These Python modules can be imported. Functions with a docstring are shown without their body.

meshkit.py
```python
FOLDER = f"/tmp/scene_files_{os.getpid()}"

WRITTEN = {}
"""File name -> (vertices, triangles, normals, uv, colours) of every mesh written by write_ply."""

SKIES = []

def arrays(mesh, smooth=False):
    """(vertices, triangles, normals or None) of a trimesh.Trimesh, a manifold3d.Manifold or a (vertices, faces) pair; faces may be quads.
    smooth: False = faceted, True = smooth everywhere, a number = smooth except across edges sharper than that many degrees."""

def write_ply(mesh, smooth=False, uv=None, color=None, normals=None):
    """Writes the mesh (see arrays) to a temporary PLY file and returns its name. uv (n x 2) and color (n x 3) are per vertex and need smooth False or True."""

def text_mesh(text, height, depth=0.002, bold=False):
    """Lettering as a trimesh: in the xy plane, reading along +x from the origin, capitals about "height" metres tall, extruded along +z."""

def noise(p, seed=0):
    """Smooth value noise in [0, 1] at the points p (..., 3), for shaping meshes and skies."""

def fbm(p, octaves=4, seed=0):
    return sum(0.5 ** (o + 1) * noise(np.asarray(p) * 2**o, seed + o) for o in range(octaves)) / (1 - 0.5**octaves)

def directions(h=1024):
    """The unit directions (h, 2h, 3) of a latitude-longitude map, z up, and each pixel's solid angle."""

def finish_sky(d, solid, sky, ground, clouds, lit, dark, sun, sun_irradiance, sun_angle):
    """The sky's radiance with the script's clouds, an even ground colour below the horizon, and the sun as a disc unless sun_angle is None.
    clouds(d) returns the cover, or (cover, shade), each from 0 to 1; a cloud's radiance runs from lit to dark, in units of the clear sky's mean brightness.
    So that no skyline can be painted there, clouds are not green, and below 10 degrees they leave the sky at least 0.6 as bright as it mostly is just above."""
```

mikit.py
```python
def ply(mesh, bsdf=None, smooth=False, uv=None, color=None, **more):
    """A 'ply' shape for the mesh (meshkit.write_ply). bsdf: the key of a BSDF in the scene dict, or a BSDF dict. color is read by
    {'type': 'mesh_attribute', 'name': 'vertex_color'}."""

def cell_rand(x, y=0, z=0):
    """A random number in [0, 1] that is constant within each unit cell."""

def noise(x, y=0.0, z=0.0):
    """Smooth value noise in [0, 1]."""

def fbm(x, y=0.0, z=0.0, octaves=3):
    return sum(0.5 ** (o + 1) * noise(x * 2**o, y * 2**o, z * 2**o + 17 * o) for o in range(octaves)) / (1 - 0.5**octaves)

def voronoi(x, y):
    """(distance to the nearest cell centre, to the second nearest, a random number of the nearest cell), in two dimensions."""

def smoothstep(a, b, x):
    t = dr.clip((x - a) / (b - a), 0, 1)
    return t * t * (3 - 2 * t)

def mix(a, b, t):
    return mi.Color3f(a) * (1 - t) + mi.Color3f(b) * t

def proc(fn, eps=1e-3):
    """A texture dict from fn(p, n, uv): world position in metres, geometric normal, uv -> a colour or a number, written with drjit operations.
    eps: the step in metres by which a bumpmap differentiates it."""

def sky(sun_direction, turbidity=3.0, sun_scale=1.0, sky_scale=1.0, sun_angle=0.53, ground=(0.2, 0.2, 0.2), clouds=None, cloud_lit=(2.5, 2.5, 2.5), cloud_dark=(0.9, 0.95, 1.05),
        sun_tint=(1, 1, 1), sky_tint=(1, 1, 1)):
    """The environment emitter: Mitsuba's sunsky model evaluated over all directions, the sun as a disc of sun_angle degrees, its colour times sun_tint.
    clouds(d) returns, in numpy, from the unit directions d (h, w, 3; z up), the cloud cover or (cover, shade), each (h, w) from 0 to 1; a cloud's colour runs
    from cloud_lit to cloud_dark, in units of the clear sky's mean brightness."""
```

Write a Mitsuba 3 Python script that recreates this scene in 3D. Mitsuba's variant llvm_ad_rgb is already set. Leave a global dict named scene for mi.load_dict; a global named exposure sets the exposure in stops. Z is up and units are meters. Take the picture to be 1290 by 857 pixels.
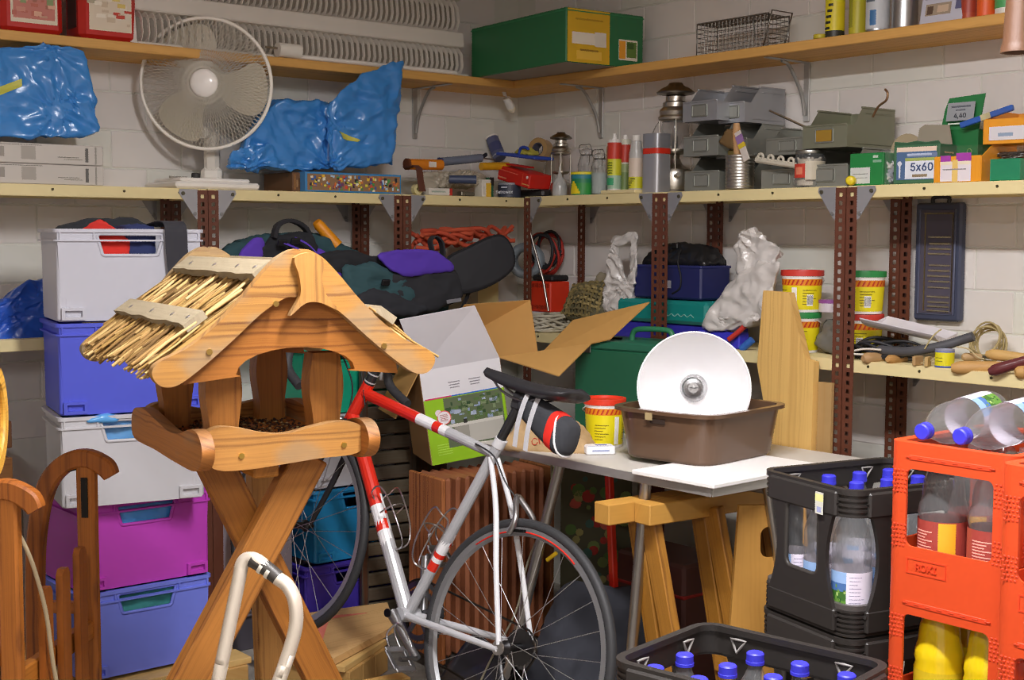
import math, random, numpy as np, trimesh, mitsuba as mi, drjit as dr, mikit, meshkit, manifold3d
from mikit import noise, fbm, smoothstep, mix, proc
from shapely.geometry import Polygon, Point, LineString, box as sbox
from shapely.ops import unary_union
from shapely import affinity
scene, labels = {}, {}
rnd = random.Random(7)
T4 = mi.ScalarTransform4f
V = lambda *a: np.array(a, float)

# ---------------------------------------------------------------- camera, lamps, exposure
exposure = 3.85
scene['camera'] = {'type': 'perspective', 'fov': 42.2810, 'fov_axis': 'x', 'near_clip': .05, 'far_clip': 50.0, 'to_world': T4(np.array([[-0.770998, 0.046796, 0.635116, -3.533301], [0.63683, 0.061575, 0.768541, -4.240787], [-0.003142, 0.997005, -0.077276, 1.41], [0.0, 0.0, 0.0, 1.0]]))}

def lin(h):
    if not isinstance(h, str): return np.array(h, float)
    c = np.array([int(h[i:i+2], 16) for i in (0, 2, 4)]) / 255
    return np.where(c < .04045, c / 12.92, ((c + .055) / 1.055) ** 2.4)
def rgb(h): return {'type': 'rgb', 'value': [float(x) for x in lin(h)]}

LAMP_POWER = (10.5, 10.2, 10.3)
def ceiling_lamp(x, y, lx, ly, k, label):
    t = thing('ceiling_lamp', label, 'lamp')
    part(t, 'housing', [(bx(lx+.1, ly+.1, .05, (0, 0, .03), .008), 'e8e8e4')], 'satin', fr(x, y, 2.44))
    m = trimesh.Trimesh([[-lx/2, -ly/2, 0], [lx/2, -ly/2, 0], [lx/2, ly/2, 0], [-lx/2, ly/2, 0]], [[0, 2, 1], [0, 3, 2]], process=False)
    part(t, 'tube_panel', [(mk(m, 0), 'ffffff')], 'matte', fr(x, y, 2.442))
    scene[t + '__tube_panel']['emitter'] = {'type': 'area', 'radiance': {'type': 'rgb', 'value': [k * c for c in LAMP_POWER]}}

# ---------------------------------------------------------------- materials (colour comes from each piece's own vertex colour)
def tolin(c): return dr.select(c < .04045, c / 12.92, dr.power((c + .055) / 1.055, 2.4))
def flat_colour(p, n, uv):
    # the piece's own colour, carried by its texture coordinates (red and green in u, blue in v)
    u = dr.floor(uv.x + .5); r = dr.floor(u / 256); b = dr.floor(uv.y + .5)
    return mi.Color3f(tolin(r / 255), tolin((u - 256 * r) / 255), tolin(b / 255))
def split_uv(uv):
    a, b = dr.floor(uv.x / 16), dr.floor(uv.y / 16)
    return a, b, uv.x - 16 * a, uv.y - 16 * b
def grain_colour(p, n, uv):
    # the same for pieces with a grain: six bits per channel in the whole sixteens, the place along and across the grain in the rest
    a, b, _, _ = split_uv(uv); r = dr.floor(a / 64)
    return mi.Color3f(tolin(r / 63), tolin((a - 64 * r) / 63), tolin(b / 63))
VC, VG = proc(flat_colour), proc(grain_colour)
def pr(rough, metal=0.0, base=None, **k): return {'type': 'principled', 'base_color': base or VC, 'roughness': rough, 'metallic': metal, **k}
def two(b): return {'type': 'twosided', 'bsdf': b}
def grain(p, n, uv):
    _, _, u, v = split_uv(uv)
    w = v + .010 * fbm(u * 5, v * 14, 3.0) + .004 * noise(u * 22, v * 60)
    ring = noise(w * 170, u * 1.3)
    fine = noise(w * 650, u * 9)
    return dr.clip(smoothstep(.45, .95, ring) * .62 + .28 * fine * fine, 0, 1)
def wallfn(p, n, uv):
    return 5 * noise(p.x * 90, p.y * 90, p.z * 90) * .0002 + .0012 * noise(p.x * 14, p.y * 14, p.z * 14)
def floorfn(p, n, uv):
    a = fbm(p.x * 3, p.y * 3, 1.0, 4)
    b = noise(p.x * 60, p.y * 60)
    return mix((.16, .145, .125), (.29, .27, .24), smoothstep(.3, .75, a)) * (.85 + .3 * b)
OW_DARK, OW_GREY = tuple(map(float, lin('54290c'))), tuple(map(float, lin('8d7d64')))
def old_wood(p, n, uv):
    # grain, then grey weathering in blotches and on whatever faces the sky
    c = grain_colour(p, n, uv); c = mix(c, OW_DARK, grain(p, n, uv))
    return mix(c, OW_GREY, dr.clip(smoothstep(.42, .72, fbm(p.x * 11, p.y * 7, p.z * 16)) * .55 + .30 * dr.clip(n.z, 0, 1), 0, 1))
MATS = {
 'matte': two(pr(.85)), 'satin': two(pr(.45)), 'gloss': two(pr(.18, clearcoat=.4)), 'cloth': two(pr(.95, sheen=.5)), 'film': two(pr(.26, specular=.6)),
 'metal': two(pr(.34, 1.0)), 'chrome': two(pr(.12, 1.0)), 'rubber': two(pr(.62)), 'steel': two(pr(.42, .6)),
 'wood': two({'type': 'blendbsdf', 'weight': proc(grain), 'a': pr(.5, base=VG, specular=.4), 'b': pr(.5, base=rgb('54290c'), specular=.4)}),
 'oldwood': two(pr(.6, base=proc(old_wood))),
 'pine': two({'type': 'blendbsdf', 'weight': proc(lambda p, n, uv: .45 * grain(p, n, uv)), 'a': pr(.6, base=VG), 'b': pr(.6, base=rgb('a4702e'))}),
 'greywood': two({'type': 'blendbsdf', 'weight': proc(lambda p, n, uv: .8 * grain(p, n, uv)), 'a': pr(.8, base=VG), 'b': pr(.8, base=rgb('4e4436'))}),
 'paint': two({'type': 'bumpmap', 'b': {'type': 'proc', **{k: v for k, v in proc(wallfn).items() if k != 'type'}}, 'scale': 1.0, 'bsdf': pr(.8, base=VG)}),
 'floor': two(pr(.8, base=proc(floorfn))),
 'haze': {'type': 'blendbsdf', 'weight': {'type': 'rgb', 'value': .085}, 'a': {'type': 'thindielectric', 'int_ior': 1.45}, 'b': two(pr(.22))},
 'clear': {'type': 'thindielectric', 'int_ior': 1.38}, 'glass': {'type': 'thindielectric', 'int_ior': 1.5},
}
for k, m in MATS.items(): scene['m_' + k] = m

# ---------------------------------------------------------------- pieces
class Pc:
    def __init__(s, v, f, uv=None): s.v, s.f, s.uv = np.asarray(v, float), np.asarray(f, int), uv
    def at(s, x=0, y=0, z=0, rx=0, ry=0, rz=0, k=1):
        v = s.v * k
        return Pc(v @ rot(rx, ry, rz).T + V(x, y, z), s.f, s.uv)
    def tf(s, m): return Pc(s.v @ m[:3, :3].T + m[:3, 3], s.f, s.uv)
def rot(rx=0, ry=0, rz=0):
    a, b, c = np.radians([rx, ry, rz])
    X = np.array([[1, 0, 0], [0, math.cos(a), -math.sin(a)], [0, math.sin(a), math.cos(a)]])
    Y = np.array([[math.cos(b), 0, math.sin(b)], [0, 1, 0], [-math.sin(b), 0, math.cos(b)]])
    Z = np.array([[math.cos(c), -math.sin(c), 0], [math.sin(c), math.cos(c), 0], [0, 0, 1]])
    return Z @ Y @ X
def fr(x=0, y=0, z=0, rz=0, rx=0, ry=0):
    m = np.eye(4); m[:3, :3] = rot(rx, ry, rz); m[:3, 3] = (x, y, z); return m
def frp(p, rz=0, rx=0, ry=0): return fr(p[0], p[1], p[2], rz, rx, ry)
def uvs(v):
    o = np.argsort(-np.ptp(v, axis=0))
    return np.stack([v[:, o[0]] + rnd.uniform(0, 9), v[:, o[1]] + .45 * v[:, o[2]] + rnd.uniform(0, 9)], 1)
def mk(m, ang=35):
    if hasattr(m, 'to_mesh'):
        q = m.to_mesh(); m = trimesh.Trimesh(q.vert_properties[:, :3], q.tri_verts)
    if ang == 0: v = m.vertices[m.faces].reshape(-1, 3); f = np.arange(len(v)).reshape(-1, 3)
    elif ang is True: v, f = np.array(m.vertices), np.array(m.faces)
    else:
        q = trimesh.graph.smooth_shade(m, angle=math.radians(ang), facet_minarea=None); v, f = np.array(q.vertices), np.array(q.faces)
    return Pc(v, f, uvs(v))
def hull(pts, ang=35): return mk(trimesh.convex.convex_hull(np.asarray(pts, float)), ang)
_bx = {}
def bx(sx, sy, sz, c=(0, 0, 0), b=0.0):
    """A box about c, its edges chamfered by b."""
    h = V(sx, sy, sz) / 2
    if b <= 0:
        s = np.array([[i, j, k] for i in (-1, 1) for j in (-1, 1) for k in (-1, 1)]) * h
        F = [[0,1,3],[0,3,2],[4,6,7],[4,7,5],[0,4,5],[0,5,1],[2,3,7],[2,7,6],[0,2,6],[0,6,4],[1,5,7],[1,7,3]]
        v = s[np.array(F)].reshape(-1, 3)
        return Pc(v + V(*c), np.arange(36).reshape(-1, 3), uvs(v))
    b = min(b, h.min() * .9); pts = []
    for i in (-1, 1):
        for j in (-1, 1):
            for k in (-1, 1):
                s = V(i, j, k)
                for a in range(3):
                    e = h - b; e[a] = h[a]; pts.append(s * e)
    q = hull(pts, 30); q.v = q.v + V(*c); return q
def lathe(prof, n=24, sharp=30, close=False):
    """Profile [(r, z), ...] turned about z."""
    p = [V(*q) for q in prof]; rings = [[p[0]]]
    for i in range(1, len(p)):
        rings[-1].append(p[i])
        if i < len(p) - 1:
            a, b = p[i] - p[i-1], p[i+1] - p[i]
            if a @ b < math.cos(math.radians(sharp)) * np.linalg.norm(a) * np.linalg.norm(b): rings.append([p[i]])
    vs, fs, us, o = [], [], [], 0
    t = np.arange(n + 1) / n * 2 * math.pi; t[-1] = 0
    for seg in rings:
        m = len(seg)
        for q in seg:
            vs.append(np.stack([q[0] * np.cos(t[:n]), q[0] * np.sin(t[:n]), np.full(n, q[1])], 1)); us.append(np.stack([np.full(n, q[1]), t[:n] * q[0]], 1))
        for i in range(m - 1):
            k = np.arange(n); k2 = (k + 1) % n
            A, B, C, D_ = o + i*n + k, o + i*n + k2, o + (i+1)*n + k2, o + (i+1)*n + k
            if seg[i+1][0] > 1e-9: fs.append(np.stack([A, C, D_], 1))
            if seg[i][0] > 1e-9: fs.append(np.stack([A, B, C], 1))
            if seg[i+1][0] <= 1e-9 and seg[i][0] > 1e-9: fs[-1] = np.stack([A, B, D_], 1)
        o += m * n
    return Pc(np.vstack(vs), np.vstack(fs), np.vstack(us))
def cyl(r, h, n=20, r2=None, b=0.0):
    r2 = r if r2 is None else r2
    p = [(0, 0), (r - b, 0)] + ([(r, b)] if b else []) + [(r2, h - b)] + ([(r2 - b, h)] if b else []) + [(0, h)]
    return lathe(p, n, 25 if b == 0 else 50)
def tube(pts, r, n=8, closed=False, cap=True):
    p = np.asarray(pts, float); m = len(p)
    r = np.broadcast_to(np.asarray(r, float), (m,))
    t = np.roll(p, -1, 0) - np.roll(p, 1, 0) if closed else np.gradient(p, axis=0)
    t /= np.linalg.norm(t, axis=1, keepdims=True) + 1e-12
    a = np.cross(t[0], V(0, 0, 1) if abs(t[0][2]) < .9 else V(1, 0, 0)); a /= np.linalg.norm(a)
    A = []
    for i in range(m):
        a = a - t[i] * (a @ t[i]); a /= np.linalg.norm(a) + 1e-12; A.append(a)
    A = np.array(A); B = np.cross(t, A); k = np.arange(n) * 2 * math.pi / n
    v = (p[:, None] + r[:, None, None] * (np.cos(k)[None, :, None] * A[:, None] + np.sin(k)[None, :, None] * B[:, None])).reshape(-1, 3)
    fs = []
    for i in range(m if closed else m - 1):
        j = (i + 1) % m; q = np.arange(n); q2 = (q + 1) % n
        fs += [np.stack([i*n + q, i*n + q2, j*n + q2], 1), np.stack([i*n + q, j*n + q2, j*n + q], 1)]
    s = np.concatenate([[0], np.cumsum(np.linalg.norm(np.diff(p, axis=0), axis=1))])
    uv = np.stack([np.repeat(s, n), np.tile(k, m) * np.repeat(r, n)], 1) + rnd.uniform(0, 9)
    if cap and not closed:
        for i, o in ((0, -1), (m - 1, 1)):
            b = len(v); v = np.vstack([v, v[i*n:(i+1)*n], p[i:i+1]]); uv = np.vstack([uv, uv[i*n:(i+1)*n], uv[i*n:i*n+1]])
            q = np.arange(n); q2 = (q + 1) % n
            fs.append(np.stack([b + q2, b + q, np.full(n, b + n)] if o < 0 else [b + q, b + q2, np.full(n, b + n)], 1))
    return Pc(v, np.vstack(fs), uv)
def bar(p0, p1, w, h, b=.002, upv=(0, 0, 1)):
    """A straight square bar from p0 to p1, w across, h along upv."""
    p0, p1 = V(*p0), V(*p1); d = p1 - p0; L = np.linalg.norm(d); x = d / L
    u = V(*upv)
    if abs(u @ x) > .999 * np.linalg.norm(u): u = V(1, 0, 0) if abs(x[0]) < .9 else V(0, 1, 0)
    y = np.cross(u, x); y /= np.linalg.norm(y); z = np.cross(x, y)
    m = np.eye(4); m[:3, 0], m[:3, 1], m[:3, 2], m[:3, 3] = x, y, z, (p0 + p1) / 2
    return bx(L, w, h, (0, 0, 0), b).tf(m)
def rod(p0, p1, r, n=8, r2=None): return tube([p0, p1], [r, r if r2 is None else r2], n)
def curve(pts, n=8, closed=False):
    """Catmull-Rom through the points."""
    p = np.asarray(pts, float); m = len(p); out = []
    for i in range(m if closed else m - 1):
        g = lambda k: p[k % m] if closed else p[min(max(k, 0), m - 1)]
        a, b, c, d = g(i-1), g(i), g(i+1), g(i+2)
        for t in np.arange(n) / n: out.append(.5 * (2*b + (c-a)*t + (2*a-5*b+4*c-d)*t*t + (3*b-a-3*c+d)*t**3))
    if not closed: out.append(p[-1])
    return np.array(out)
def plate(poly, t, ang=30, b=0.0):
    """A polygon in the local x-z plane, t thick about y = 0 (front face towards -y)."""
    if not hasattr(poly, 'geoms') and not hasattr(poly, 'exterior'): poly = Polygon(poly)
    ms = [trimesh.creation.extrude_polygon(g, t, engine='earcut') for g in getattr(poly, 'geoms', [poly])]
    m = trimesh.util.concatenate(ms) if len(ms) > 1 else ms[0]
    q = mk(m, ang); v = q.v
    q.v = np.stack([v[:, 0], t / 2 - v[:, 2], v[:, 1]], 1); q.f = q.f[:, [0, 1, 2]]
    return q
def slab(poly, t, ang=30):
    """A polygon in the local x-y plane, from z = 0 to t."""
    if not hasattr(poly, 'geoms') and not hasattr(poly, 'exterior'): poly = Polygon(poly)
    return mk(trimesh.creation.extrude_polygon(poly, t, engine='earcut'), ang)
def rrect(w, h, r, n=6):
    if r <= 0: return sbox(-w/2, -h/2, w/2, h/2)
    return sbox(-w/2 + r, -h/2 + r, w/2 - r, h/2 - r).buffer(r, n)
def ring_sections(secs, cap0=True, cap1=True, ang=True):
    """A skin through a list of equally long closed outlines (k, n, 3)."""
    s = np.asarray(secs, float); k, n = s.shape[:2]; v = s.reshape(-1, 3); q = np.arange(n); q2 = (q + 1) % n; fs = []
    for i in range(k - 1): fs += [np.stack([i*n + q, i*n + q2, (i+1)*n + q2], 1), np.stack([i*n + q, (i+1)*n + q2, (i+1)*n + q], 1)]
    for on, i, o in ((cap0, 0, 1), (cap1, k - 1, 0)):
        if on:
            b = len(v); v = np.vstack([v, s[i].mean(0)[None]])
            fs.append(np.stack([i*n + q2, i*n + q, np.full(n, b)] if o else [i*n + q, i*n + q2, np.full(n, b)], 1))
    return mk(trimesh.Trimesh(v, np.vstack(fs), process=False), ang)
def oval(w, h, p=2.5, n=28):
    t = np.arange(n) / n * 2 * math.pi; c, s = np.cos(t), np.sin(t)
    return np.stack([w/2 * np.sign(c) * np.abs(c)**(2/p), h/2 * np.sign(s) * np.abs(s)**(2/p)], 1)
def tub(w0, d0, w1, d1, h, t=.003, p=5, n=40, lip=.012, bottom=True):
    """An open tub, w0 x d0 at the foot, w1 x d1 at the rim."""
    o = lambda w, d, z: np.column_stack([oval(w, d, p, n), np.full(n, z)])
    secs = [o(w0*.96, d0*.96, 0), o(w0, d0, .008), o(w1, d1, h - .012), o(w1 + 2*lip, d1 + 2*lip, h - .010), o(w1 + 2*lip, d1 + 2*lip, h), o(w1 - 2*t, d1 - 2*t, h), o(w0 - 2*t, d0 - 2*t, .006)]
    return ring_sections(secs, True, True, 30)
def blob(hulls, edge=.02, amp=.006, freq=14, seed=0, smooth=8, crease=True, ang=True, squash=None):
    """Soft or crumpled body: hulls of point lists joined, refined, smoothed and creased."""
    m = None
    for pts in hulls:
        h = manifold3d.Manifold.hull_points(np.asarray(pts, float)); m = h if m is None else m + h
    m = m.refine_to_length(edge); q = m.to_mesh()
    t = trimesh.Trimesh(q.vert_properties[:, :3], q.tri_verts)
    if smooth: trimesh.smoothing.filter_taubin(t, iterations=smooth)
    v, n = np.array(t.vertices), np.array(t.vertex_normals)
    a = meshkit.fbm(v * freq, 3, seed)
    if crease: a = 1 - 2 * np.abs(2 * a - 1) + .45 * (1 - 3 * np.abs(2 * meshkit.fbm(v * freq * 2.9 + 5, 2, seed + 7) - 1))
    else: a = 2 * a - 1
    t.vertices = v + n * (amp * a)[:, None]
    return mk(t, ang)
def crumple(hulls, edge=.05, amp=.012, seed=0, fine=.0016, ang=28, fold=.030):
    """Creased film: hulls joined, cut into broad facets that are dented, then rounded a little."""
    m = None
    for pts in hulls:
        h = manifold3d.Manifold.hull_points(np.asarray(pts, float)); m = h if m is None else m + h
    q = m.refine_to_length(edge * .5).to_mesh(); t = trimesh.Trimesh(q.vert_properties[:, :3], q.tri_verts)
    v, n = np.array(t.vertices), np.array(t.vertex_normals); g = np.random.default_rng(seed)
    c = v.min(0) + g.random((int(max(20, 5.5 * t.area / edge ** 2)), 3)) * np.ptp(v, axis=0); o = g.uniform(-1, 1, len(c)); w = g.normal(size=(len(c), 3)) * 14
    d = ((v[:, None] - c[None]) ** 2).sum(2); k = d.argmin(1); w = w * 1.5
    tilt = np.einsum('ij,ij->i', v - c[k], w[k])
    v = v + n * (amp * np.clip(.6 * o[k] + tilt, -1.4, 1.4))[:, None]
    t.vertices = v; trimesh.smoothing.filter_taubin(t, iterations=1); t = t.subdivide(); trimesh.smoothing.filter_taubin(t, iterations=1)
    v, n = np.array(t.vertices), np.array(t.vertex_normals); h = [0, 2] if np.ptp(v[:, 0]) > np.ptp(v[:, 1]) else [1, 2]; f_ = 0      # folds fanning out from a few gathered spots
    for q in range(4):
        a = v[g.integers(len(v))]; r = np.linalg.norm(v - a, axis=1); ph = np.arctan2(v[:, h[1]] - a[h[1]], v[:, h[0]] - a[h[0]])
        tri = np.abs(np.mod(ph * g.uniform(1.3, 2.2) + 1.1 * meshkit.fbm(v * 6, 2, seed + q), 1) - .5) * 2
        f_ = f_ + (tri ** 2 - .33) * np.clip(r / .05, 0, 1) * np.exp(-r / .13) * meshkit.noise(v * 9, seed + 3 * q)
    v = v + n * (fold * f_)[:, None]; t.vertices = v + n * (fine * (1 - 4 * np.abs(meshkit.fbm(v * 45, 2, seed) - .5)))[:, None]
    return mk(t, ang)
def sph(r, pts): return [p + r * q for p in np.asarray(pts, float) for q in trimesh.creation.icosphere(1).vertices]
def torus(R, r, n=32, m=10, a0=0, a1=360, axis='z'):
    t = np.radians(np.linspace(a0, a1, n + (0 if a1 - a0 >= 360 else 1), endpoint=a1 - a0 < 360))
    p = np.stack([R * np.cos(t), R * np.sin(t), 0 * t], 1)
    if axis == 'y': p = p[:, [0, 2, 1]]
    if axis == 'x': p = p[:, [2, 0, 1]]
    return tube(p, r, m, closed=a1 - a0 >= 360)
def txt(s, h, c=None, depth=.0006, bold=False, center=True):
    """Lettering standing in the x-z plane, its face towards -y."""
    q = mk(meshkit.text_mesh(s, h, depth, bold), 0); v = q.v
    if center: v = v - V((v[:, 0].min() + v[:, 0].max()) / 2, (v[:, 1].min() + v[:, 1].max()) / 2, 0)
    q.v = np.stack([v[:, 0], -v[:, 2], v[:, 1]], 1); return q
def card(w, h, t=.0008): return bx(w, t, h)
def wrap(r, z0, z1, a0, a1, n=16, t=.0006):
    """A label on a round body; angles in degrees, -90 faces the viewer."""
    a = np.radians(np.linspace(a0, a1, n)); R = r + t
    v = np.vstack([np.stack([R*np.cos(a), R*np.sin(a), a*0 + z], 1) for z in (z0, z1)]); i = np.arange(n - 1)
    f = np.vstack([np.stack([i, i+1, n+i+1], 1), np.stack([i, n+i+1, n+i], 1)])
    return Pc(v, f, uvs(v))

# ---------------------------------------------------------------- entries
_taken = {}
def numbered(k):
    n = _taken.get(k, 0); _taken[k] = n + 1
    return k if n == 0 else f'{k}_{n:03d}'
def thing(name, label, cat, group=None, kind=None):
    k = numbered(name); labels[k] = {'label': label, 'category': cat}
    if group: labels[k]['group'] = group
    if kind: labels[k]['kind'] = kind
    return k
def struct(name, label=None):
    k = numbered(name); labels[k] = {'kind': 'structure'}
    if label: labels[k]['label'] = label
    return k
def build(pieces, mat):
    if not isinstance(pieces, list): pieces = [pieces]
    vs, fs, cs, us, o = [], [], [], [], 0
    for p, c in pieces:
        vs.append(p.v); fs.append(p.f + o); o += len(p.v)
        cs.append(np.tile(srgb8(c), (len(p.v), 1)) if isinstance(c, (str, tuple)) else c); us.append(p.uv if p.uv is not None else p.v[:, :2])
    v, f, c, uv = np.vstack(vs), np.vstack(fs), np.vstack(cs), np.vstack(us)
    if mat in GRAINED:
        q = np.round(c / 255 * 63); uv = np.mod(uv - uv.min(0) + .3, 15.9) * (np.ptp(uv, axis=0).max() < 15) + np.clip(uv - uv.min(0), 0, 15.9) * (np.ptp(uv, axis=0).max() >= 15)
        uv = uv + 16 * np.stack([q[:, 0] * 64 + q[:, 1], q[:, 2]], 1)
    else: uv = np.stack([np.round(c[:, 0]) * 256 + np.round(c[:, 1]), np.round(c[:, 2])], 1)
    return mikit.ply(trimesh.Trimesh(v, f, process=False), 'm_' + mat, smooth=True, uv=uv)
GRAINED = ('wood', 'oldwood', 'pine', 'greywood', 'paint')
def srgb8(c):
    if isinstance(c, str): return np.array([int(c[i:i+2], 16) for i in (0, 2, 4)], float)
    c = np.array(c, float); return 255 * np.where(c < .0031308, 12.92 * c, 1.055 * np.maximum(c, 1e-9) ** (1 / 2.4) - .055)
def put(shape, T, key):
    scene[key] = {**shape, 'to_world': T4(np.asarray(T, float))} if T is not None else dict(shape)
def part(root, name, pieces, mat='satin', T=None, label=None, kind=None):
    key = root + '__' + name; key = numbered(key)
    put(pieces if isinstance(pieces, dict) else build(pieces, mat), T, key)
    if label or kind: labels[key] = {**({'label': label} if label else {}), **({'kind': kind} if kind else {})}
    return key
def solo(name, label, cat, pieces, mat='satin', T=None, group=None):
    k = thing(name, label, cat, group); put(build(pieces, mat), T, k); return k


# ---------------------------------------------------------------- the room
ceiling_lamp(-2.15, -2.95, .16, 1.25, 1.0, 'white ceiling lamp with a long tube above the bicycle')
ceiling_lamp(-4.2, -4.9, .16, 1.25, .8, 'white ceiling lamp with a long tube behind the viewer')
for key, size, c, m in (('floor', (5.6, 6.4, .1), (-2.8, -3.2, -.05), 'floor'), ('ceiling', (5.6, 6.4, .1), (-2.8, -3.2, 2.55), 'paint'),
                        ('wall_front', (5.6, .1, 2.5), (-2.8, -6.45, 1.25), 'paint'), ('wall_side', (.1, 6.4, 2.5), (-5.65, -3.2, 1.25), 'paint')):
    struct(key); put(build([(bx(*size), 'd9d4cc')], m), fr(*c), key)
BED = 1.41 + .4744          # height of one bed joint
struct('wall_left'); put(build([(bx(5.8, .09, 2.5), 'd0cdc8')], 'paint'), fr(-2.7, .0445, 1.25), 'wall_left')
struct('wall_right'); put(build([(bx(.09, 6.4, 2.5), 'd0cdc8')], 'paint'), fr(.0445, -3.2, 1.25), 'wall_right')
tone = ['d8d5d0', 'dad7d2', 'd5d2cd']
blk = [build([(bx(.2445, .006, .1195, (0, .001, 0), .002), c)], 'paint') for c in tone]
rb = random.Random(3)
for j in range(-8, 9):
    z = BED - .0625 - .125 * j
    if not .78 < z < 2.48: continue
    off = .3558 - .125 if (j % 2) else .3558
    for i in range(-2, 13):
        y = -(off + .25 * i + .125)
        if y > -.12 or y < -2.7: continue
        part('wall_right', 'block', blk[rb.randrange(3)], None, fr(-.0015, y, z, -90))
    for i in range(0, 14):
        x = -.125 - .25 * i - (.125 if j % 2 == 0 else 0)
        if x < -3.0 : continue
        part('wall_left', 'block', blk[rb.randrange(3)], None, fr(x, -.0015, z))

# ---------------------------------------------------------------- shelving on brown angle posts
Z_MID, Z_LOW, Z_UP, DM = 1.5626, 1.0549, 2.0126, .316
CREAM, BROWN = 'd8c996', '5e3526'
def flange(w, h):
    holes = [sbox(-.0045, -.0045, .0045, .0045).buffer(.002, 2) for _ in range(1)]
    hs = [affinity.translate(holes[0], w / 2, z) for z in np.arange(h - .02, .6, -.025)]
    return sbox(0, 0, w, h).difference(unary_union(hs))
_fl = plate(flange(.036, 1.558), .0022, 20)
ANGLE = {}
for s in (-1, 1):
    a = Pc(_fl.v * V(s, 1, 1), _fl.f if s > 0 else _fl.f[:, ::-1], _fl.uv)
    b = _fl.at(rz=90)            # runs back from the front flange
    b = Pc(b.v + V(s * .001, 0, 0), b.f, b.uv)
    ANGLE[s] = build([(a, BROWN), (b, '562f21')], 'satin')
GUS = {s: build([(plate([(0, 0), (s * .062, 0), (s * .066, -.012), (s * .008, -.095), (0, -.095)][::s], .002), 'a6a7ac'), (cyl(.006, .004, 8).at(s*.052, -.001, -.014, rx=90), '5c5848'), (cyl(.006, .004, 8).at(s*.012, -.001, -.078, rx=90), '8b8b8b')], 'steel') for s in (-1, 1)}
def lipped(w, d):
    """A shelf board: sheet on top, lips folded down all round."""
    return [(bx(w, d, .002, (0, d/2, -.001)), CREAM), (bx(w, .002, .033, (0, .001, -.0165)), CREAM), (bx(w, .002, .033, (0, d - .001, -.0165)), CREAM),
            (bx(.002, d, .033, (-w/2 + .001, d/2, -.0165)), CREAM), (bx(.002, d, .033, (w/2 - .001, d/2, -.0165)), CREAM),
            (bx(w, .014, .002, (0, .007, -.034)), 'cdbd88')]
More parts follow.
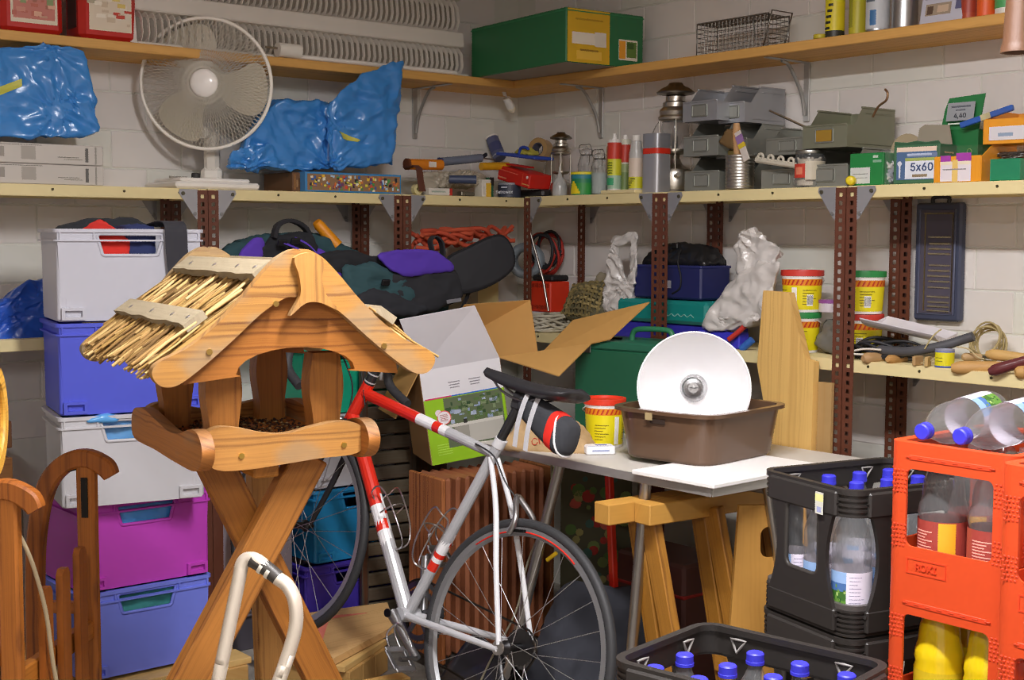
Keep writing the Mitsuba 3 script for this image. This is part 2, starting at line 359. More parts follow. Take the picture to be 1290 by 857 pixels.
def unit(label, T, w, left=True, right=True, lowz=Z_LOW, back=True):
    """One shelving unit; local x runs along the wall, y = 0 is the front."""
    t = thing('shelving_unit', label, 'shelf')
    for z in ((Z_MID, lowz) if lowz else (Z_MID,)):
        part(t, 'shelf_board', lipped(w - .004, DM - .02), 'satin', T @ fr(0, .004, z))
        for xx in (-.29, -.12, .1, .28):
            part(t, 'bolt', [(cyl(.004, .003, 8).at(xx * w / .75, .0045, z - .014, rx=90), '4a4430')], 'steel', T)
    for s, on in ((-1, left), (1, right)):
        for yy in ((0, 0), (1, DM - .03)) if back else ((0, 0),):
            if not on: continue
            f = yy[0] == 0
            part(t, 'post', ANGLE[-s], None, T @ fr(s * w / 2, yy[1] - (0 if f else .012), 0, 0))
            part(t, 'corner_plate', GUS[-s], None, T @ fr(s * (w / 2 - .034), yy[1] - (.0 if f else -.02), Z_MID - .002))
            if lowz and not f: part(t, 'corner_plate', GUS[-s], None, T @ fr(s * (w / 2 - .034), yy[1] + .02, lowz - .002))
    return t
FL = lambda x: fr(x, -DM, 0)
FRt = lambda y: fr(-DM, y, 0, -90)
unit('cream metal shelving on brown posts left of the fan, carrying the flat white cartons', FL(-1.561 - .381), .76, lowz=1.105)
unit('cream metal shelving under the fan foot and the flat colourful game box', FL(-1.181), .758, lowz=1.105)
unit('cream metal shelving in the corner beneath the orange tube and the red box', FL(-.419), .76, right=False)
unit('cream metal shelving behind the white sack and the tall lantern', FRt(-.77), .706)
unit('cream metal shelving below the grey steel bins, pale boards leaning at its front', FRt(-1.498), .748)
unit('cream metal shelving under the orange bins, with tool handles on its lower board', FRt(-2.249), .748)

# ---------------------------------------------------------------- wooden wall shelves with brackets
def wall_shelf(label, T, w, d, xs):
    t = thing('wall_shelf', label, 'shelf')
    part(t, 'board', [(bx(w, d, .03, (w/2, d/2, -.015), .002), 'cf9f55')], 'pine', T @ fr(0, -d, Z_UP))
    for x in xs:
        br = [(bar((0, 0, 0), (0, -d + .03, 0), .022, .004), 'b8b8b4'), (bar((0, -.002, 0), (0, -.002, -.19), .022, .004, .001, (0, 1, 0)), 'b8b8b4'), (tube(curve([(0, -.01, -.17), (0, -.03, -.10), (0, -.09, -.02), (0, -.13, -.004)], 5), .006, 6), 'b0b0ac')]
        part(t, 'bracket', br, 'steel', T @ fr(x, -.009, Z_UP - .032))
wall_shelf('long pine wall shelf holding the red canisters and the louvre lamp', fr(-3.6, -.0, 0), 3.59, .26, (.45, 1.4, (-0.529, -0.050, 1.984)[0] + 3.6))
wall_shelf('long pine wall shelf holding the wire cage and spray cans', fr(0, -.26, 0, -90), 3.2, .238, (-.26 - ((-0.050, -0.509, 1.951)[1]), -.26 - ((-0.050, -1.483, 1.962)[1]), 2.55))


def ribbon(pts, w, h, side=(1, 0, 0), b=.0):
    """A rectangular bar, w along `side`, h thick, along a curve that lies across `side`."""
    p = np.asarray(pts, float); s = V(*side); t = np.gradient(p, axis=0); t /= np.linalg.norm(t, axis=1, keepdims=True); n = np.cross(t, s)
    w2 = np.broadcast_to(np.asarray(w, float), (len(p),)); h2 = np.broadcast_to(np.asarray(h, float), (len(p),))
    sec = []
    for q, nn, a, c in zip(p, n, w2 / 2, h2 / 2):
        e = min(a, c) * .35
        sec.append([q + s * i + nn * j for i, j in ((a-e, c), (a, c-e), (a, -c+e), (a-e, -c), (-a+e, -c), (-a, -c+e), (-a, c-e), (-a+e, c))])
    q = ring_sections(sec, ang=38)
    L = np.concatenate([[0], np.cumsum(np.linalg.norm(np.diff(p, axis=0), axis=1))])
    return q

# ---------------------------------------------------------------- bird house on crossed legs
def smooth_poly(pts, n=5): return Polygon(curve(pts, n, True))
BW, BW2, GREY = 'ac783a', 'a06a2c', '9c8c74'
bh = thing('bird_house', 'large wooden bird house with a reed roof on crossed legs, in front of the bicycle', 'bird house')
BH = fr(-2.287, -2.151, 0, -9.5)
def side_outline(s):
    r = [(-.014, 1.383), (.02, 1.378), (.055, 1.346), (.095, 1.300), (.140, 1.255), (.190, 1.217), (.236, 1.196), (.252, 1.180), (.248, 1.162), (.232, 1.150), (.205, 1.154), (.160, 1.186), (.110, 1.228), (.058, 1.274), (.015, 1.300), (-.014, 1.308)]
    return [(s * (x + .014) - .014, z) for x, z in r]
for y, nm in ((.011, 0), (.557, 1)):
    for s in (-1, 1):
        o = side_outline(s * 1.02)
        part(bh, 'barge_board', [(plate(smooth_poly(o, 4), .022), BW if nm == 0 else '96794c')], 'oldwood', BH @ fr(0, y + (.0006 if s > 0 else 0), 0))
for y in (-.006, .574):
    k = [(-.030, 1.372), (.004, 1.382), (.026, 1.366), (.022, 1.335), (.030, 1.305), (.054, 1.276), (.020, 1.290), (-.010, 1.290), (-.040, 1.268), (-.020, 1.305), (-.022, 1.340)]
    part(bh, 'ridge_cover', [(plate(smooth_poly(k, 4), .014), 'ae7c3c')], 'oldwood', BH @ fr(0, y, 0))
# arched gables
arch = [(-.225, 1.150), (-.12, 1.160)] + [(-.014 + .115 * math.cos(a), 1.163 + .045 * math.sin(a)) for a in np.linspace(math.pi, 0, 12)] + [(.092, 1.160), (.19, 1.150), (.185, 1.175), (.06, 1.285), (-.014, 1.325), (-.09, 1.285), (-.215, 1.172)]
for y in (.034, .522):
    g = plate(Polygon(arch), .02); part(bh, 'gable', [(g, 'a0642a')], 'wood', BH @ fr(0, y, 0))
# reed roof
rr = random.Random(5)
for s in (-1, 1):
    a0, a1 = V(-.014, 0, 1.352), V(-.014 + s * .262, 0, 1.168)
    d = a1 - a0; L = np.linalg.norm(d); d /= L; nrm = V(-d[2] * s, 0, d[0] * s) if s > 0 else V(d[2], 0, -d[0])
    if nrm[2] < 0: nrm = -nrm
    part(bh, 'roof_board', [(bar(a0 + V(0, .284, 0) - nrm * .006, a1 + V(0, .284, 0) - nrm * .006 - d * .05, .52, .01, .002, nrm), 'a87b42')], 'wood', BH)
    st = []
    for i in range(520 if s < 0 else 200):
        y = rr.uniform(.026, .542); u0 = rr.uniform(0, .24) if rr.random() < .55 else rr.uniform(.1, .25); ln = rr.uniform(.08, .16); h = rr.uniform(.004, .030) if u0 > .03 else rr.uniform(.004, .018)
        u1 = min(u0 + ln, L + rr.uniform(-.012, .022)); dy = rr.uniform(-.03, .03)
        if not .024 < y + dy < .544: dy = 0
        p0 = a0 + d * u0 + nrm * h + V(0, y, 0); p1 = a0 + d * u1 + nrm * (h + rr.uniform(-.006, .004)) + V(0, y + dy, 0); pm = (p0 + p1) / 2 + nrm * rr.uniform(-.003, .004)
        c = lin(rr.choice(['b89a62', 'a07c48', 'c8aa74', '866636', 'ac8c56', '94743c', '70542c']))
        st.append((tube([p0, pm, p1], rr.uniform(.0020, .0034), 5), tuple(c)))
    st.append((bar(a0 + V(0, .284, 0) + nrm * .006, a1 + V(0, .284, 0) + nrm * .006 - d * .012, .515, .012, .004, nrm), '9c7a40'))
    part(bh, 'reed_thatch', st, 'matte', BH, label='golden reed thatch', kind='stuff')
    for u, w in ((.052, .048), (.205, .045)):
        # battens with a ragged lower edge
        ys = np.linspace(.03, .538, 14); prof = []
        for y in ys:
            ww = w / 2 - rr.uniform(0, .006); c = a0 + d * u + nrm * .040 + V(0, y, 0)
            prof.append([c - d * w/2, c + d * ww, c + d * ww - nrm * .016, c - d * w/2 - nrm * .016])
        part(bh, 'batten', [(ring_sections(prof, ang=35), '968873')], 'greywood', BH, label='weathered grey batten')
        for y in (.06, .16, .3, .46): part(bh, 'nail', [(lathe([(0, .0015), (.004, .001), (.005, 0), (0, 0)], 8), 'e8e8ea')], 'metal', BH @ fr(*(a0 + d * u + nrm * .0402 + V(0, y, 0)), ry=-math.degrees(math.atan2(-nrm[0], nrm[2]))))
# corner posts with a waist
def wavy_post(h=.17):
    z = np.linspace(0, h, 15); w = .031 - .004 * np.sin(z / h * math.pi * 2.2 + .4)
    return ring_sections([[(-a, -.022, q), (a, -.022, q), (a, .022, q), (-a, .022, q)] for q, a in zip(z, w)], ang=40)
for x in (-.125, .078):
    for y in (.13, .435): part(bh, 'corner_post', [(wavy_post(), BW2)], 'wood', BH @ fr(x, y, 1.018))
part(bh, 'floor_board', [(bx(.30, .40, .018, (-.016, .285, 1.009), .002), 'a8692c')], 'wood', BH)
sd = []
for i in range(700):
    x, y = rr.uniform(-.15, .11), rr.uniform(.1, .47)
    sd.append((Pc(trimesh.creation.icosahedron().vertices * V(.004, .0025, .002), trimesh.creation.icosahedron().faces).at(x, y, 1.020 + rr.uniform(0, .004), rz=rr.uniform(0, 180)), rr.choice(['4a2c1a', '5c3a22', '38241a', '8a6a40', '2c1c14', 'b09a6a'])))
part(bh, 'bird_seed', sd, 'matte', BH, label='scattered brown bird seed', kind='stuff')
tray = [(-.178, 1.028), (-.170, 1.052), (-.145, 1.063), (-.105, 1.058), (-.060, 1.046), (-.015, 1.042), (.035, 1.051), (.085, 1.058), (.125, 1.052), (.146, 1.030), (.140, 1.004), (.115, .992), (.05, .990), (-.03, .984), (-.10, .980), (-.150, .984), (-.172, 1.002)]
for y in (.085, .492): part(bh, 'tray_rail', [(plate(smooth_poly(tray, 4), .024), 'b27c3c')], 'oldwood', BH @ fr(0, y, 0))
side = [(-.02, 1.020), (.0, 1.052), (.05, 1.058), (.13, 1.040), (.2, 1.036), (.28, 1.046), (.38, 1.058), (.455, 1.05), (.478, 1.02), (.455, .988), (.3, .986), (.15, .982), (.02, .985)]
for x in (-.178, .146): part(bh, 'tray_rail', [(plate(smooth_poly(side, 4), .024), 'a4692c')], 'oldwood', BH @ fr(x, .055, 0, 90))
# legs
for nm, a, b, w in (('A', (.06, .155, .985), (-.54, .125, 0), .072), ('C', (-.12, .205, .985), (.345, .215, 0), .068), ('P', (.052, .42, .985), (.150, .62, 0), .058)):
    part(bh, 'leg', [(bar(a, b, .040, w, .003, (1, 0, .2)), {'A': 'a26a2c', 'C': '9a6024', 'P': 'b88448'}[nm])], 'wood', BH)
part(bh, 'beam', [(bar((-.04, .12, .968), (-.04, .46, .968), .05, .03, .003), 'b3742e')], 'wood', BH)
for x, z in ((-.105, 1.007), (.098, 1.012)): part(bh, 'screw', [(cyl(.0055, .003, 10), 'd8b45a')], 'metal', BH @ fr(x, .073, z, rx=90))
for x, z in ((-.185, 1.208), (.150, 1.206), (-.062, 1.29)): part(bh, 'screw', [(cyl(.0055, .003, 10), 'caa860')], 'metal', BH @ fr(x, 0, z, rx=90))

# ---------------------------------------------------------------- racing bicycle
BI = np.eye(4); BI[:3, :3] = np.array([[-.086, .216, .973], [.981, -.151, .120], [.173, .965, -.199]]); BI[:3, 3] = (-1.365, -1.631, .340)
BI[:3, :3] = np.linalg.qr(BI[:3, :3])[0] * np.sign(np.diag(np.linalg.qr(BI[:3, :3])[1]))
# local: x forward, y up, z to the right (far) side
bk = thing('bicycle', 'red and silver racing bicycle with drop handlebar, behind the bird house', 'bicycle')
RED, SIL, WHT, BLK = 'd42a18', 'a9aaad', 'e2e2e4', '1d1d1f'
def bt(name, pts, r, cols, mat='gloss', parent=None, n=14):
    """A tube painted along its length: cols = [(until, colour)]."""
    p = np.asarray(pts, float); p = np.array([p[0] + (p[-1] - p[0]) * t for t in np.linspace(0, 1, 41)]) if len(p) == 2 else p
    q = tube(p, np.interp(np.linspace(0, 1, len(p)), np.linspace(0, 1, len(np.atleast_1d(r))), np.atleast_1d(r)), n)
    q = Pc(q.v[q.f].reshape(-1, 3), np.arange(q.f.size).reshape(-1, 3))     # one colour per face
    q3 = q.v.reshape(-1, 3, 3); m = (q3.min(1) + q3.max(1)) / 2; m = (np.round(((m - p[0]) @ (p[-1] - p[0])) / ((p[-1] - p[0]) @ (p[-1] - p[0])), 3)[:, None]) * (p[-1] - p[0]) + p[0] + V(0, 0, 1) * m[:, 2:] - V(0, 0, 1) * p[0][2]; t = np.clip((m - p[0]) @ (p[-1] - p[0]) / ((p[-1] - p[0]) @ (p[-1] - p[0])), 0, 1)
    c = np.zeros_like(q.v)
    for u, col in reversed(cols): c[np.repeat(t + .03 * np.sign(m[:, 2]) <= u + .031, 3)] = srgb8(col)
    return part(parent or bk, name, [(q, c)], mat, BI)
fm = thing_part = part(bk, 'frame', [(tube([(.41, -.07, -.034), (.41, -.07, .034)], .021, 16), SIL)], 'gloss', BI)
hb, ht, bbk, cl = V(.872, .372, 0), V(.832, .490, 0), V(.41, -.07, 0), V(.255, .452, 0)
bt('head_tube', [hb, ht + V(-.003, .012, 0)], .019, [(1.1, RED)], parent=fm)
bt('down_tube', [hb + V(-.006, .02, 0), bbk], [.021, .022, .022], [(.42, RED), (.50, WHT), (.53, RED), (.60, WHT), (1.2, SIL)], parent=fm)
bt('top_tube', [ht + V(.006, -.02, 0), cl], [.018, .017, .014], [(.22, RED), (.40, RED), (.52, WHT), (.56, RED), (.62, WHT), (1.2, SIL)], parent=fm)
bt('seat_tube', [cl + V(-.007, .025, 0), bbk], .016, [(.50, 'a4a5a8'), (.56, WHT), (.58, RED), (.62, WHT), (.66, RED), (1.2, 'a9aaad')], parent=fm)
for s in (-1, 1):
    bt('seat_stay', [cl + V(-.004, -.02, s * .016), (.115, .285, s * .030), (.0, .004, s * .064)][::1] if 0 else curve([cl + V(-.004, -.01, s * .014), V(.17, .33, s * .030), V(.09, .18, s * .05), V(.0, .008, s * .064)], 8), [.0075, .008, .007], [(1.2, 'd0d1d4')], parent=fm)
    bt('chain_stay', curve([bbk + V(-.01, .002, s * .02), V(.30, -.052, s * .034), V(.14, -.025, s * .055), V(.0, -.004, s * .064)], 8), [.011, .010, .008], [(1.2, 'b4b5b8')], parent=fm)
    part(fm, 'dropout', [(cyl(.019, .007, 14).at(0, 0, s * .064 - .0035), 'c4c4c4')], 'metal', BI)
def wheel(name, c, label, rimtop):
    w = part(bk, name, [(torus(.322, .0135, 64, 12), '2f3032')], 'rubber', BI @ fr(*c), label=label)
    part(w, 'rim', [(lathe([(.296, -.009), (.312, -.0105), (.314, 0), (.312, .0105), (.296, .009), (.289, 0), (.296, -.009)], 64, 50), rimtop)], 'steel', BI @ fr(*c))
    part(w, 'hub', [(lathe([(0, -.066), (.006, -.066), (.008, -.052), (.019, -.036), (.019, -.033), (.011, -.028), (.011, .028), (.019, .033), (.019, .036), (.008, .052), (.006, .066), (0, .066)], 18), '4a4a4c')], 'metal', BI @ fr(*c))
    sp = build([(rod((.012, .017, 0), (.292, 0, 0), .0011, 5), 'd2d2d4')], 'metal')
    sp2 = build([(rod((.012, -.017, 0), (.292, 0, 0), .0011, 5), 'd2d2d4')], 'metal')
    for i in range(24):
        a = 360 / 24 * i; s = 1 if i % 2 else -1
        part(w, 'spoke', sp if (i // 2) % 2 else sp2, None, BI @ fr(*c) @ fr(0, 0, 0, a) @ fr(0, 0, s * .034, ry=math.degrees(math.atan2(s * .034, .292))))
    return w
rw = wheel('rear_wheel', (0, 0, 0), 'rear wheel with grey rim and red stripe', '8d8e90')
part(rw, 'rim_stripe', [(tube([(.3 * math.cos(a), .3 * math.sin(a), -.0098) for a in np.linspace(.75, 2.0, 24)], .0022, 5), 'd8281c')], 'gloss', BI)
fwh = wheel('front_wheel', (.985, 0, 0), 'front wheel raised on a plank', '9a9a9c')
cas = []
for i, r in enumerate((.050, .046, .042, .038, .034, .030, .027)):
    a = np.linspace(0, 2 * math.pi, 2 * 22, endpoint=False); rr_ = np.where(np.arange(44) % 2, r, r - .004)
    cas.append((slab(Polygon(np.stack([rr_ * np.cos(a), rr_ * np.sin(a)], 1)), .0018).at(z=.020 + .0042 * i), '5a5a5c'))
part(rw, 'cassette', cas, 'metal', BI)
part(bk, 'rear_derailleur', [(bar((.0, -.03, .07), (.02, -.075, .07), .016, .02, .003, (0, 0, 1)), '77787a'), (bar((.018, -.07, .062), (.05, -.15, .062), .008, .018, .002, (0, 0, 1)), '2c2c2e'), (cyl(.020, .006, 14).at(.02, -.085, .06), '1c1c1c'), (cyl(.020, .006, 14).at(.05, -.150, .06), '1c1c1c')], 'metal', BI)
for r, z in ((.100, .046), (.076, .040)):
    a = np.linspace(0, 2 * math.pi, 2 * 48, endpoint=False); q = np.where(np.arange(96) % 2, r, r - .005)
    part(bk, 'chain_ring', [(slab(Polygon(np.stack([q * np.cos(a), q * np.sin(a)], 1)).difference(Point(0, 0).buffer(r - .018)), .003), '6a6a6c'), *[(bar((0, 0, 0), (r * .86 * math.cos(t), r * .86 * math.sin(t), 0), .012, .005, .001), '77777a') for t in np.arange(5) * 2 * math.pi / 5]], 'metal', BI @ fr(.41, -.07, z))
cp = [(.41 + .1 * math.cos(a), -.07 + .1 * math.sin(a), .047) for a in np.linspace(-1.7, 1.75, 24)] + [(.0, .046, .04), (-.035, .03, .04), (-.046, -.005, .04), (-.02, -.06, .05), (.04, -.165, .06), (.1, -.17, .055)]
part(bk, 'chain', [(tube(np.array(cp), .0032, 5, closed=True), '4a4642')], 'metal', BI)
ca, cb = V(.414, -.066, -.058), V(.268, -.140, -.066)
part(bk, 'crank_arm', [(tube([ca, ca + (cb - ca) * .3, ca + (cb - ca) * .8, cb], [.0175, .013, .0115, .013], 12), 'a9aaad'), (cyl(.012, .005, 14).at(ca[0], ca[1], ca[2] - .02), '3a3a3c')], 'metal', BI)
part(bk, 'crank_arm', [(tube([V(.406, -.074, .06), V(.47, .085, .066)], [.016, .012], 12), 'a9aaad')], 'metal', BI)
def pedal(c, s):
    p = part(bk, 'pedal', [(rod((0, 0, 0), (0, 0, s * .06), .007), '8c8c8e'), (bar((-.032, 0, s * .025), (-.032, 0, s * .095), .006, .02, .002), 'b8b8ba'), (bar((.032, 0, s * .025), (.032, 0, s * .095), .006, .02, .002), 'b8b8ba'), (bar((-.032, 0, s * .028), (.032, 0, s * .028), .006, .016, .002), '9a9a9c'), (bar((-.032, 0, s * .092), (.032, 0, s * .092), .006, .016, .002), '9a9a9c')], 'metal', BI @ fr(*c, rx=0) @ fr(0, 0, 0, 30))
    part(p, 'toe_clip', [(tube(curve([(.03, .0, s * .04), (.075, .01, s * .045), (.085, .045, s * .06), (.045, .06, s * .06), (-.005, .055, s * .06)], 6), .0028, 6), 'c0c0c2'), (tube(curve([(.03, .0, s * .08), (.075, .01, s * .075), (.085, .045, s * .06)], 6), .0028, 6), 'c0c0c2')], 'chrome', BI @ fr(*c) @ fr(0, 0, 0, 30))
pedal(cb, -1); pedal(V(.47, .085, .072), 1)
for s in (-1, 1): part(bk, 'fork_blade', [(tube(curve([(.862, .352, s * .020), (.885, .30, s * .040), (.925, .17, s * .048), (.965, .055, s * .050), (.985, 0, s * .052)], 6), np.linspace(.0125, .007, 25), 10), '26272a')], 'gloss', BI)
part(bk, 'fork_crown', [(tube([(.872, .378, 0), (.866, .345, 0)], .022, 14), '26272a'), (bar((.868, .345, -.034), (.868, .345, .034), .03, .026, .006, (0, 1, 0)), '26272a')], 'gloss', BI)
stx = ht + V(-.022, .085, 0)
part(bk, 'steerer_spacers', [(tube([ht + V(-.003, .010, 0), stx], .0175, 16), '232325'), *[(tube([ht + (stx - ht) * k, ht + (stx - ht) * (k + .05)], .0182, 16), 'b0b0b2') for k in (.2, .5, .8)]], 'gloss', BI)
part(bk, 'stem', [(tube([stx, stx + V(.085, .012, 0)], .014, 12), '2a2a2c')], 'gloss', BI)
hc = stx + V(.09, .012, 0)
part(bk, 'handlebar', [(tube(curve([hc + V(.055, -.13, -.2), hc + V(-.01, -.135, -.205), hc + V(.065, -.10, -.205), hc + V(.085, -.04, -.2), hc + V(.05, -.003, -.2), hc + V(0, 0, -.16), hc, hc + V(0, 0, .16), hc + V(.05, -.003, .2), hc + V(.085, -.04, .2), hc + V(.065, -.10, .205), hc + V(-.04, -.135, .205)][1:], 8), .0145, 10), '353538')], 'rubber', BI)
for s in (-1, 1):
    lv = hc + V(.07, .0, s * .2)
    part(bk, 'brake_lever', [(tube(curve([lv, lv + V(.03, .02, 0), lv + V(.05, .035, 0)], 5), [.015] * 6 + [.012] * 5, 10), '2c2c2e'), (tube(curve([lv + V(.045, .01, 0), lv + V(.05, -.05, 0), lv + V(.035, -.095, 0)], 5), .006, 8), 'b4b4b6')], 'rubber', BI)
for a in ([lv, lv + V(-.02, .10, -.1), V(.90, .60, .02), V(.86, .42, .03)], [hc + V(.07, 0, -.2), hc + V(.06, .10, -.12), V(.90, .58, -.02), V(.80, .44, -.018)], [hc + V(.08, .01, -.2), hc + V(.12, .07, -.1), V(.92, .50, 0), V(.885, .40, 0)]):
    part(bk, 'cable', [(tube(curve(a, 8), .0026, 6), '1c1c1e')], 'rubber', BI)
part(bk, 'seat_post', [(tube([cl + V(.0, .01, 0), (.214, .60, 0)], .0135, 14), '202022'), (tube([cl + V(-.006, .022, 0), cl + V(-.013, .046, 0)], .0185, 14), 'c8c8ca')], 'gloss', BI)
# saddle
S = []
for x, w, y, d in ((.368, .018, .676, .020), (.352, .036, .680, .034), (.31, .044, .684, .044), (.25, .050, .686, .050), (.19, .070, .690, .054), (.13, .108, .697, .058), (.085, .134, .704, .058), (.05, .142, .708, .054), (.028, .120, .708, .040), (.018, .08, .706, .020)):
    t = np.linspace(0, 2 * math.pi, 20, endpoint=False)
    S.append(np.stack([np.full(20, x), y - d / 2 + np.where(np.sin(t) > 0, .4, .9) * d / 2 * np.sin(t) - .010 * np.abs(np.cos(t)), w / 2 * np.cos(t)], 1))
sdl = part(bk, 'saddle', [(ring_sections(S), '2a2a2d')], 'satin', BI)
for s in (-1, 1): part(sdl, 'rail', [(tube(curve([(.33, .652, s * .012), (.27, .625, s * .02), (.18, .62, s * .022), (.09, .66, s * .03), (.05, .675, s * .035)], 6), .0035, 6), '8a8a8c')], 'metal', BI)
part(bk, 'seat_clamp', [(bar((.235, .612, 0), (.19, .612, 0), .05, .03, .006), '2a2a2c')], 'satin', BI)
# saddle bag
sb = []
for x, w, h, y in ((.200, .04, .05, .612), (.17, .060, .075, .604), (.11, .078, .092, .588), (.06, .088, .100, .576), (.03, .088, .102, .568), (.010, .076, .092, .566), (.0, .05, .066, .566)):
    sb.append(np.column_stack([np.full(24, x), y + oval(w, h, 2.6, 24)[:, 1], oval(w, h, 2.6, 24)[:, 0]]))
bag = part(bk, 'saddle_bag', [(ring_sections(sb), '36383d')], 'cloth', BI, label='dark saddle bag with red trim')
part(bag, 'trim', [(tube(np.column_stack([np.full(24, .030) + .02 * np.sin(np.linspace(0, 2*math.pi, 24)), .5685 + oval(.089, .103, 2.6, 24)[:, 1], oval(.089, .113, 2.6, 24)[:, 0]]), .0032, 6, closed=True), 'ececec')], 'satin', BI)
redp = [np.column_stack([np.full(24, x), y + oval(w, h, 2.6, 24)[:, 1], oval(w, h, 2.6, 24)[:, 0]]) for x, w, h, y in ((.064, .090, .1025, .576), (.036, .0905, .1045, .569))]
part(bag, 'red_panel', [(ring_sections(redp, False, False), 'd8281c')], 'cloth', BI)
for x in (.11, .15): part(bag, 'strap', [(ribbon(curve([(x, .50, -.043), (x + .01, .56, -.044), (x + .016, .62, -.035), (x + .02, .655, -.02)], 5), .016, .002, (1, 0, 0)), 'b4b4b8')], 'cloth', BI)
# brakes and bottle cages
part(bk, 'brake_caliper', [(tube(curve([(.095, .28, -.034), (.085, .32, -.036), (.12, .36, -.012), (.13, .37, 0), (.12, .36, .012), (.085, .32, .036), (.095, .28, .034)], 6), .0085, 8), 'b8b8ba'), (bar((.10, .285, -.03), (.05, .30, -.026), .008, .012, .002), '2a2a2a')], 'metal', BI)
part(bk, 'brake_caliper', [(tube(curve([(.93, .29, -.03), (.94, .33, -.034), (.905, .37, 0), (.94, .33, .034), (.93, .29, .03)], 6), .008, 8), 'b0b0b2')], 'metal', BI)
part(bk, 'cable', [(tube(curve([cl + V(.06, .01, -.018), cl + V(-.03, .0, -.03), (.16, .40, -.03), (.12, .365, -.01)], 8), .0024, 6), '2c2c2e')], 'rubber', BI)
def cage(p, d, n):
    """A wire bottle cage: p the lower bolt, d up along the tube, n away from it."""
    p, d, n = V(*p), V(*d), V(*n); z = V(0, 0, 1); W = []
    for s in (-1, 1):
        W.append((tube(curve([p - d * .02 + n * .004, p + d * .03 + z * s * .012 + n * .006, p + d * .13 + z * s * .014 + n * .006, p + d * .15 + z * s * .036 + n * .025, p + d * .15 + z * s * .036 + n * .06, p + d * .10 + z * s * .03 + n * .075, p + d * .02 + z * s * .024 + n * .075, p - d * .03 + z * s * .012 + n * .06, p - d * .035 + n * .03, p - d * .02 + n * .004], 5), .0026, 6), 'd0d0d2'))
    W.append((tube(curve([p + d * .08 + z * -.033 + n * .03, p + d * .08 + z * -.02 + n * .078, p + d * .08 + z * .02 + n * .078, p + d * .08 + z * .033 + n * .03], 6), .0026, 6), 'd0d0d2'))
    part(bk, 'bottle_cage', W, 'chrome', BI)
dd = (hb - bbk) / np.linalg.norm(hb - bbk); cage(bbk + dd * .22 + V(-.02, .02, 0) * .5, dd, V(-dd[1], dd[0], 0))
ds = (cl - bbk) / np.linalg.norm(cl - bbk); cage(bbk + ds * .17 + V(.008, .002, 0), ds, V(ds[1], -ds[0], 0))

# ---------------------------------------------------------------- upright sledge, hoop, slatted crate
SL = fr(-2.585, -1.657, 0, 45)
sl = thing('sledge', 'old wooden sledge standing upright with curled runners and a rope, beside the crate stack', 'sledge')
OAK = '94541c'
for s in (-1, 1):
    x = s * .175
    part(sl, 'side_rail', [(bx(.026, .040, .93, (x, 0, .467), .005), '9c5c20')], 'wood', SL)
    c = curve([(x - .002, -.055, .905), (x - .002, -.040, .926), (x - .002, .0, .942), (x - .002, .045, .930), (x - .002, .085, .885), (x - .002, .108, .80), (x - .002, .118, .68), (x - .002, .122, .4), (x - .002, .124, .01)], 7)
    part(sl, 'runner', [(ribbon(c, .028, np.interp(np.arange(len(c)), [0, 6, len(c)], [.030, .040, .036]), (1, 0, 0)), OAK)], 'wood', SL)
    part(sl, 'runner_band', [(ribbon(curve([(x - .002, .020, .919), (x - .002, .062, .902), (x - .002, .088, .85)], 6), .020, .003, (1, 0, 0)), '2a2826')], 'steel', SL)
    for z in (.25, .62): part(sl, 'strut', [(bar((x, .02, z), (x, .112, z), .024, .024, .003), 'a8662a')], 'wood', SL)
for x, z in ((-.085, .735), (-.005, .752), (.075, .775)):
    part(sl, 'slat', [(plate(Polygon([(-.018, -.70), (.018, -.70), (.018, -.012), (.010, 0), (-.010, 0), (-.018, -.012)]), .014), '96541c')], 'wood', SL @ fr(x, -.024, z))
for z in (.22, .575): part(sl, 'crossbar', [(bx(.36, .024, .042, (0, .0, z), .004), 'b06c2a')], 'wood', SL)
part(sl, 'rope', [(tube(curve([(-.165, -.012, .86), (-.15, -.03, .80), (-.12, -.04, .70), (-.10, -.042, .60), (-.075, -.044, .48), (-.07, -.04, .3), (-.09, -.02, .24)], 8), .0045, 6), 'a89878')], 'matte', SL, label='thin grey rope')
part(sl, 'buckle', [(bx(.02, .012, .07, (-.15, -.006, .865), .003), '6c675c')], 'metal', SL)
part(sl, 'iron_strip', [(bx(.003, .014, .085, (.175, -.0, .86)).at(-.0146), '22201e')], 'steel', SL)
HP = fr(-2.735, -1.745, 1.068, 60)
hoop = [(lathe([(.078, -.02), (.104, -.02), (.106, -.016), (.106, .016), (.104, .02), (.078, .02), (.076, .016), (.076, -.016), (.078, -.02)], 48, 25).at(rx=90), 'd8a23e')]
hp = solo('wooden_hoop', 'yellow bentwood hoop resting on the sledge horn at the left edge', 'hoop', hoop, 'wood', HP)
part(hp, 'inner_hoop', [(lathe([(.055, -.012), (.074, -.012), (.075, .012), (.055, .012), (.055, -.012)], 40, 25).at(rx=90), 'c08a34')], 'wood', HP)
sc = thing('slatted_box', 'tall dark brown slatted wooden box behind the sledge', 'box')
SC = fr(-2.535, -.70, 0, 0)
for i in range(9):
    part(sc, 'slat', [(bx(.40, .014, .072, (0, 0, .10 + i * .098), .002), ['5c3a1c', '6a4522', '4e3018'][i % 3])], 'wood', SC)
    part(sc, 'slat', [(bx(.014, .30, .072, (-.19, .16, .10 + i * .098), .002), '5a391c')], 'wood', SC)
    part(sc, 'slat', [(bx(.014, .30, .072, (.19, .16, .10 + i * .098), .002), '5a391c')], 'wood', SC)
for x in (-.178, .178):
    for y in (.02, .30): part(sc, 'corner_post', [(bx(.022, .022, .93, (x, y, .465), .002), '4a2d16')], 'wood', SC)
part(sc, 'brace', [(bar((-.02, -.01, .12), (.17, -.01, .52), .012, .04, .002, (0, -1, 0)), '7a5226')], 'wood', SC)
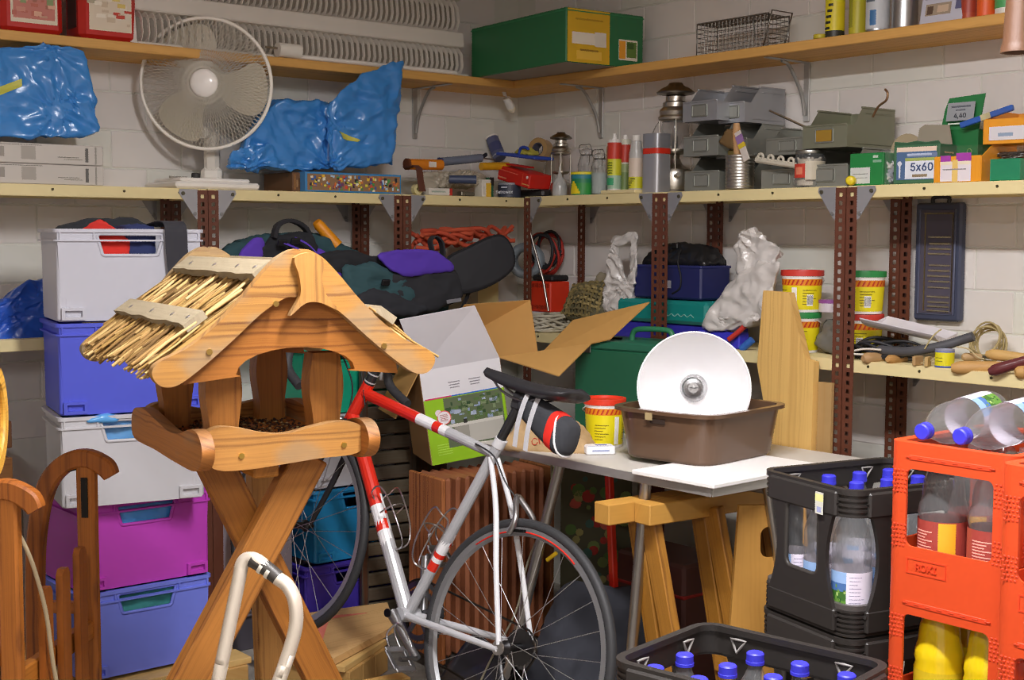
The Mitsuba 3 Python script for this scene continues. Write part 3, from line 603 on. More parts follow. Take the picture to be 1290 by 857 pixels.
part(sc, 'green_strip', [(bx(.34, .008, .016, (0, .012, .738)), '8f9a30')], 'satin', SC)
# chrome tube handle
ha = curve([(-2.471, -2.140, 0.625), (-2.436, -2.152, 0.796), (-2.429, -2.154, 0.829), (-2.420, -2.161, 0.840), (-2.408, -2.177, 0.836), (-2.388, -2.203, 0.810), (-2.376, -2.221, 0.796), (-2.370, -2.235, 0.771), (-2.370, -2.239, 0.732), (-2.379, -2.235, 0.690), (-2.397, -2.226, 0.632)], 6)
e0, e1 = V(*(-2.471, -2.140, 0.625)), V(*(-2.397, -2.226, 0.632))
down = lambda a, b: b + (b - a) * (b[2] - .022) / (a[2] - b[2])
hz = [down(ha[4], ha[0])] + list(ha) + [down(ha[-4], ha[-1])]
hd = solo('hand_cart', 'bent chrome tube handle of a hand cart below the bird house legs', 'hand cart', [(tube(curve(hz, 3), .0125, 14), 'e6dccc')], 'steel')
gp = tube([V(*(-2.416, -2.166, 0.839)), V(*(-2.401, -2.185, 0.827)), V(*(-2.386, -2.205, 0.809))], .0138, 14)
part(hd, 'grip', [(gp, '3a3632')], 'satin', label='dark printed grip')
part(hd, 'foot_plate', [(bx(.26, .10, .02, (hz[0][0] * .5 + hz[-1][0] * .5, hz[0][1] * .5 + hz[-1][1] * .5, .011), .004), '8a8a8a')], 'steel')
for q in (.35, .62): part(hd, 'grip_band', [(gp.at() if 0 else tube([V(*(-2.416, -2.166, 0.839)) * (1 - q) + V(*(-2.386, -2.205, 0.809)) * q, V(*(-2.416, -2.166, 0.839)) * (.88 - q) + V(*(-2.386, -2.205, 0.809)) * (q + .12)], .0142, 14), 'd0cabc')], 'satin')


# ---------------------------------------------------------------- stacking boxes
def clipwin(z0, z1, w0, w1): return Polygon([(-w1/2, z0), (w1/2, z0), (w0/2, z1), (-w0/2, z1)]).buffer(.006, 3)
_eb = {}
def eurobox(col, label, T, group=None, dark=None):
    """A 40 x 30 x 27 cm stacking box; front face at y = 0."""
    t = thing('stacking_box', label, 'storage box', group)
    if col not in _eb:
        W, D_, H = .40, .30, .262
        win = clipwin(.196, .240, .165, .140)
        k = lambda w: Polygon([(-w/2 + .012, .012), (w/2 - .012, .012), (w/2 - .002, H), (-w/2 + .002, H)])
        f = plate(k(W).difference(win), .004); sd = plate(k(D_), .004)
        body = [(f.at(0, .006, 0, rx=1.5), col), (f.at(0, D_ - .006, 0, rx=-1.5), col), (sd.at(-W/2 + .006, D_/2, 0, rz=90), col), (sd.at(W/2 - .006, D_/2, 0, rz=90), col), (bx(W - .03, D_ - .03, .004, (0, D_/2, .014)), col)]
        for x in (-.172, .172): body.append((bx(.010, .004, .215, (x, .004, .125), .001), col))
        for x in (-.19, .19): body.append((cyl(.010, .24, 10).at(x, .012, .012), col))
        rim = []
        for z, h, o in ((H - .005, .010, .008), (H - .032, .005, .008), (.010, .008, -.004)):
            q = rrect(W + 2*o, D_ + 2*o, .018, 4).difference(rrect(W - .014, D_ - .014, .012, 4)) if z > .1 else rrect(W + 2*o, D_ + 2*o, .018, 4).difference(rrect(W - .04, D_ - .04, .012, 4))
            rim.append([(slab(q, h, 40).at(0, D_/2, z - h/2), col)])
        for x in (-.10, .10, -.19, .19): rim[1].append((bx(.004, .012, .030, (x, -.002, H - .017)), col))
        o = np.array(win.buffer(.002).exterior.coords)[:-1]
        frame = [(tube(np.stack([o[:, 0], 0*o[:, 0] + .001, o[:, 1]], 1), .0055, 6, closed=True), col)]
        foot = [(plate(sbox(-.032, 0, .032, .034).difference(sbox(-.023, .008, .023, .026)), .014), col)]
        _eb[col] = [build(p, 'satin') for p in (body, rim[0], rim[1], rim[2], frame, foot)]
    b, r, r1, r2_, f, ft = _eb[col]
    part(t, 'body', b, None, T); part(t, 'rim', r, None, T); part(t, 'ledge', r1, None, T); part(t, 'foot_ring', r2_, None, T); part(t, 'handle_frame', f, None, T)
    for x in (-.158, .158): part(t, 'foot_bracket', ft, None, T @ fr(x, -.002, .010))
    return t
C1 = fr(-1.922, -.60, 0, 0)
stack = [(1.168, 'b9bac4', 'grey open stacking box with a red jacket in it, topmost of the left stack', -1.898), (.906, '4a55c8', 'bright blue stacking box between the two grey ones in the left stack', -1.902), (.645, 'bcbcc0', 'light grey stacking box above the magenta one, blue bag in its handle', -1.922), (.385, 'b13cae', 'magenta stacking box in the left stack', -1.916), (.124, '6a78d6', 'pale blue stacking box at the foot of the left stack', -1.918)]
UP3 = fr(-2.180, -.640, 0, -12) @ fr(.2, 0, 0)
for i, (z, c, l, x) in enumerate(stack): eurobox(c, l, UP3 @ fr(0, 0, z) if i < 3 else fr(x, -.60, z))
s2 = [(.003, '4534a0', 'violet stacking box on the floor behind the front wheel', -1.010), (.266, '2487be', 'cyan blue stacking box above the violet one behind the front wheel', -.972), (.529, 'c4c5ca', 'whitish stacking box under the turquoise one behind the bicycle head', -.972), (.790, '16a07c', 'turquoise stacking box topmost behind the bicycle head', -1.005)]
for z, c, l, x in s2: eurobox(c, l, fr(x, -.312, z))
part('stacking_box_004', 'sticker', [(card(.034, .03), 'd8d2a0'), (card(.024, .012, .001).at(0, -.0004, 0), 'a89860')], 'matte', fr(-2.055, -.5965, .124 + .205, ry=-18), label='yellowed paper sticker')
# what lies in them
def fold(pts, c, label, cat, name, mat='film', T=None, edge=.018, amp=.010, freq=22, seed=1, smooth=4): return solo(name, label, cat, [(blob(pts, edge, amp, freq, seed, smooth), c)], mat, T)
bb = lambda x0, x1, y0, y1, z0, z1: [(x, y, z) for x in (x0, x1) for y in (y0, y1) for z in (z0, z1)]
MV = UP3 @ np.linalg.inv(fr(-1.90, -.60, 0))
fold([bb(-2.05, -1.75, -.578, -.33, .70, .893)], '5f9ad0', 'pale blue plastic sack inside the grey box above the magenta one', 'plastic bag', 'plastic_bag', T=MV)
fold([[(-2.02, -.60, .899), (-1.94, -.60, .899), (-1.93, -.45, .90), (-2.0, -.42, .90), (-1.97, -.605, .912), (-1.95, -.606, .889), (-2.03, -.61, .893)]], '5aa0dc', 'scrap of light blue sack squeezed out under the bright blue box', 'plastic bag', 'plastic_bag', T=MV, edge=.01, amp=.004, smooth=1)
fold([bb(-2.07, -1.76, -.578, -.33, .44, .632)], '4a96dc', 'light blue plastic sack inside the magenta box', 'plastic bag', 'plastic_bag')
fold([bb(-2.08, -1.76, -.578, -.33, .18, .368)], '3c8a8a', 'green folded cloth inside the pale blue box', 'cloth', 'cloth', 'cloth')
jk = thing('jacket', 'red, navy and black jacket stuffed in the topmost grey box', 'jacket')
part(jk, 'red_shell', [(blob([bb(-2.03, -1.90, -.576, -.35, 1.22, 1.40) + [(-1.95, -.45, 1.452), (-1.98, -.5, 1.448)]], .018, .008, 18, 2, 4), 'd03028')], 'cloth', MV, label='red jacket shell')
part(jk, 'navy_sleeve', [(blob([bb(-1.905, -1.83, -.576, -.36, 1.25, 1.435)], .018, .008, 18, 3, 4), '2a3460')], 'cloth', MV, label='navy sleeve')
part(jk, 'collar', [(blob([[(-2.07, -.42, 1.425), (-1.80, -.40, 1.43), (-2.07, -.32, 1.425), (-1.80, -.30, 1.43), (-1.85, -.38, 1.462), (-2.0, -.4, 1.456), (-1.8, -.45, 1.40), (-1.8, -.3, 1.40)]], .02, .006, 18, 4, 4), '2c3036')], 'cloth', MV, label='black collar')
part(jk, 'strap', [(ribbon(curve([(-1.792, -.40, 1.44), (-1.785, -.56, 1.452), (-1.778, -.618, 1.440), (-1.775, -.622, 1.37), (-1.768, -.620, 1.29), (-1.762, -.618, 1.21)], 6), .062, .004, (1, 0, 0)), '34343a')], 'cloth', MV, label='wide black strap over the rim')
# pallets
def pallet(label, T, w, d, h, n, gap):
    t = thing('pallet', label, 'pallet')
    for i in range(n): part(t, 'plank', [(bx(w, (d - gap * (n-1)) / n, .02, (0, (i + .5) * d / n, h - .01), .002), ['c8a468', 'bd9758', 'd0b078'][i % 3])], 'pine', T)
    for x in (-w/2 + .06, 0, w/2 - .06): part(t, 'bearer', [(bx(.09, d, h - .02, (x, d/2, (h - .02) / 2), .003), 'b08a50')], 'pine', T)
pallet('low wooden pallet under the left stack of boxes', fr(-1.945, -.66, 0, 0), .68, .60, .118, 5, .02)
pl = solo('plank', 'pale plank with a red patch under the raised front wheel', 'plank', [(slab([(-1.46, -.86), (-1.09, -.68), (-.95, -.43), (-1.28, -.36), (-1.50, -.60)], .022), 'd2ac70')], 'pine', fr(0, 0, .104))
part(pl, 'red_patch', [(slab([(-1.43, -.76), (-1.22, -.48), (-1.08, -.50), (-1.30, -.40), (-1.42, -.56)][::1], .001).at(z=.0222), 'd87a68')], 'matte', fr(0, 0, .104))
pallet('small block pallet carrying the pale plank under the front wheel', fr(-1.27, -.80, 0, 30), .30, .30, .100, 3, .03)
solo('floor_beam', 'pale wooden beam lying on the floor before the left stack of boxes', 'wood', [(bx(.95, .06, .07, (0, 0, .035), .003), 'cda25c')], 'pine', fr(-1.72, -.92, 0, -6))
solo('plank_end', 'short pale batten lying on the floor below the pale plank', 'wood', [(bx(.36, .05, .045, (0, 0, .0225), .003), 'd0a868')], 'pine', fr(-1.72, -1.12, .0, -20))
cabn = thing('metal_cabinet', 'lilac grey metal cabinet standing between the two stacks of boxes', 'cabinet')
part(cabn, 'body', [(bx(.32, .26, .60, (0, .15, .42), .006), 'a9a4b0')], 'steel', fr(-1.40, -.29, 0))
part(cabn, 'door', [(bx(.31, .014, .56, (0, .012, .42), .004), 'aca7b4')], 'steel', fr(-1.40, -.29, 0))
part(cabn, 'plinth', [(bx(.28, .22, .12, (0, .15, .06), .003), '6a6670')], 'steel', fr(-1.40, -.29, 0))
solo('tube_roll', 'pale mint cardboard tube standing on the lilac cabinet', 'tube', [(cyl(.029, .335, 20, b=.002), 'b6cdbc')], 'satin', fr(-1.505, -.165, .721))

# ---------------------------------------------------------------- bottles
def pet(r=.0435, h=.288, waist=True):
    p = [(0, .004), (r*.6, 0), (r*.92, .006), (r, .02), (r, .09), (r*.955, .10), (r, .11), (r, .155), (r*.96, .165), (r, .172)] if waist else [(0, .004), (r*.6, 0), (r*.95, .006), (r, .02), (r, .172)]
    p += [(r*.98, .19), (r*.88, .208), (r*.66, .232), (r*.42, .252), (.0135, .264), (.0135, .272), (.0165, .2725), (.0165, .2755), (.0125, .276), (.0125, .286)]
    return lathe([(a, z * h / .288) for a, z in p], 24, 60)
def capmesh(z, r=.0165):
    a = np.arange(48) / 48 * 2 * math.pi
    return lathe([(0, z + .0215), (r - .0025, z + .0215), (r, z + .019), (r, z + .006), (r + .0008, z + .0055), (r + .0008, z), (0, z)], 28, 35)
CAP = '3838c8'
B1 = build([(pet(), 'd8dcde')], 'haze'); BC = build([(capmesh(.272), CAP)], 'satin')
pic = []
rl = random.Random(11)
R1 = .0440
for i, (z0, z1, c) in enumerate(((.035, .062, '5f8f38'), (.062, .082, '3c6a2c'), (.082, .1, '4a6fa8'), (.1, .125, '8fb0dc'))):
    pic.append((wrap(R1, z0, z1, -140, -80, 12), c))
pic.append((wrap(R1, .035, .125, -80, 220, 36), 'ded8e6'))
for i in range(9): pic.append((wrap(R1 + .0004, .050 + i * .008, .0515 + i * .008, -72, -72 + rl.uniform(20, 45), 8), '8a84a0'))
for i in range(14):
    a = rl.uniform(-138, -86); z = rl.uniform(.037, .09); pic.append((wrap(R1 + .0003, z, z + rl.uniform(.004, .012), a, a + rl.uniform(4, 10), 4), rl.choice(['2e5a26', '6f9a40', '587f9c', '9cb86a'])))
BL = build(pic, 'satin')
BF = build([(lathe([(0, .003), (R1*.9, .0035), (R1*.985, .012), (R1*.985, .03), (0, .006)], 20), 'b8b8bc')], 'chrome')
def bottle(label, T, group, shapes=None, lab=True, turn=0, cap=True):
    t = thing('bottle', label, 'bottle', group)
    A = shapes or (B1, BC, BL)
    part(t, 'body', A[0], None, T)
    if cap: part(t, 'cap', A[1], None, T, label='blue screw cap')
    if lab: part(t, 'paper_label', A[2], None, T @ fr(rz=turn))
    return t

# ---------------------------------------------------------------- black bottle crates
CH, CK = .325, '2a2725'
def hourglass(w, hh, ww):
    z = np.linspace(.045, hh - .03, 14); u = (z - .045) / (hh - .075)
    half = w / 2 - .034 * np.sin(np.clip(u, 0, 1) * math.pi) ** .9
    P = Polygon([*zip(half, z), *zip(-half[::-1], z[::-1])])
    return P.difference(rrect(ww, .125, .018).buffer(0) if 0 else affinity.translate(rrect(ww, .15, .020), 0, .195))
def ringslab(w, d, r, t, z, h): return slab(rrect(w, d, r, 5).difference(rrect(w - 2*t, d - 2*t, max(r - t, .004), 5)), h, 40).at(z=z)
bc = {}
W_, D_ = .400, .322
bc['rim'] = build([(ringslab(W_, D_, .045, .016, CH - .012, .012), CK), (ringslab(W_ - .010, D_ - .010, .04, .006, CH - .055, .045), CK), *[(ringslab(W_ - .002, D_ - .002, .044, .008, CH - .060 + .0115 * i, .005), CK) for i in range(4)]], 'satin')
bc['base'] = build([(ringslab(W_ - .012, D_ - .012, .042, .012, .060, .012), '4a4644'), (ringslab(W_ - .016, D_ - .016, .04, .006, .004, .058), CK), *[(ringslab(W_ - .008, D_ - .008, .042, .008, .004 + .0105 * i, .005), CK) for i in range(6)], (slab(rrect(W_ - .03, D_ - .03, .03), .008).at(z=.006), CK)], 'satin')
for nm, w in (('long', W_), ('short', D_)):
    pw = w - .085
    bc[nm] = build([(plate(hourglass(pw, CH, pw * .48), .010, 30), CK), (bx(pw * .98, .016, .055, (0, 0, CH - .034), .004), '2e2b29'), (bx(pw * .98, .014, .05, (0, 0, .036), .004), CK)], 'satin')
    o = np.array(affinity.translate(rrect(pw * .48, .15, .020), 0, .195).exterior.coords)[:-1]
    bc[nm + 'f'] = build([(tube(np.stack([o[:, 0], 0*o[:, 0], o[:, 1]], 1), .006, 6, closed=True), '35322f')], 'satin')
tri = V((-.016, 0, 0), (.016, 0, 0), (.004, 0, -.026))
bc['hook'] = build([(tube(np.array([(-.016, 0, 0), (0, 0, 0), (.016, 0, 0), (.010, 0, -.013), (.004, 0, -.026), (-.006, 0, -.013)]), .0028, 6, closed=True), '8a8784')], 'satin')
bc['text'] = build([(txt('MEHRWEG PFANDFLASCHE', .007), '3a3735')], 'satin') if 0 else None
def black_crate(label, T, bottles=None, blabel='', bgroup='', turn=0):
    t = thing('bottle_crate', label, 'bottle crate')
    part(t, 'rim', bc['rim'], None, T); part(t, 'base', bc['base'], None, T)
    for s in (0, 180):
        for k, dd, a in (('short', W_/2 - .002, 90), ('long', D_/2 - .002, 0)):
            p = T @ fr(0, 0, 0, a + s) @ fr(0, -dd, 0)
            part(t, 'side_panel', bc[k], None, p); part(t, 'window_frame', bc[k + 'f'], None, p)
            for x in (-.075, .075) if k == 'short' else (-.11, .11): part(t, 'hook', bc['hook'], None, p @ fr(x, .018, CH - .018))
    if bottles:
        for i in range(4):
            for j in range(3):
                if (i, j) in bottles: continue
                lab = f"{blabel}, {('front', 'middle', 'back')[j]} row, {('first', 'second', 'third', 'last')[i]} from the left"
                bottle(lab, T @ fr((i - 1.5) * .0925, (j - 1) * .0955, .0145, 0), bgroup, turn=turn + (i * 37 + j * 61) % 30 - 15)
TA = fr(-.985, -2.455, -.101, -13)
TB = fr(-1.736, -2.735, .009, -80.5)

solo('wooden_block', 'low wooden plinth under the tall black crate stack', 'plinth', [(bx(.36, .29, .222, (0, 0, .112), .004), 'a98248')], 'pine', TA @ fr(z=.101))
black_crate('black bottle crate at the foot of the tall black stack, ribbed corner in view', TA @ fr(z=.001 + CH))
black_crate('black bottle crate on top of the tall stack beside the orange crates', TA @ fr(z=.001 + 2*CH), [(9, 9)], 'blue capped bottle in the topmost black crate', 'bottles in the topmost black crate', -50)
solo('wooden_block', 'wooden plinth beneath the low front bottle crate', 'plinth', [(bx(.36, .29, .322, (0, 0, .162), .004), 'a98248')], 'pine', TB @ fr(z=-.008))
black_crate('low black bottle crate of blue capped bottles at the bottom edge in front', TB @ fr(z=.001 + CH), [(0, 2)], 'blue capped bottle in the low front crate', 'bottles in the low front crate', 20)
part('bottle_crate_001', 'paper_sticker', [(card(.026, .048), 'c8c8bc'), (card(.026, .016, .001).at(0, -.0003, .012), 'd8d890'), (card(.014, .012, .001).at(0, -.0003, -.014), '9aa0c8')], 'matte', TA @ fr(z=2*CH) @ fr(-.2115, -.070, CH - .038, -90), label='worn paper sticker')

# ---------------------------------------------------------------- orange bottle crates
OR = 'cb471f'
def ccw(p):
    q = np.array(p.exterior.coords)[:-1]
    return q if p.exterior.is_ccw else q[::-1]
def orange_mesh():
    W, D_, H = .37, .285, .297; cs = manifold3d.CrossSection
    def rr(w, d, r): return cs([ccw(rrect(w, d, r, 6))])
    m = manifold3d.Manifold.extrude(rr(W, D_, .034) - rr(W - .012, D_ - .012, .028), H)
    def win(w, z0, z1, L, axis):
        q = ccw(rrect(w, z1 - z0, .014, 5))
        k = manifold3d.Manifold.extrude(cs([q]), L).translate([0, 0, -L/2]).rotate([90, 0, 0]).translate([0, 0, (z0 + z1) / 2])
        return k if axis == 'y' else k.rotate([0, 0, 90])
    m = m - win(W - .115, .088, .245, 1, 'y') - win(D_ - .095, .088, .245, 1, 'x')
    m = m + manifold3d.Manifold.extrude(rr(W - .02, D_ - .02, .026), .006).translate([0, 0, .01])
    return mk(m, 30)
om = orange_mesh()
oc = {'body': build([(om, OR), (ringslab(.366, .281, .032, .022, .289, .008), OR)], 'satin')}
dots = []
for i in range(6):
    for j in range(4): dots.append((bx(.0052, .002, .0042, ((j - 1.5) * .0085 + (i % 2) * .003, 0, (i - 2.5) * .0085), .0008), 'c83c1c'))
oc['dots'] = build(dots, 'satin')
oc['logo'] = build([(plate(sbox(-.045, -.016, .045, .016).difference(sbox(-.042, -.013, .042, .013)), .002), 'd0401e'), (txt('ROXI', .014, depth=.002, bold=True), 'cc3e1e')], 'satin')
oc['bar'] = build([(bx(.18, .003, .010, (0, 0, 0), .001), 'd24220'), *[(bx(.012, .003, .003, (-.09 + .026 * i, -.001, .0), .0005), 'bb3818') for i in range(8)]], 'satin')
def orange_crate(label, T):
    t = thing('bottle_crate', label, 'bottle crate')
    part(t, 'body', oc['body'], None, T)
    for s, dd, w in ((-90, .185, .095), (0, .1425, .1275), (90, .185, .095), (180, .1425, .1275)):
        P_ = T @ fr(0, 0, 0, s) @ fr(0, -dd - .0005, 0)
        for x in (-w - .016, w + .016):
            for z in (.108, .218): part(t, 'grip_dots', oc['dots'], None, P_ @ fr(x, 0, z))
        part(t, 'top_bar', oc['bar'], None, P_ @ fr(0, 0, .268))
    part(t, 'emblem', oc['logo'], None, T @ fr(0, 0, 0, -90) @ fr(-.045, -.1855, .050))
TO = fr(-1.068, -2.818, 0, 0)
for k, l in enumerate(('orange bottle crate at the floor under the yellow bottles', 'orange bottle crate of yellow lemonade bottles, below the topmost orange one', 'orange bottle crate with two bottles lying on top')): orange_crate(l, TO @ fr(z=.001 + .2955 * k + .115))
TO2 = fr(-1.158, -3.118, 0, -3)
for k, l in enumerate(('orange bottle crate at the floor at the right edge', 'orange bottle crate at the right edge in the middle of the cut-off stack', 'orange bottle crate topmost at the right edge, cut by the picture edge')): orange_crate(l, TO2 @ fr(z=.001 + .2955 * k + .115))
def wide(r, h, col): return lathe([(a * r, z * h) for a, z in ((0, .01), (.7, 0), (.97, .03), (1, .07), (1, .42), (.95, .45), (1, .49), (.97, .55), (.86, .62), (.84, .68), (.80, .74), (.62, .84), (.42, .91), (.30, .935), (.30, .965), (.27, .97), (.27, 1))], 26, 60)
yb = build([(wide(.049, .268, 0), 'd8bc14')], 'gloss'); yc = build([(capmesh(.256, .018), 'd8b020')], 'satin')
yl = build([(wrap(.0492, .03, .11, 0, 360, 40), 'c8b020'), (wrap(.0496, .045, .095, 150, 215, 12), '3f6b2a'), *[(wrap(.0499, .055 + .009*i, .057 + .009*i, 158, 200, 8), 'a8b890') for i in range(4)]], 'satin')
wb = build([(wide(.049, .268, 0), 'd8dcde')], 'haze'); rl_ = []
for i in range(10): rl_.append((wrap(.0499, .045 + .006*i, .0475 + .006*i, 160, 160 + rl.uniform(25, 52), 8), 'e0a090'))
wl = build([(wrap(.0492, .03, .122, 0, 360, 40), '9a4038'), (wrap(.0496, .032, .12, 222, 262, 10), 'e0a828'), (wrap(.0496, .034, .044, 150, 185, 8), 'e8e8e8'), *rl_], 'satin')
for i in range(3):
    for j in range(2):
        p = fr((i - 1) * .112, (j - .5) * .112, .0185, 0)
        bottle(f"yellow lemonade bottle in the lower orange crate, {('right', 'left')[j]} file, {('front', 'middle', 'rear')[i]} one", TO @ fr(z=.4115) @ p, 'lemonade bottles', (yb, yc, yl), turn=17 * i + 40 * j)
        bottle(f"wide red labelled bottle in the topmost orange crate, {('right', 'left')[j]} file, {('front', 'middle', 'rear')[i]} one", TO @ fr(z=.7070) @ p, 'wide bottles with red labels', (wb, yc, wl), turn=-20 * j, cap=False)
ROT = lambda y, x, z, a: fr(x, y, z, a) @ fr(ry=90)
def lying(label, p0, a, tilt=0):
    T = fr(p0[0], p0[1], p0[2], a) @ fr(ry=-94)
    b = bottle(label, T, None, turn=60); return b
lying('clear bottle lying on the topmost orange crate, the one nearer the black crates', (-.945, -2.728, 1.046), 3)
lying('clear bottle lying on the topmost orange crate, the one nearer the picture edge', (-.945, -2.838, 1.046), -2)
lying('clear bottle with a blue cap lying on the cut-off orange stack at the right edge', (-1.02, -3.055, 1.046), 0)

for T_, l in ((TO, 'low wooden pallet under the orange crates'), (TO2, 'low wooden pallet under the cut-off orange stack')):
    pallet(l, T_ @ fr(0, -.14, 0, 0), .34, .28, .114, 3, .02)


# ---------------------------------------------------------------- work table
tb = thing('work_table', 'grey topped work table on slanted tube legs, carrying the brown basin', 'table')
TZ = .785
part(tb, 'table_top', [(bx(.68, .96, .022, (-.715, -1.55, TZ - .011), .003), 'c3bfb6')], 'satin')
part(tb, 'edge_strip', [(bx(.004, .96, .024, (-1.057, -1.55, TZ - .012), .001), 'a9a6a2')], 'steel')
part(tb, 'edge_strip', [(bx(.68, .004, .024, (-.715, -2.032, TZ - .012), .001), 'b4b1ac')], 'steel')
for a, b in (((-1.02, -1.42, TZ - .024), (-1.10, -1.24, .0)), ((-1.02, -1.765, TZ - .024), (-1.03, -1.70, 0)), ((-.42, -1.16, TZ - .024), (-.40, -1.13, 0)), ((-.42, -1.96, TZ - .024), (-.38, -2.06, 0)), ((-.80, -2.0, TZ - .024), (-.70, -2.08, 0))):
    part(tb, 'leg', [(tube([a, b], .0165, 12), 'b9b7b2')], 'metal')
part(tb, 'stretcher', [(bar((-.72, -1.15, TZ - .05), (-.72, -1.95, TZ - .05), .03, .04, .003), '9c9a96')], 'steel')
solo('laminate_sheet', 'thin white laminated panel lying on the table corner under the basin', 'board', [(bx(.46, .28, .012, (0, 0, .006), .002), 'e9e8e6')], 'satin', fr(-.845, -1.902, TZ + .001, 2))
# brown basin
ba = thing('basin', 'brown plastic basin holding the white lamp shade on the table', 'basin')
BA = fr(-.752, -1.712, TZ + .014, 7)
part(ba, 'body', [(tub(.36, .30, .395, .335, .142, .004, 5.5, 48, .014).at(), '5f4735')], 'gloss', BA)
for s in (-1, 1): part(ba, 'grip_slot', [(bx(.004, .05, .012, (s * .199, 0, .112), .001), '2e1f16')], 'matte', BA)
part(ba, 'price_tag', [(card(.024, .020), 'a8946a')], 'matte', BA @ fr(-.2125, .02, .126, -90), label='small tan sticker')
# enamel lamp shade with its bulb
ls = thing('lamp_shade', 'large white enamel lamp shade with a bare bulb, lying in the brown basin', 'lamp')
sc_ = V(*(-0.800, -1.731, 0.992)); vd = V(-3.533, -4.241, 1.41) - sc_
LS = fr(sc_[0], sc_[1], sc_[2], math.degrees(math.atan2(vd[0], -vd[1])) + 2) @ fr(rx=84)   # its axis looks out of the basin, a little upwards
part(ls, 'shade', [(lathe([(.1535, .0), (.158, -.002), (.159, .004), (.155, .006), (.135, -.022), (.10, -.058), (.065, -.085), (.040, -.100), (.034, -.135), (.030, -.135), (.030, -.100), (.040, -.095), (.065, -.080), (.10, -.053), (.135, -.017), (.1535, .004)][::-1], 56, 40), 'f4f4f6')], 'gloss', LS)
part(ls, 'socket', [(lathe([(0, -.094), (.024, -.094), (.028, -.078), (.026, -.060), (.017, -.058), (.0145, -.042), (0, -.042)][::-1], 24), 'b8b8b8')], 'metal', LS)
part(ls, 'bulb', [(lathe([(q[0] * 1.3, q[1] * 1.2) for q in ((0, .034), (.010, .032), (.022, .024), (.0295, .008), (.030, -.004), (.025, -.020), (.0165, -.036), (.0145, -.048))][::-1], 28, 80), '5a5e64')], 'haze', LS, label='clear light bulb')
part(ls, 'filament', [(tube(curve([(-.012, 0, -.01), (-.006, .002, .0), (0, -.002, -.004), (.006, .002, .0), (.012, 0, -.01)], 5), .0009, 5), '4a4a4a'), (rod((-.004, 0, -.04), (-.012, 0, -.01), .0008, 5), '8a8a8a'), (rod((.004, 0, -.04), (.012, 0, -.01), .0008, 5), '8a8a8a')], 'metal', LS)
# buckets of paint or filler, printed yellow
def bucket(label, T, lid, r=.060, h=.128, text=True, handle=True):
    t = thing('bucket', label, 'bucket')
    part(t, 'body', [(lathe([(0, 0), (r*.87, 0), (r*.88, .003), (r*.985, h - .016), (r*1.01, h - .014), (r*1.01, h - .003), (0, h - .003)], 40, 35), 'eceae6')], 'satin', T)
    part(t, 'lid', [(lathe([(0, h + .001), (r*.86, h + .001), (r*.88, h + .007), (r*1.05, h + .007), (r*1.06, h + .004), (r*1.06, h - .010), (r*1.02, h - .011)][::-1], 40, 35), lid)], 'satin', T)
    k = lambda z: r * (.88 + .105 * z / (h - .016))
    def lw(z0, z1, a0, a1, c, o=.0):
        a = np.radians(np.linspace(a0, a1, 24)); v = np.vstack([np.stack([(k(z) + .0006 + o) * np.cos(a), (k(z) + .0006 + o) * np.sin(a), a*0 + z], 1) for z in (z0, z1)]); i = np.arange(23)
        return (Pc(v, np.vstack([np.stack([i, i+1, 24+i+1], 1), np.stack([i, 24+i+1, 24+i], 1)]), uvs(v)), c)
    Y = 'e6d818'; P_ = [lw(.008, h - .040, -270, 90, Y), lw(h - .040, h - .020, -270, 90, 'e08a1c', .0001)]
    for i in range(26):
        a = -265 + i * 13.5
        q = lw(h - .038, h - .022, a, a + 5, 'c0341c', .0004); q[0].v[24:, :2] = q[0].v[24:, :2] @ np.array([[math.cos(.12), math.sin(.12)], [-math.sin(.12), math.cos(.12)]]); P_.append(q)
    for a0 in (-190, -95, 30):
        for i in range(6): P_.append(lw(.024 + i * .0085, .0265 + i * .0085, a0, a0 + 26 + 9 * ((i * 7) % 3), '8a7a18', .0004))
    P_.append(lw(.010, h - .045, -128, -112, 'f0efe6', .0003))
    P_.append(lw(.020, .055, -82, -62, 'f4f4f0', .0005))
    for i in range(7): P_.append(lw(.024, .052, -80.5 + i * 2.6, -79.2 + i * 2.6, '30302c', .0009))
    part(t, 'printed_label', P_, 'satin', T, label='yellow printed label with a barcode')
    if handle: part(t, 'handle', [(tube(curve([(r*1.03, 0, h - .012), (r*.80, -r*.75, h - .030), (0, -r*1.08, h - .045), (-r*.80, -r*.75, h - .030), (-r*1.03, 0, h - .012)], 6), .0016, 6), 'e8e8e4')], 'satin', T @ fr(rz=150))
    return t
bucket('white and yellow filler bucket with a red lid on the table beside the basin', fr(-.800, -1.372, TZ + .001, 25), 'dc3a20', .061, .138)
pk = thing('paper_pack', 'small white paper pack on the table in front of the filler bucket', 'pack')
PK = fr(-.915, -1.470, TZ + .001, -32)
part(pk, 'box', [(bx(.085, .058, .024, (0, 0, .012), .003), 'e8e8ea')], 'satin', PK)
part(pk, 'print', [(bx(.034, .014, .0006, (.006, .004, .0243)), '5a62b0'), (bx(.05, .0006, .005, (0, -.0292, .012)), '9aa4c8'), (bx(.07, .006, .0006, (0, -.018, .0243)), 'b0b8d0')], 'satin', PK)
pbg = thing('paper_bag', 'crumpled brown paper bag with red lettering under the saddle', 'paper bag')
PB = fr(-.965, -1.318, TZ + .001, -52)
part(pbg, 'body', [(blob([[(-.14, -.05, 0), (.12, -.06, 0), (.13, .05, 0), (-.13, .06, 0), (-.10, 0, .075), (.06, -.02, .085), (.09, .03, .055), (-.04, .0, .095)]], .012, .010, 22, 8, 2), 'b89a70')], 'matte', PB)
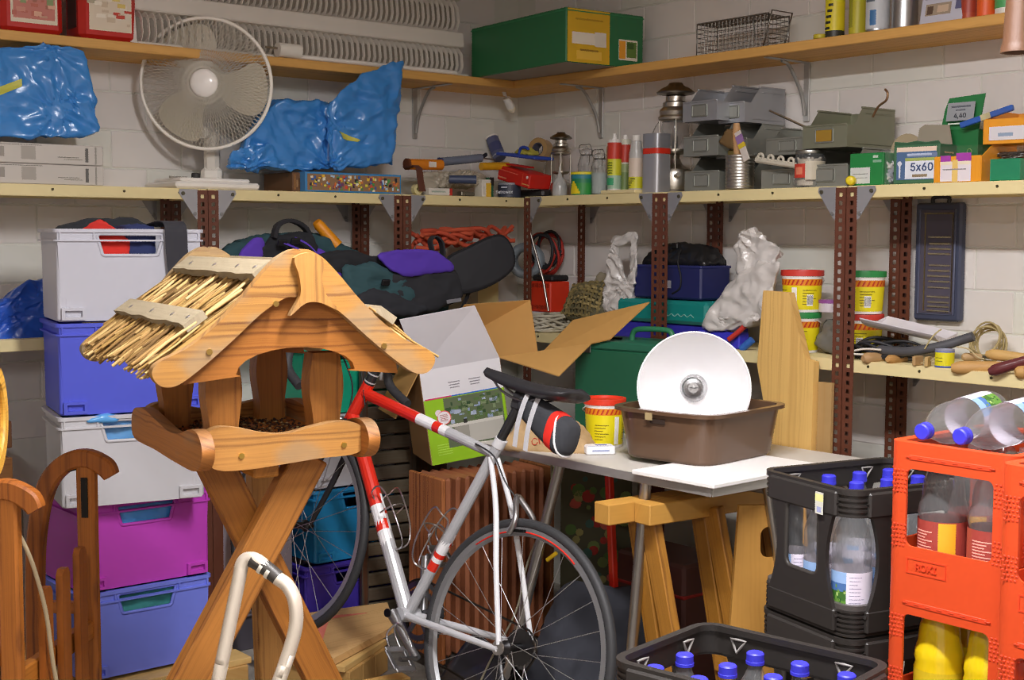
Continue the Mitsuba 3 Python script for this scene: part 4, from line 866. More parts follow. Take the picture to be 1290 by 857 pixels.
part(pbg, 'red_lettering', [(txt('Chic', .022).at(-.02, -.054, .034, rx=-30, ry=-18), 'b0402c'), (txt('OK', .024).at(.06, -.052, .034, rx=-30, ry=-28), 'b0402c')], 'matte', PB)
# green metal tool box
tx = thing('tool_box', 'dark green metal tool box with a green handle behind the lamp shade', 'tool box')
TX = fr(-.478, -1.195, TZ + .001, -80)
part(tx, 'body', [(bx(.37, .21, .262, (0, 0, .131), .004), '1f5a40')], 'satin', TX)
part(tx, 'lid', [(bx(.376, .216, .028, (0, 0, .277), .005), '23614a')], 'satin', TX)
part(tx, 'handle', [(tube(curve([(-.03, 0, .29), (-.025, 0, .315), (.0, 0, .328), (.10, 0, .330), (.125, 0, .318), (.13, 0, .29)], 6), .009, 10), '2c7450')], 'satin', TX)
for x in (-.13, .16): part(tx, 'latch', [(bx(.03, .006, .035, (x, -.110, .268), .002), '8c8c88')], 'metal', TX)
part(tx, 'hinge_rod', [(rod((-.14, -.03, .296), (-.05, -.03, .296), .004), '3a3a38')], 'metal', TX)
# pale boards leaning behind the table
def leaning(label, T, poly, t, c='d6b06a'): return solo('board', label, 'board', [(plate(poly, t), c)], 'pine', T)
kb = (-0.360, -1.717, 0.774)
leaning('pale pine board with a tapered top leaning against the shelving behind the table', fr(-.365, -1.0, 0, -90) @ fr(rx=-1.2), Polygon([(.645, .02), (.800, .02), (.800, 1.045), (.768, 1.05), (.700, 1.247), (.600, 1.25), (.585, 1.02), (.630, .85)]), .026, 'd9b36a')
leaning('narrow grey brown board leaning beside the tapered pine board', fr(-.345, -1.0, 0, -90) @ fr(rx=-.6), Polygon([(.806, .02), (.855, .02), (.855, .985), (.806, .985)]), .012, 'a88a58')

# ---------------------------------------------------------------- cardboard box with open flaps
cb_ = thing('cardboard_box', 'open cardboard box with a green printed front and spread brown flaps, behind the saddle', 'cardboard box')
CB = fr(-1.000, -.768, .664, -21.8) @ fr(ry=-8)          # x along the printed front, y to the back, z up
Wb, Db, Hb = .275, .26, .315
BRN = 'b98a4a'
lean = fr(rx=-5)
front = CB
part(cb_, 'front', [(bx(Wb, .004, Hb, (Wb/2, 0, Hb/2)), 'dcdbe0')], 'satin', front)
g = [(bx(Wb, .001, .215, (Wb/2, -.0026, .1075)), '8fbf1c'), (bx(.20, .001, .165, (.165, -.0034, .130)), '5c6a4c'), (bx(.20, .001, .004, (.16, -.0034, .217)), '3a6ac0'), (bx(.09, .001, .004, (.05, -.0036, .217)), 'd0306a')]
rg = random.Random(21)
for i in range(70): g.append((bx(rg.uniform(.006, .02), .0006, rg.uniform(.005, .014), (rg.uniform(.075, .255), -.0042, rg.uniform(.13, .205))), rg.choice(['2f4a2a', '54703c', '7a8a66', '8e9eb8', '3d5530', 'a8b4c8'])))
g += [(bx(.13, .0008, .062, (.195, -.0046, .085)), 'b9b7ae'), (bx(.05, .0008, .056, (.115, -.0048, .092)), '9a988e'), (bx(.19, .0008, .010, (.165, -.0050, .119)), 'cfcdc4'), (bx(.012, .0008, .014, (.13, -.0055, .128)), '2c2c28')]
for x, z, r, c in ((.060, .150, .024, 'dd5a5a'), (.060, .150, .021, 'e8e4e6'), (.043, .168, .011, 'e6d8d8')): g.append((cyl(r, .0006, 24).at(x, -.0045 - (.0006 if c == 'e8e4e6' else 0), z, rx=90), c))
for i in range(6): g.append((bx(.026, .0005, .002, (.060, -.0058, .140 + .004 * i)), 'c08888'))
for k_, x in enumerate((.10, .17, .235)):
    for i in range(3 - (k_ == 2)): g.append((bx(.040 - .004 * i, .0006, .003, (x + .01, -.0028, .262 - .009 * i)), '8a8890'))
for i in range(5): g.append((bx(.05, .0006, .003, (.05, -.0034, .03 + .008 * i)), 'a8d04a'))
part(cb_, 'front_print', g, 'satin', front, label='green print with a garden photo')
part(cb_, 'side', [(bx(.004, Db, Hb, (0, Db/2, Hb/2)), '8a6a42')], 'matte', CB)
part(cb_, 'side', [(bx(.004, Db, Hb, (Wb, Db/2, Hb/2)), '7a5a3c')], 'matte', CB)
part(cb_, 'back', [(bx(Wb, .004, Hb, (Wb/2, Db, Hb/2)), BRN)], 'matte', CB)
part(cb_, 'bottom', [(bx(Wb, Db, .004, (Wb/2, Db/2, .004)), BRN)], 'matte', CB)
def flap(name, quad, c, lab=None):
    """A flap given by its four corners in the room."""
    q = np.array(quad, float); n = np.cross(q[1] - q[0], q[3] - q[0]); n /= np.linalg.norm(n)
    v = np.vstack([q + n * .002, q - n * .002]); f = [[0, 1, 2], [0, 2, 3], [4, 6, 5], [4, 7, 6]] + [x for i in range(4) for x in ([i, 4 + i, 4 + (i+1) % 4], [i, 4 + (i+1) % 4, (i+1) % 4])]
    return part(cb_, name, [(mk(trimesh.Trimesh(v, f, process=False), 0), c)], 'matte', None, label=lab)
LW = lambda x, y, z: tuple(np.array(CB)[:3, :3] @ V(x, y, z) + np.array(CB)[:3, 3])
flap('flap', [LW(0, 0, Hb), LW(Wb, 0, Hb), (-0.903, -0.868, 1.190), (-1.150, -0.798, 1.150)], 'cfced4', 'white printed front flap')
flap('flap', [LW(.08, Db, Hb), (-0.700, -0.948, 1.020), (-0.673, -0.874, 1.202), (-0.855, -0.751, 1.187)], 'b98c4e', 'upright brown back flap')
flap('flap', [LW(Wb, .0, Hb), (-0.700, -0.948, 1.020), (-0.625, -1.123, 1.069), (-0.836, -1.204, 0.984)], 'be9252', 'wide brown side flap')
flap('flap', [(-0.683, -0.936, 1.021), (-0.599, -1.181, 1.085), (-0.481, -1.241, 1.203), (-0.552, -0.955, 1.133)], 'b88c4c', 'raised brown corner flap')
flap('flap', [LW(0, 0, Hb), LW(0, Db, Hb), LW(-.10, Db, Hb - .14), LW(-.10, 0, Hb - .14)], 'a88048', 'hanging brown side flap')
part(cb_, 'barcode', [(bx(.05, .001, .012, (.16, .046, Hb + .205)).at(), '6a6a70')], 'matte', CB)

# ---------------------------------------------------------------- brown oil radiator below it
ra = thing('oil_radiator', 'brown ribbed oil radiator with wood look end panels under the cardboard box', 'radiator')
RA = fr(-1.06, -.905, 0, -6)
part(ra, 'end_panel', [(bx(.014, .22, .60, (0, .10, .345), .004), 'a8683c')], 'wood', RA)
part(ra, 'end_panel', [(bx(.014, .20, .60, (.43, .10, .345), .004), '8a5a34')], 'wood', RA)
for i in range(11):
    x = .032 + i * .0362
    part(ra, 'rib', [(bx(.020, .185, .585, (x, .10, .352), .009), '9a5f40')], 'satin', RA)
    part(ra, 'rib_web', [(bx(.017, .12, .52, (x + .018, .10, .34), .002), '7a4830')], 'satin', RA)
for x in (.05, .38):
    for y in (.03, .17): part(ra, 'caster', [(cyl(.018, .02, 14).at(x, y - .01, .020, rx=-90), '2a2826'), (bar((x, y, .02), (x, y, .06), .016, .016, .002), '4a4644')], 'rubber', RA)
solo('dark_boards', 'stack of dark brown boards standing upright between the boxes and the printed box', 'boards', [(bx(.20, .022, .86, (0, .012, .43), .002), '4a4036')], 'wood', fr(-.735, -.345, 0, -10))
dk = thing('louvre_screen', 'brown louvred panel leaning behind the racing bicycle head', 'panel')
DK = fr(-.900, -.372, .0, -8)
part(dk, 'frame', [(bx(.026, .022, 1.03, (-.10, 0, .515), .002), '4a443c'), (bx(.026, .022, 1.03, (.09, 0, .515), .002), '4a443c')], 'wood', DK)
for i in range(18): part(dk, 'louvre', [(bx(.17, .022, .045, (-.005, 0, .09 + i * .054), .003).at(), ['62584a', '564d42'][i % 2])], 'wood', DK)

# ---------------------------------------------------------------- trestles under the table
def trestle(label, T, L, hb, mark):
    t = thing('trestle', label, 'trestle')
    part(t, 'beam', [(bx(L, .062, .056, (L/2, 0, hb - .028), .003), 'c08c40')], 'pine', T)
    for x in (.14 + mark, L - .16 + mark):
        for s in (-1, 1):
            part(t, 'leg', [(bar((x, -.030 if s < 0 else .024, hb - .03), (x + (.05 if x < .3 else .02), -.165 if s < 0 else -.085, 0), .030, .056, .003, (0, s, .2)), ['a8742c', '9a6824'][s > 0])], 'wood', T)
        part(t, 'cross_brace', [(bar((x + .02, -.13, .25), (x + .02, -.03, .25), .02, .05, .003), 'a8742c')], 'wood', T)
    return t
trestle('wooden trestle under the table corner, its beam end nearest the bicycle wheel', fr(-1.155, -1.735, 0, -4), .75, .712, 0)
trestle('wooden trestle nested against the first one, its beam end near the black crates', fr(-1.075, -1.806, 0, -4), .75, .712, .09)
hp_ = affinity.translate(rrect(.055, .085, .024), .0, .60)
solo('hole_plank', 'brown plank with a slot cut in it standing under the table beside the black crates', 'plank', [(plate(Polygon([(-.135, .0), (.135, .0), (.095, .70), (-.085, .70)]).difference(hp_), .02), 'b5843e')], 'pine', fr(-.800, -2.02, 0.002, -35) @ fr(rx=-3))
# odds and ends below the table
def soft(name, label, cat, pts, c, mat='film', T=None, edge=.03, amp=.02, freq=9, seed=1, smooth=8, crease=True): return solo(name, label, cat, [(blob(pts, edge, amp, freq, seed, smooth, crease), c)], mat, T)
soft('black_sack', 'plump black sack on the floor behind the rear bicycle wheel', 'sack', [[(-1.00, -1.20, .02), (-.62, -1.34, .02), (-.98, -1.36, .22), (-.66, -1.56, .20), (-.92, -1.34, .36), (-.7, -1.45, .34), (-1.02, -1.42, .02), (-.66, -1.62, .02), (-.76, -1.20, .28)]], '34363e', mat='cloth', seed=4)
soft('black_cover', 'flat black bag lying on the floor under the rear wheel hub', 'sack', [[(-1.16, -1.00, .012), (-1.13, -1.34, .012), (-.98, -1.16, .012), (-1.08, -1.10, .20), (-1.10, -1.25, .16), (-1.0, -1.0, .14)]], '2a2b2f', seed=6, amp=.010)
solo('grey_pipe', 'grey plastic pipe leaning upright under the table', 'pipe', [(lathe([(.020, 0), (.020, .66), (.017, .66), (.017, 0)], 20, 20), '9a9890')], 'satin', fr(*(-0.386, -0.781, 0.100), rx=0) @ fr(0, .2, -.09))
solo('red_pole', 'bright red pole leaning under the table beside the trestle', 'pole', [(bx(.022, .022, .72, (0, 0, .36), .003), 'd02a18')], 'gloss', fr(-.72, -1.36, .002, 0) @ fr(ry=-4))
solo('maroon_case', 'dark maroon case on the floor under the table', 'case', [(bx(.22, .30, .40, (0, 0, .2), .01), '5a3630'), (bx(.225, .305, .012, (0, 0, .30), .003), 'a02a24')], 'satin', fr(-.46, -1.34, .001))
fl = thing('flowered_board', 'dark board with a painted flower print standing behind the table', 'board')
FB = fr(-.50, -1.02, .002, -40)
part(fl, 'panel', [(bx(.24, .012, .66, (0, 0, .33), .002), '4c4a36')], 'matte', FB)
fp = []
for i in range(40):
    z = rg.uniform(.25, .64); fp.append((cyl(rg.uniform(.008, .024), .001, 10).at(rg.uniform(-.10, .10), -.0062 - .0003 * (i % 5), z, rx=90), rg.choice(['9a3028', 'b8564a', '4e6a34', '6a7a44', '8a8450', '3a5a50'])))
part(fl, 'flower_print', fp, 'matte', FB, label='red flowers and green leaves')
def coil(R, r, n, seed, ph=0.02):
    q = random.Random(seed); t = np.linspace(0, n * 2 * math.pi, int(n * 22))
    rr_ = R * (1 + .10 * np.sin(t * .37 + q.uniform(0, 6)) + .05 * np.sin(t * 1.31))
    return tube(np.stack([rr_ * np.cos(t), rr_ * np.sin(t) * (1 + .06 * np.sin(t * .21)), r + ph * (.5 + .5 * np.sin(t * .7 + q.uniform(0, 6)))], 1), r, 7)
solo('hose_coil', 'coil of cream hose hanging below the table behind the trestle legs', 'hose', [(coil(.085, .007, 4, 3, .03), 'b8a678')], 'satin', fr(-.47, -1.66, .32, -50) @ fr(rx=78))
solo('cable', 'grey cable with a yellow clip hanging down beside the rear wheel', 'cable', [(tube(curve([(-.95, -1.30, .755), (-.99, -1.34, .62), (-1.04, -1.30, .45), (-1.06, -1.27, .30), (-1.12, -1.21, .13), (-1.16, -1.18, .012)], 8), .0035, 6), '8a8470'), (tube([(-1.03, -1.375, .47), (-1.015, -1.40, .495)], .006, 8), 'e0b818')], 'satin')


# ---------------------------------------------------------------- helpers for shelf goods
rs = random.Random(31)
def on(P, yaw=0): return fr(P[0], P[1], P[2] + .001, yaw)
def carton(name, label, cat, T, w, d, h, col, prints=(), mat='satin', b=.002):
    """A closed box, its front at y = 0; prints = (x0, x1, z0, z1, colour) as shares of the front."""
    t = thing(name, label, cat); part(t, 'body', [(bx(w, d, h, (0, d/2, h/2), b), col)], mat, T)
    if prints: part(t, 'print', [(bx((x1-x0)*w, .0006, (z1-z0)*h, ((x0+x1-1)/2*w, -.0003 - .00025 * i / 4, (z0+z1)/2*h)), c) for i, (x0, x1, z0, z1, c) in enumerate(prints)], mat, T)
    return t
def hits(pc, o, d):
    """Where rays from points o along d first meet the piece."""
    A, B, C = (pc.v[pc.f[:, k]] for k in range(3)); out = []
    for q in o:
        e1, e2 = B - A, C - A; h = np.cross(d, e2); a = (e1 * h).sum(1); s = q - A
        with np.errstate(all='ignore'):
            u = (s * h).sum(1) / a; k = np.cross(s, e1); v = (k @ d) / a; t = (e2 * k).sum(1) / a
        ok = (np.abs(a) > 1e-12) & (u >= 0) & (v >= 0) & (u + v <= 1) & (t > 0)
        out.append(q + d * (t[ok].min() - .0022) if ok.any() else None)
    return out
def patch(pc, quad, d, n=7, m=3):
    """A strip of tape laid on a crumpled body."""
    a, b, c, e = (V(*x) for x in quad); g = [(a*(1-i/n) + b*i/n)*(1-j/m) + (e*(1-i/n) + c*i/n)*j/m for j in range(m+1) for i in range(n+1)]
    hh = hits(pc, g, V(*d) / np.linalg.norm(d)); ok = [x for x in hh if x is not None]; mean = np.mean(ok, 0)
    v = np.array([x if x is not None else mean for x in hh]); f = [[j*(n+1)+i + k for k in q] for j in range(m) for i in range(n) for q in ((0, 1, n+2), (0, n+2, n+1))]
    return mk(trimesh.Trimesh(v, f, process=False), True)
def sack(name, label, cat, sets, col, mat='film', edge=.016, amp=.012, freq=16, seed=1, smooth=3, tape=None, ang=40, facet=.036):
    pc = crumple(sets, facet, amp, seed); k = solo(name, label, cat, [(pc, col)], mat)
    if tape: part(k, 'tape', [(patch(pc, tape[0], tape[1]), tape[2])], 'satin', label='yellow tape')
    return k
BLUE = '3a7fc4'
# ---------------------------------------------------------------- left wall, middle shelf
for i, l in enumerate(('flat white carton lying under the blue bag, on the cream shelf board', 'flat white carton lying on the other one, right beneath the blue bag')):
    c = carton('flat_carton', l, 'carton', fr(-2.135, -.30, Z_MID + .001 + .0605 * i), .47, .27, .059, 'b9b4ac', [(.30, .365, .3, .8, '8a857c'), (.47, .56, .2, .85, '9c978e'), (.30, .60, .9, .93, '77736c'), (.945, .955, .05, .95, '8e8a82'), (.88, .90, .15, .85, '5c5a56'), (.70, .84, .34, .38, '7c7870'), (.74, .86, .24, .28, '8e8a80')])
sack('plastic_bag', 'blue plastic bag wrapped around something square, lying on the flat white cartons', 'plastic bag', [[(-2.270, -0.300, 1.947), (-2.039, -0.300, 1.978), (-1.948, -0.300, 1.972), (-1.917, -0.300, 1.789), (-1.903, -0.300, 1.728), (-1.944, -0.300, 1.709), (-2.209, -0.300, 1.698), (-2.276, -0.300, 1.694)] + [(-2.260, -0.270, 1.947), (-2.028, -0.270, 1.973), (-1.946, -0.270, 1.966)] + [(-2.195, -0.060, 1.884), (-1.976, -0.060, 1.901), (-1.913, -0.060, 1.881), (-1.882, -0.060, 1.783), (-1.891, -0.060, 1.742), (-2.200, -0.060, 1.721)]], BLUE, tape=(((-2.239, -0.360, 1.827), (-2.143, -0.360, 1.869), (-2.144, -0.360, 1.846), (-2.240, -0.360, 1.801)), (0, 1, 0), 'b8b84a'), seed=11, freq=10, ang=24)
# table fan
fa = thing('table_fan', 'large white table fan with three cream blades on the cream shelf between the blue bags', 'fan')
FX, FY, FZ = -1.515, -.225, 1.908
FT = fr(FX, FY, FZ, -36) @ fr(rx=3)
WH = 'd6d2c8'
part(fa, 'grille_ring', [(torus(.211, .006, 56, 8, axis='y'), 'e6e2d8'), (torus(.209, .004, 48, 6, axis='y').at(0, .012, 0), WH)], 'satin', FT)
w = []
for i in range(100):
    a = 2 * math.pi * i / 100
    for s in (-1, 1):
        p = []
        for t in np.linspace(0, 1, 6):
            r = .046 + t * .165; b = a + s * .34 * t; p.append((r * math.cos(b), -.050 * (1 - t ** 2.2), r * math.sin(b)))
        w.append((tube(p, .0011, 3, cap=False), 'c6c1b4'))
part(fa, 'front_grille', w, 'satin', FT, label='fine white wire grille', kind='stuff')
w = [(tube([(.05 * math.cos(a), .075, .05 * math.sin(a)), (.17 * math.cos(a), .072, .17 * math.sin(a)), (.208 * math.cos(a), .012, .208 * math.sin(a))], .0012, 4, cap=False), 'c0bbb0') for a in np.arange(44) / 44 * 2 * math.pi] + [(torus(.12, .0012, 40, 5, axis='y').at(0, .074, 0), 'c0bbb0')]
part(fa, 'rear_grille', w, 'satin', FT, label='rear wire grille', kind='stuff')
part(fa, 'hub_cap', [(lathe([(0, .010), (.020, .009), (.036, .004), (.044, -.002), (.046, -.006), (0, -.006)], 32, 40).at(0, -.050, 0, rx=90), 'eeebe6')], 'gloss', FT)
blade = [(.038, -.034), (.070, -.078), (.115, -.106), (.160, -.104), (.188, -.062), (.196, .000), (.186, .050), (.158, .066), (.112, .046), (.070, .030), (.038, .030)]
bl = build([(plate(smooth_poly(blade, 4), .0025).at(0, 0, 0, rx=16), 'c9c2ae')], 'satin')
for a in (-122, -2, 118): part(fa, 'blade', bl, None, FT @ fr(0, .012, 0) @ fr(ry=a))
part(fa, 'motor', [(cyl(.055, .10, 28, .048, .006).at(0, .075, 0, rx=-90), WH), (cyl(.02, .10, 16).at(0, -.03, 0, rx=-90), WH)], 'satin', FT)
part(fa, 'neck', [(bx(.05, .05, .17, (0, 0, .11), .012), 'cfcabf'), (bx(.07, .06, .05, (0, 0, .055), .014), 'e0dcd2'), (cyl(.022, .10, 20, b=.003).at(-.02, .03, .19, rx=90), 'd2cec4')], 'satin', fr(FX + .055, FY + .075, Z_MID, -36))
part(fa, 'base', [(bx(.30, .24, .022, (0, 0, .012), .006), 'dedad2'), (bx(.25, .20, .014, (0, 0, .029), .005), 'e4e0d8')], 'satin', fr(-1.505, -.165, Z_MID + .001, 0))
part(fa, 'control_knob', [(cyl(.014, .018, 16, b=.002), '2e2c2c')], 'rubber', fr(-1.545, -.20, Z_MID + .037))
for i in range(3): part(fa, 'switch_button', [(bx(.016, .012, .006, (0, 0, .003), .001), '8f8a80')], 'satin', fr(-1.585 - .022 * i, -.20, Z_MID + .037))
sack('plastic_bag', 'big blue plastic bag with a tall twisted corner, lying on the flat game box', 'plastic bag', [[(-1.433, -0.280, 1.634), (-1.426, -0.280, 1.692), (-1.297, -0.280, 1.861), (-1.144, -0.280, 1.871), (-1.032, -0.280, 1.846), (-0.868, -0.280, 1.671), (-1.254, -0.280, 1.635)] + [(-1.332, -0.090, 1.656), (-1.237, -0.090, 1.874), (-0.979, -0.090, 1.891), (-0.775, -0.090, 1.683)], [(-1.115, -0.320, 1.859), (-0.976, -0.320, 1.977), (-0.826, -0.320, 2.031), (-0.798, -0.320, 2.036), (-0.837, -0.320, 1.827), (-0.848, -0.320, 1.665), (-1.107, -0.320, 1.644), (-1.058, -0.320, 1.774)] + [(-0.950, -0.280, 1.972), (-0.805, -0.280, 2.023), (-1.048, -0.280, 1.845)] + [(-0.931, -0.120, 1.849), (-0.759, -0.120, 1.874), (-0.725, -0.120, 1.686), (-0.933, -0.120, 1.678)], [(-1.483, -0.300, 1.635), (-1.465, -0.300, 1.694), (-1.310, -0.300, 1.722), (-1.296, -0.300, 1.644)] + [(-1.393, -0.150, 1.649), (-1.241, -0.150, 1.706)]], BLUE, tape=(((-1.064, -0.360, 1.774), (-0.981, -0.360, 1.746), (-0.994, -0.360, 1.739), (-1.061, -0.360, 1.747)), (0, 1, 0), 'c0bc50'), seed=17, amp=.016, freq=9, ang=24)
gb = carton('game_box', 'flat box printed with many small coloured pictures, under the big blue bag', 'game box', fr(((-0.996, -0.290, 1.5626), 0.5085, 0.0892)[0][0], -.305, Z_MID + .001), .395, .26, .068, '3d7fb4', [(.02, .985, .08, .90, '8a6a4c'), (.335, .345, 0, 1, '3d7fb4'), (.665, .675, 0, 1, '3d7fb4')])
gp_ = []
for i in range(130):
    x = rs.uniform(-.18, .185); z = rs.uniform(.008, .056); gp_.append((bx(rs.uniform(.004, .012), .0006, rs.uniform(.004, .012), (x, -.0008 - .00003 * i / 4, z)), rs.choice(['c84a34', 'd8b03a', '4a8a4a', '3a5a9a', 'e0d8c0', '6a3a5a', 'c87a3a', '2a2a30', 'd8d040', 'a8c0d0'])))
part(gb, 'picture_print', gp_, 'satin', fr(((-0.996, -0.290, 1.5626), 0.5085, 0.0892)[0][0], -.305, Z_MID + .001), kind='stuff', label='small coloured picture squares')
bw = carton('game_box', 'brown patterned box behind the fan foot, next to the coloured game box', 'game box', fr(-1.172, -.27, Z_MID + .001), .10, .2, .066, '6a4a30', [(.05 + .09 * i, .12 + .09 * i, .1 + .07 * ((i * 5) % 3), .9 - .1 * ((i * 3) % 4), ['8a6034', '9a7448', '55381f', '7a4a2a'][i % 4]) for i in range(10)])
# small goods right of the game box
solo('brown_strap', 'dark brown strap hanging over the goods beside the game box', 'strap', [(ribbon([(0, .05, .10), (0, -.01, .105), (.003, -.028, .095), (.008, -.030, .05), (.016, -.031, .012)], .028, .004), '5a3426')], 'cloth', fr(((-0.721, -0.280, 1.5626), 0.0419, 0.1142)[0][0], -.275, Z_MID + .001))
def roll(name, label, cat, x0, x1, y, d, r, col, ends=None, mat='satin', tilt=0, extra=()):
    pass
P0, P1 = V(*(-0.712, -0.220, 1.677)), V(*(-0.557, -0.220, 1.680))
tu = solo('cardboard_tube', 'orange tube with a white sticker lying on the goods right of the game box', 'tube', [(tube([P0, P1], .020, 18), 'd07a1e')], 'satin')
part(tu, 'sticker', [(bx(.034, .001, .020, (0, -.0205, 0)), 'd8d0c4')], 'satin', frp((P0 * .35 + P1 * .65)))
part(tu, 'end_cap', [(tube([P0 - V(.006, 0, 0), P0 + V(.004, 0, 0)], .0212, 18), '6a3a20')], 'satin')
P0, P1 = V(*(-0.549, -0.200, 1.692)), V(*(-0.352, -0.200, 1.715))
pr_ = solo('caulking_gun', 'grey blue sealant gun lying above the clear bag of tools', 'tool', [(tube([P0, P1], .016, 16), '6c7486')], 'satin')
part(pr_, 'handle', [(bar(P1 - V(.01, 0, .004), P1 + V(.026, -.004, .016), .012, .014, .003), '50586a'), (rod(P1, P1 + V(.07, 0, -.004), .003), 'a8a8a8')], 'metal')
part(pr_, 'end_cap', [(tube([P0 - V(.004, 0, 0), P0 + V(.006, 0, 0)], .0172, 16), '3a4470')], 'satin')
P0, P1 = V(*(-0.367, -0.220, 1.681)), V(*(-0.233, -0.220, 1.688))
solo('cartridge', 'yellow cartridge lying left of the red box', 'cartridge', [(tube([P0, P1], .015, 14), 'd09a1c')], 'satin')
sack('tool_bag', 'clear grey plastic bag full of small tools under the sealant gun', 'bag', [[(-0.680, -0.260, 1.647), (-0.399, -0.260, 1.660), (-0.376, -0.260, 1.631), (-0.406, -0.260, 1.606), (-0.666, -0.260, 1.587), (-0.687, -0.260, 1.621)] + [(-0.558, -0.100, 1.648), (-0.277, -0.100, 1.651), (-0.547, -0.100, 1.600), (-0.289, -0.100, 1.613)]], 'a49c8c', seed=5, amp=.008)
solo('pipe_piece', 'short dark blue pipe in front of the clear tool bag', 'pipe', [(lathe([(.010, 0), (.015, 0), (.016, .10), (.011, .10), (.010, 0)], 18, 20).at(0, 0, 0, ry=90), '3c4660')], 'satin', fr(*(-0.576, -0.295, 1.623), -32))
solo('tape_roll', 'small cream tape roll standing on its edge at the shelf front beside the game box', 'tape', [(lathe([(.008, 0), (.019, 0), (.019, .022), (.008, .022), (.008, 0)], 24, 25).at(0, 0, 0, rx=90), 'cfc48e')], 'satin', fr(((-0.714, -0.290, 1.5626), 0.0420, 0.0396)[0][0], -.272, Z_MID + .0205))
carton('small_box', 'thin white carton with a red end lying flat at the shelf front', 'carton', fr(((-0.618, -0.300, 1.5626), 0.1577, 0.0246)[0][0], -.30, Z_MID + .001), .105, .06, .026, 'd0ccc2', [(.88, 1, 0, 1, 'b8342a'), (.1, .7, .4, .6, '9aa89a')])
bsh = solo('paint_brush', 'flat paint brush lying beside the thin white carton', 'brush', [(bx(.05, .03, .014, (0, 0, .008), .003), '5c5648')], 'matte', fr(((-0.479, -0.280, 1.5626), 0.0818, 0.0287)[0][0], -.28, Z_MID + .001, 0)); part(bsh, 'ferrule', [(bx(.018, .032, .016, (-.03, 0, .009), .002), 'a8a49a')], 'metal', fr(((-0.479, -0.280, 1.5626), 0.0818, 0.0287)[0][0], -.28, Z_MID + .001, 0))
carton('small_box', 'white and yellow upright packet left of the dark lettered tin', 'packet', fr(((-0.391, -0.285, 1.5626), 0.0646, 0.0877)[0][0], -.285, Z_MID + .001), .042, .05, .065, 'd8d4c8', [(.42, 1, 0, .8, 'd8b03c'), (.1, .35, .1, .6, 'c8c4b8')])
# ---------------------------------------------------------------- left wall, upper shelf
def canister(label, P, w, pale=False):
    t = thing('plastic_canister', label, 'canister'); T = on(P)
    part(t, 'body', [(bx(w, .13, .36, (0, .065, .18), .018), 'b8241c')], 'satin', T)
    pr1 = [(bx(w * .74, .0008, .235, (.004, -.0004, .150)), 'd8cdb8'), (bx(w * .66, .0008, .21, (.004, -.0009, .150)), 'd8ccb8' if pale else 'c0786c')]
    for i in range(46): pr1.append((bx(rs.uniform(.008, .03), .0006, rs.uniform(.006, .018), (rs.uniform(-.060, .068), -.0014 - .00002 * i, rs.uniform(.052, .24))), rs.choice(['d8c070', 'c04a3a', 'e8e0d0', 'c8b8a0', 'd8c890', 'b0a890', 'e0d8c8'] if pale else ['c88878', 'b86858', 'c0907c', 'b86858', 'a86a58', 'd8a890', '8a9a6a'])))
    part(t, 'front_label', pr1, 'satin', T, label='busy printed label')
    part(t, 'side_label', [(bx(.0008, .07, .22, (-w/2 - .0004, .065, .15)), '4a2420')], 'satin', T)
    for i in range(8): pass
    part(t, 'grip', [(tube(curve([(-.05, .065, .36), (-.045, .065, .395), (.045, .065, .395), (.05, .065, .36)], 6), .012, 10), 'a81e18')], 'satin', T)
canister('red plastic canister with a pink printed label at the left end of the pine shelf', (((-2.074, -0.215, 2.021)[0]), -.215, Z_UP), .19)
canister('red plastic canister with a white and yellow printed label, beside the louvre lamp', (((-1.836, -0.215, 2.033)[0]), -.215, Z_UP), .185, True)
carton('dark_box', 'dark grey box between the two red canisters', 'box', fr(-2.075, -.12, Z_UP + .001), .10, .10, .30, '5a544e')
lu = thing('louvre_lamp', 'long white fluorescent louvre lamp lying on the pine shelf behind the fan', 'lamp')
LX = fr(-1.085, -.215, Z_UP + .001) @ fr(rx=-8)
part(lu, 'body', [(bx(1.32, .014, .31, (0, .075, .155), .003), 'b4afa6'), (bx(1.32, .08, .012, (0, .036, .304), .003), 'cfcac0'), (bx(1.32, .08, .012, (0, .036, .006), .003), 'cfcac0'), (bx(1.32, .07, .058, (0, .040, .145), .004), 'd2cdc4')], 'satin', LX)
part(lu, 'end_cap', [(ring_sections([[(-.70 + .04 * (1 - math.cos(a)) if 0 else x, y, z) for x, y, z in ((-.66, .0, .0), (-.66, .0, .31), (-.66, .08, .31), (-.66, .08, 0))], [(-.70, .012, .02), (-.70, .012, .29), (-.70, .07, .29), (-.70, .07, .02)]], ang=30), 'c8c3ba')], 'satin', LX)
for z0, z1 in ((.016, .112), (.180, .296)):
    fins = []; zc, hh = (z0 + z1) / 2, (z1 - z0) / 2
    U = np.array([(0, .060, zc - hh), (0, .018, zc - hh * .9), (0, .002, zc - hh * .45), (0, .002, zc + hh * .45), (0, .018, zc + hh * .9), (0, .060, zc + hh)])
    for i in range(56):
        q = U.copy(); q[:, 0] = -.64 + i * .0232; fins.append((ribbon(q, .0016, .016, (1, 0, 0)), 'dedad2'))
    part(lu, 'louvre', fins, 'satin', LX, kind='stuff', label='row of curved white fins')
    part(lu, 'reflector', [(bx(1.30, .004, z1 - z0, (0, .064, zc)), '948e84')], 'satin', LX)
part(lu, 'chrome_trim', [(tube(curve([(-.715, .03, .30), (-.72, .03, .16), (-.715, .03, .06), (-.69, .02, .012), (-.64, .01, .003)], 6), .006, 8), 'c8c4bc')], 'metal', LX)
ft = thing('fluorescent_tube', 'bare white fluorescent tube with a socket lying along the pine shelf edge behind the fan', 'tube')
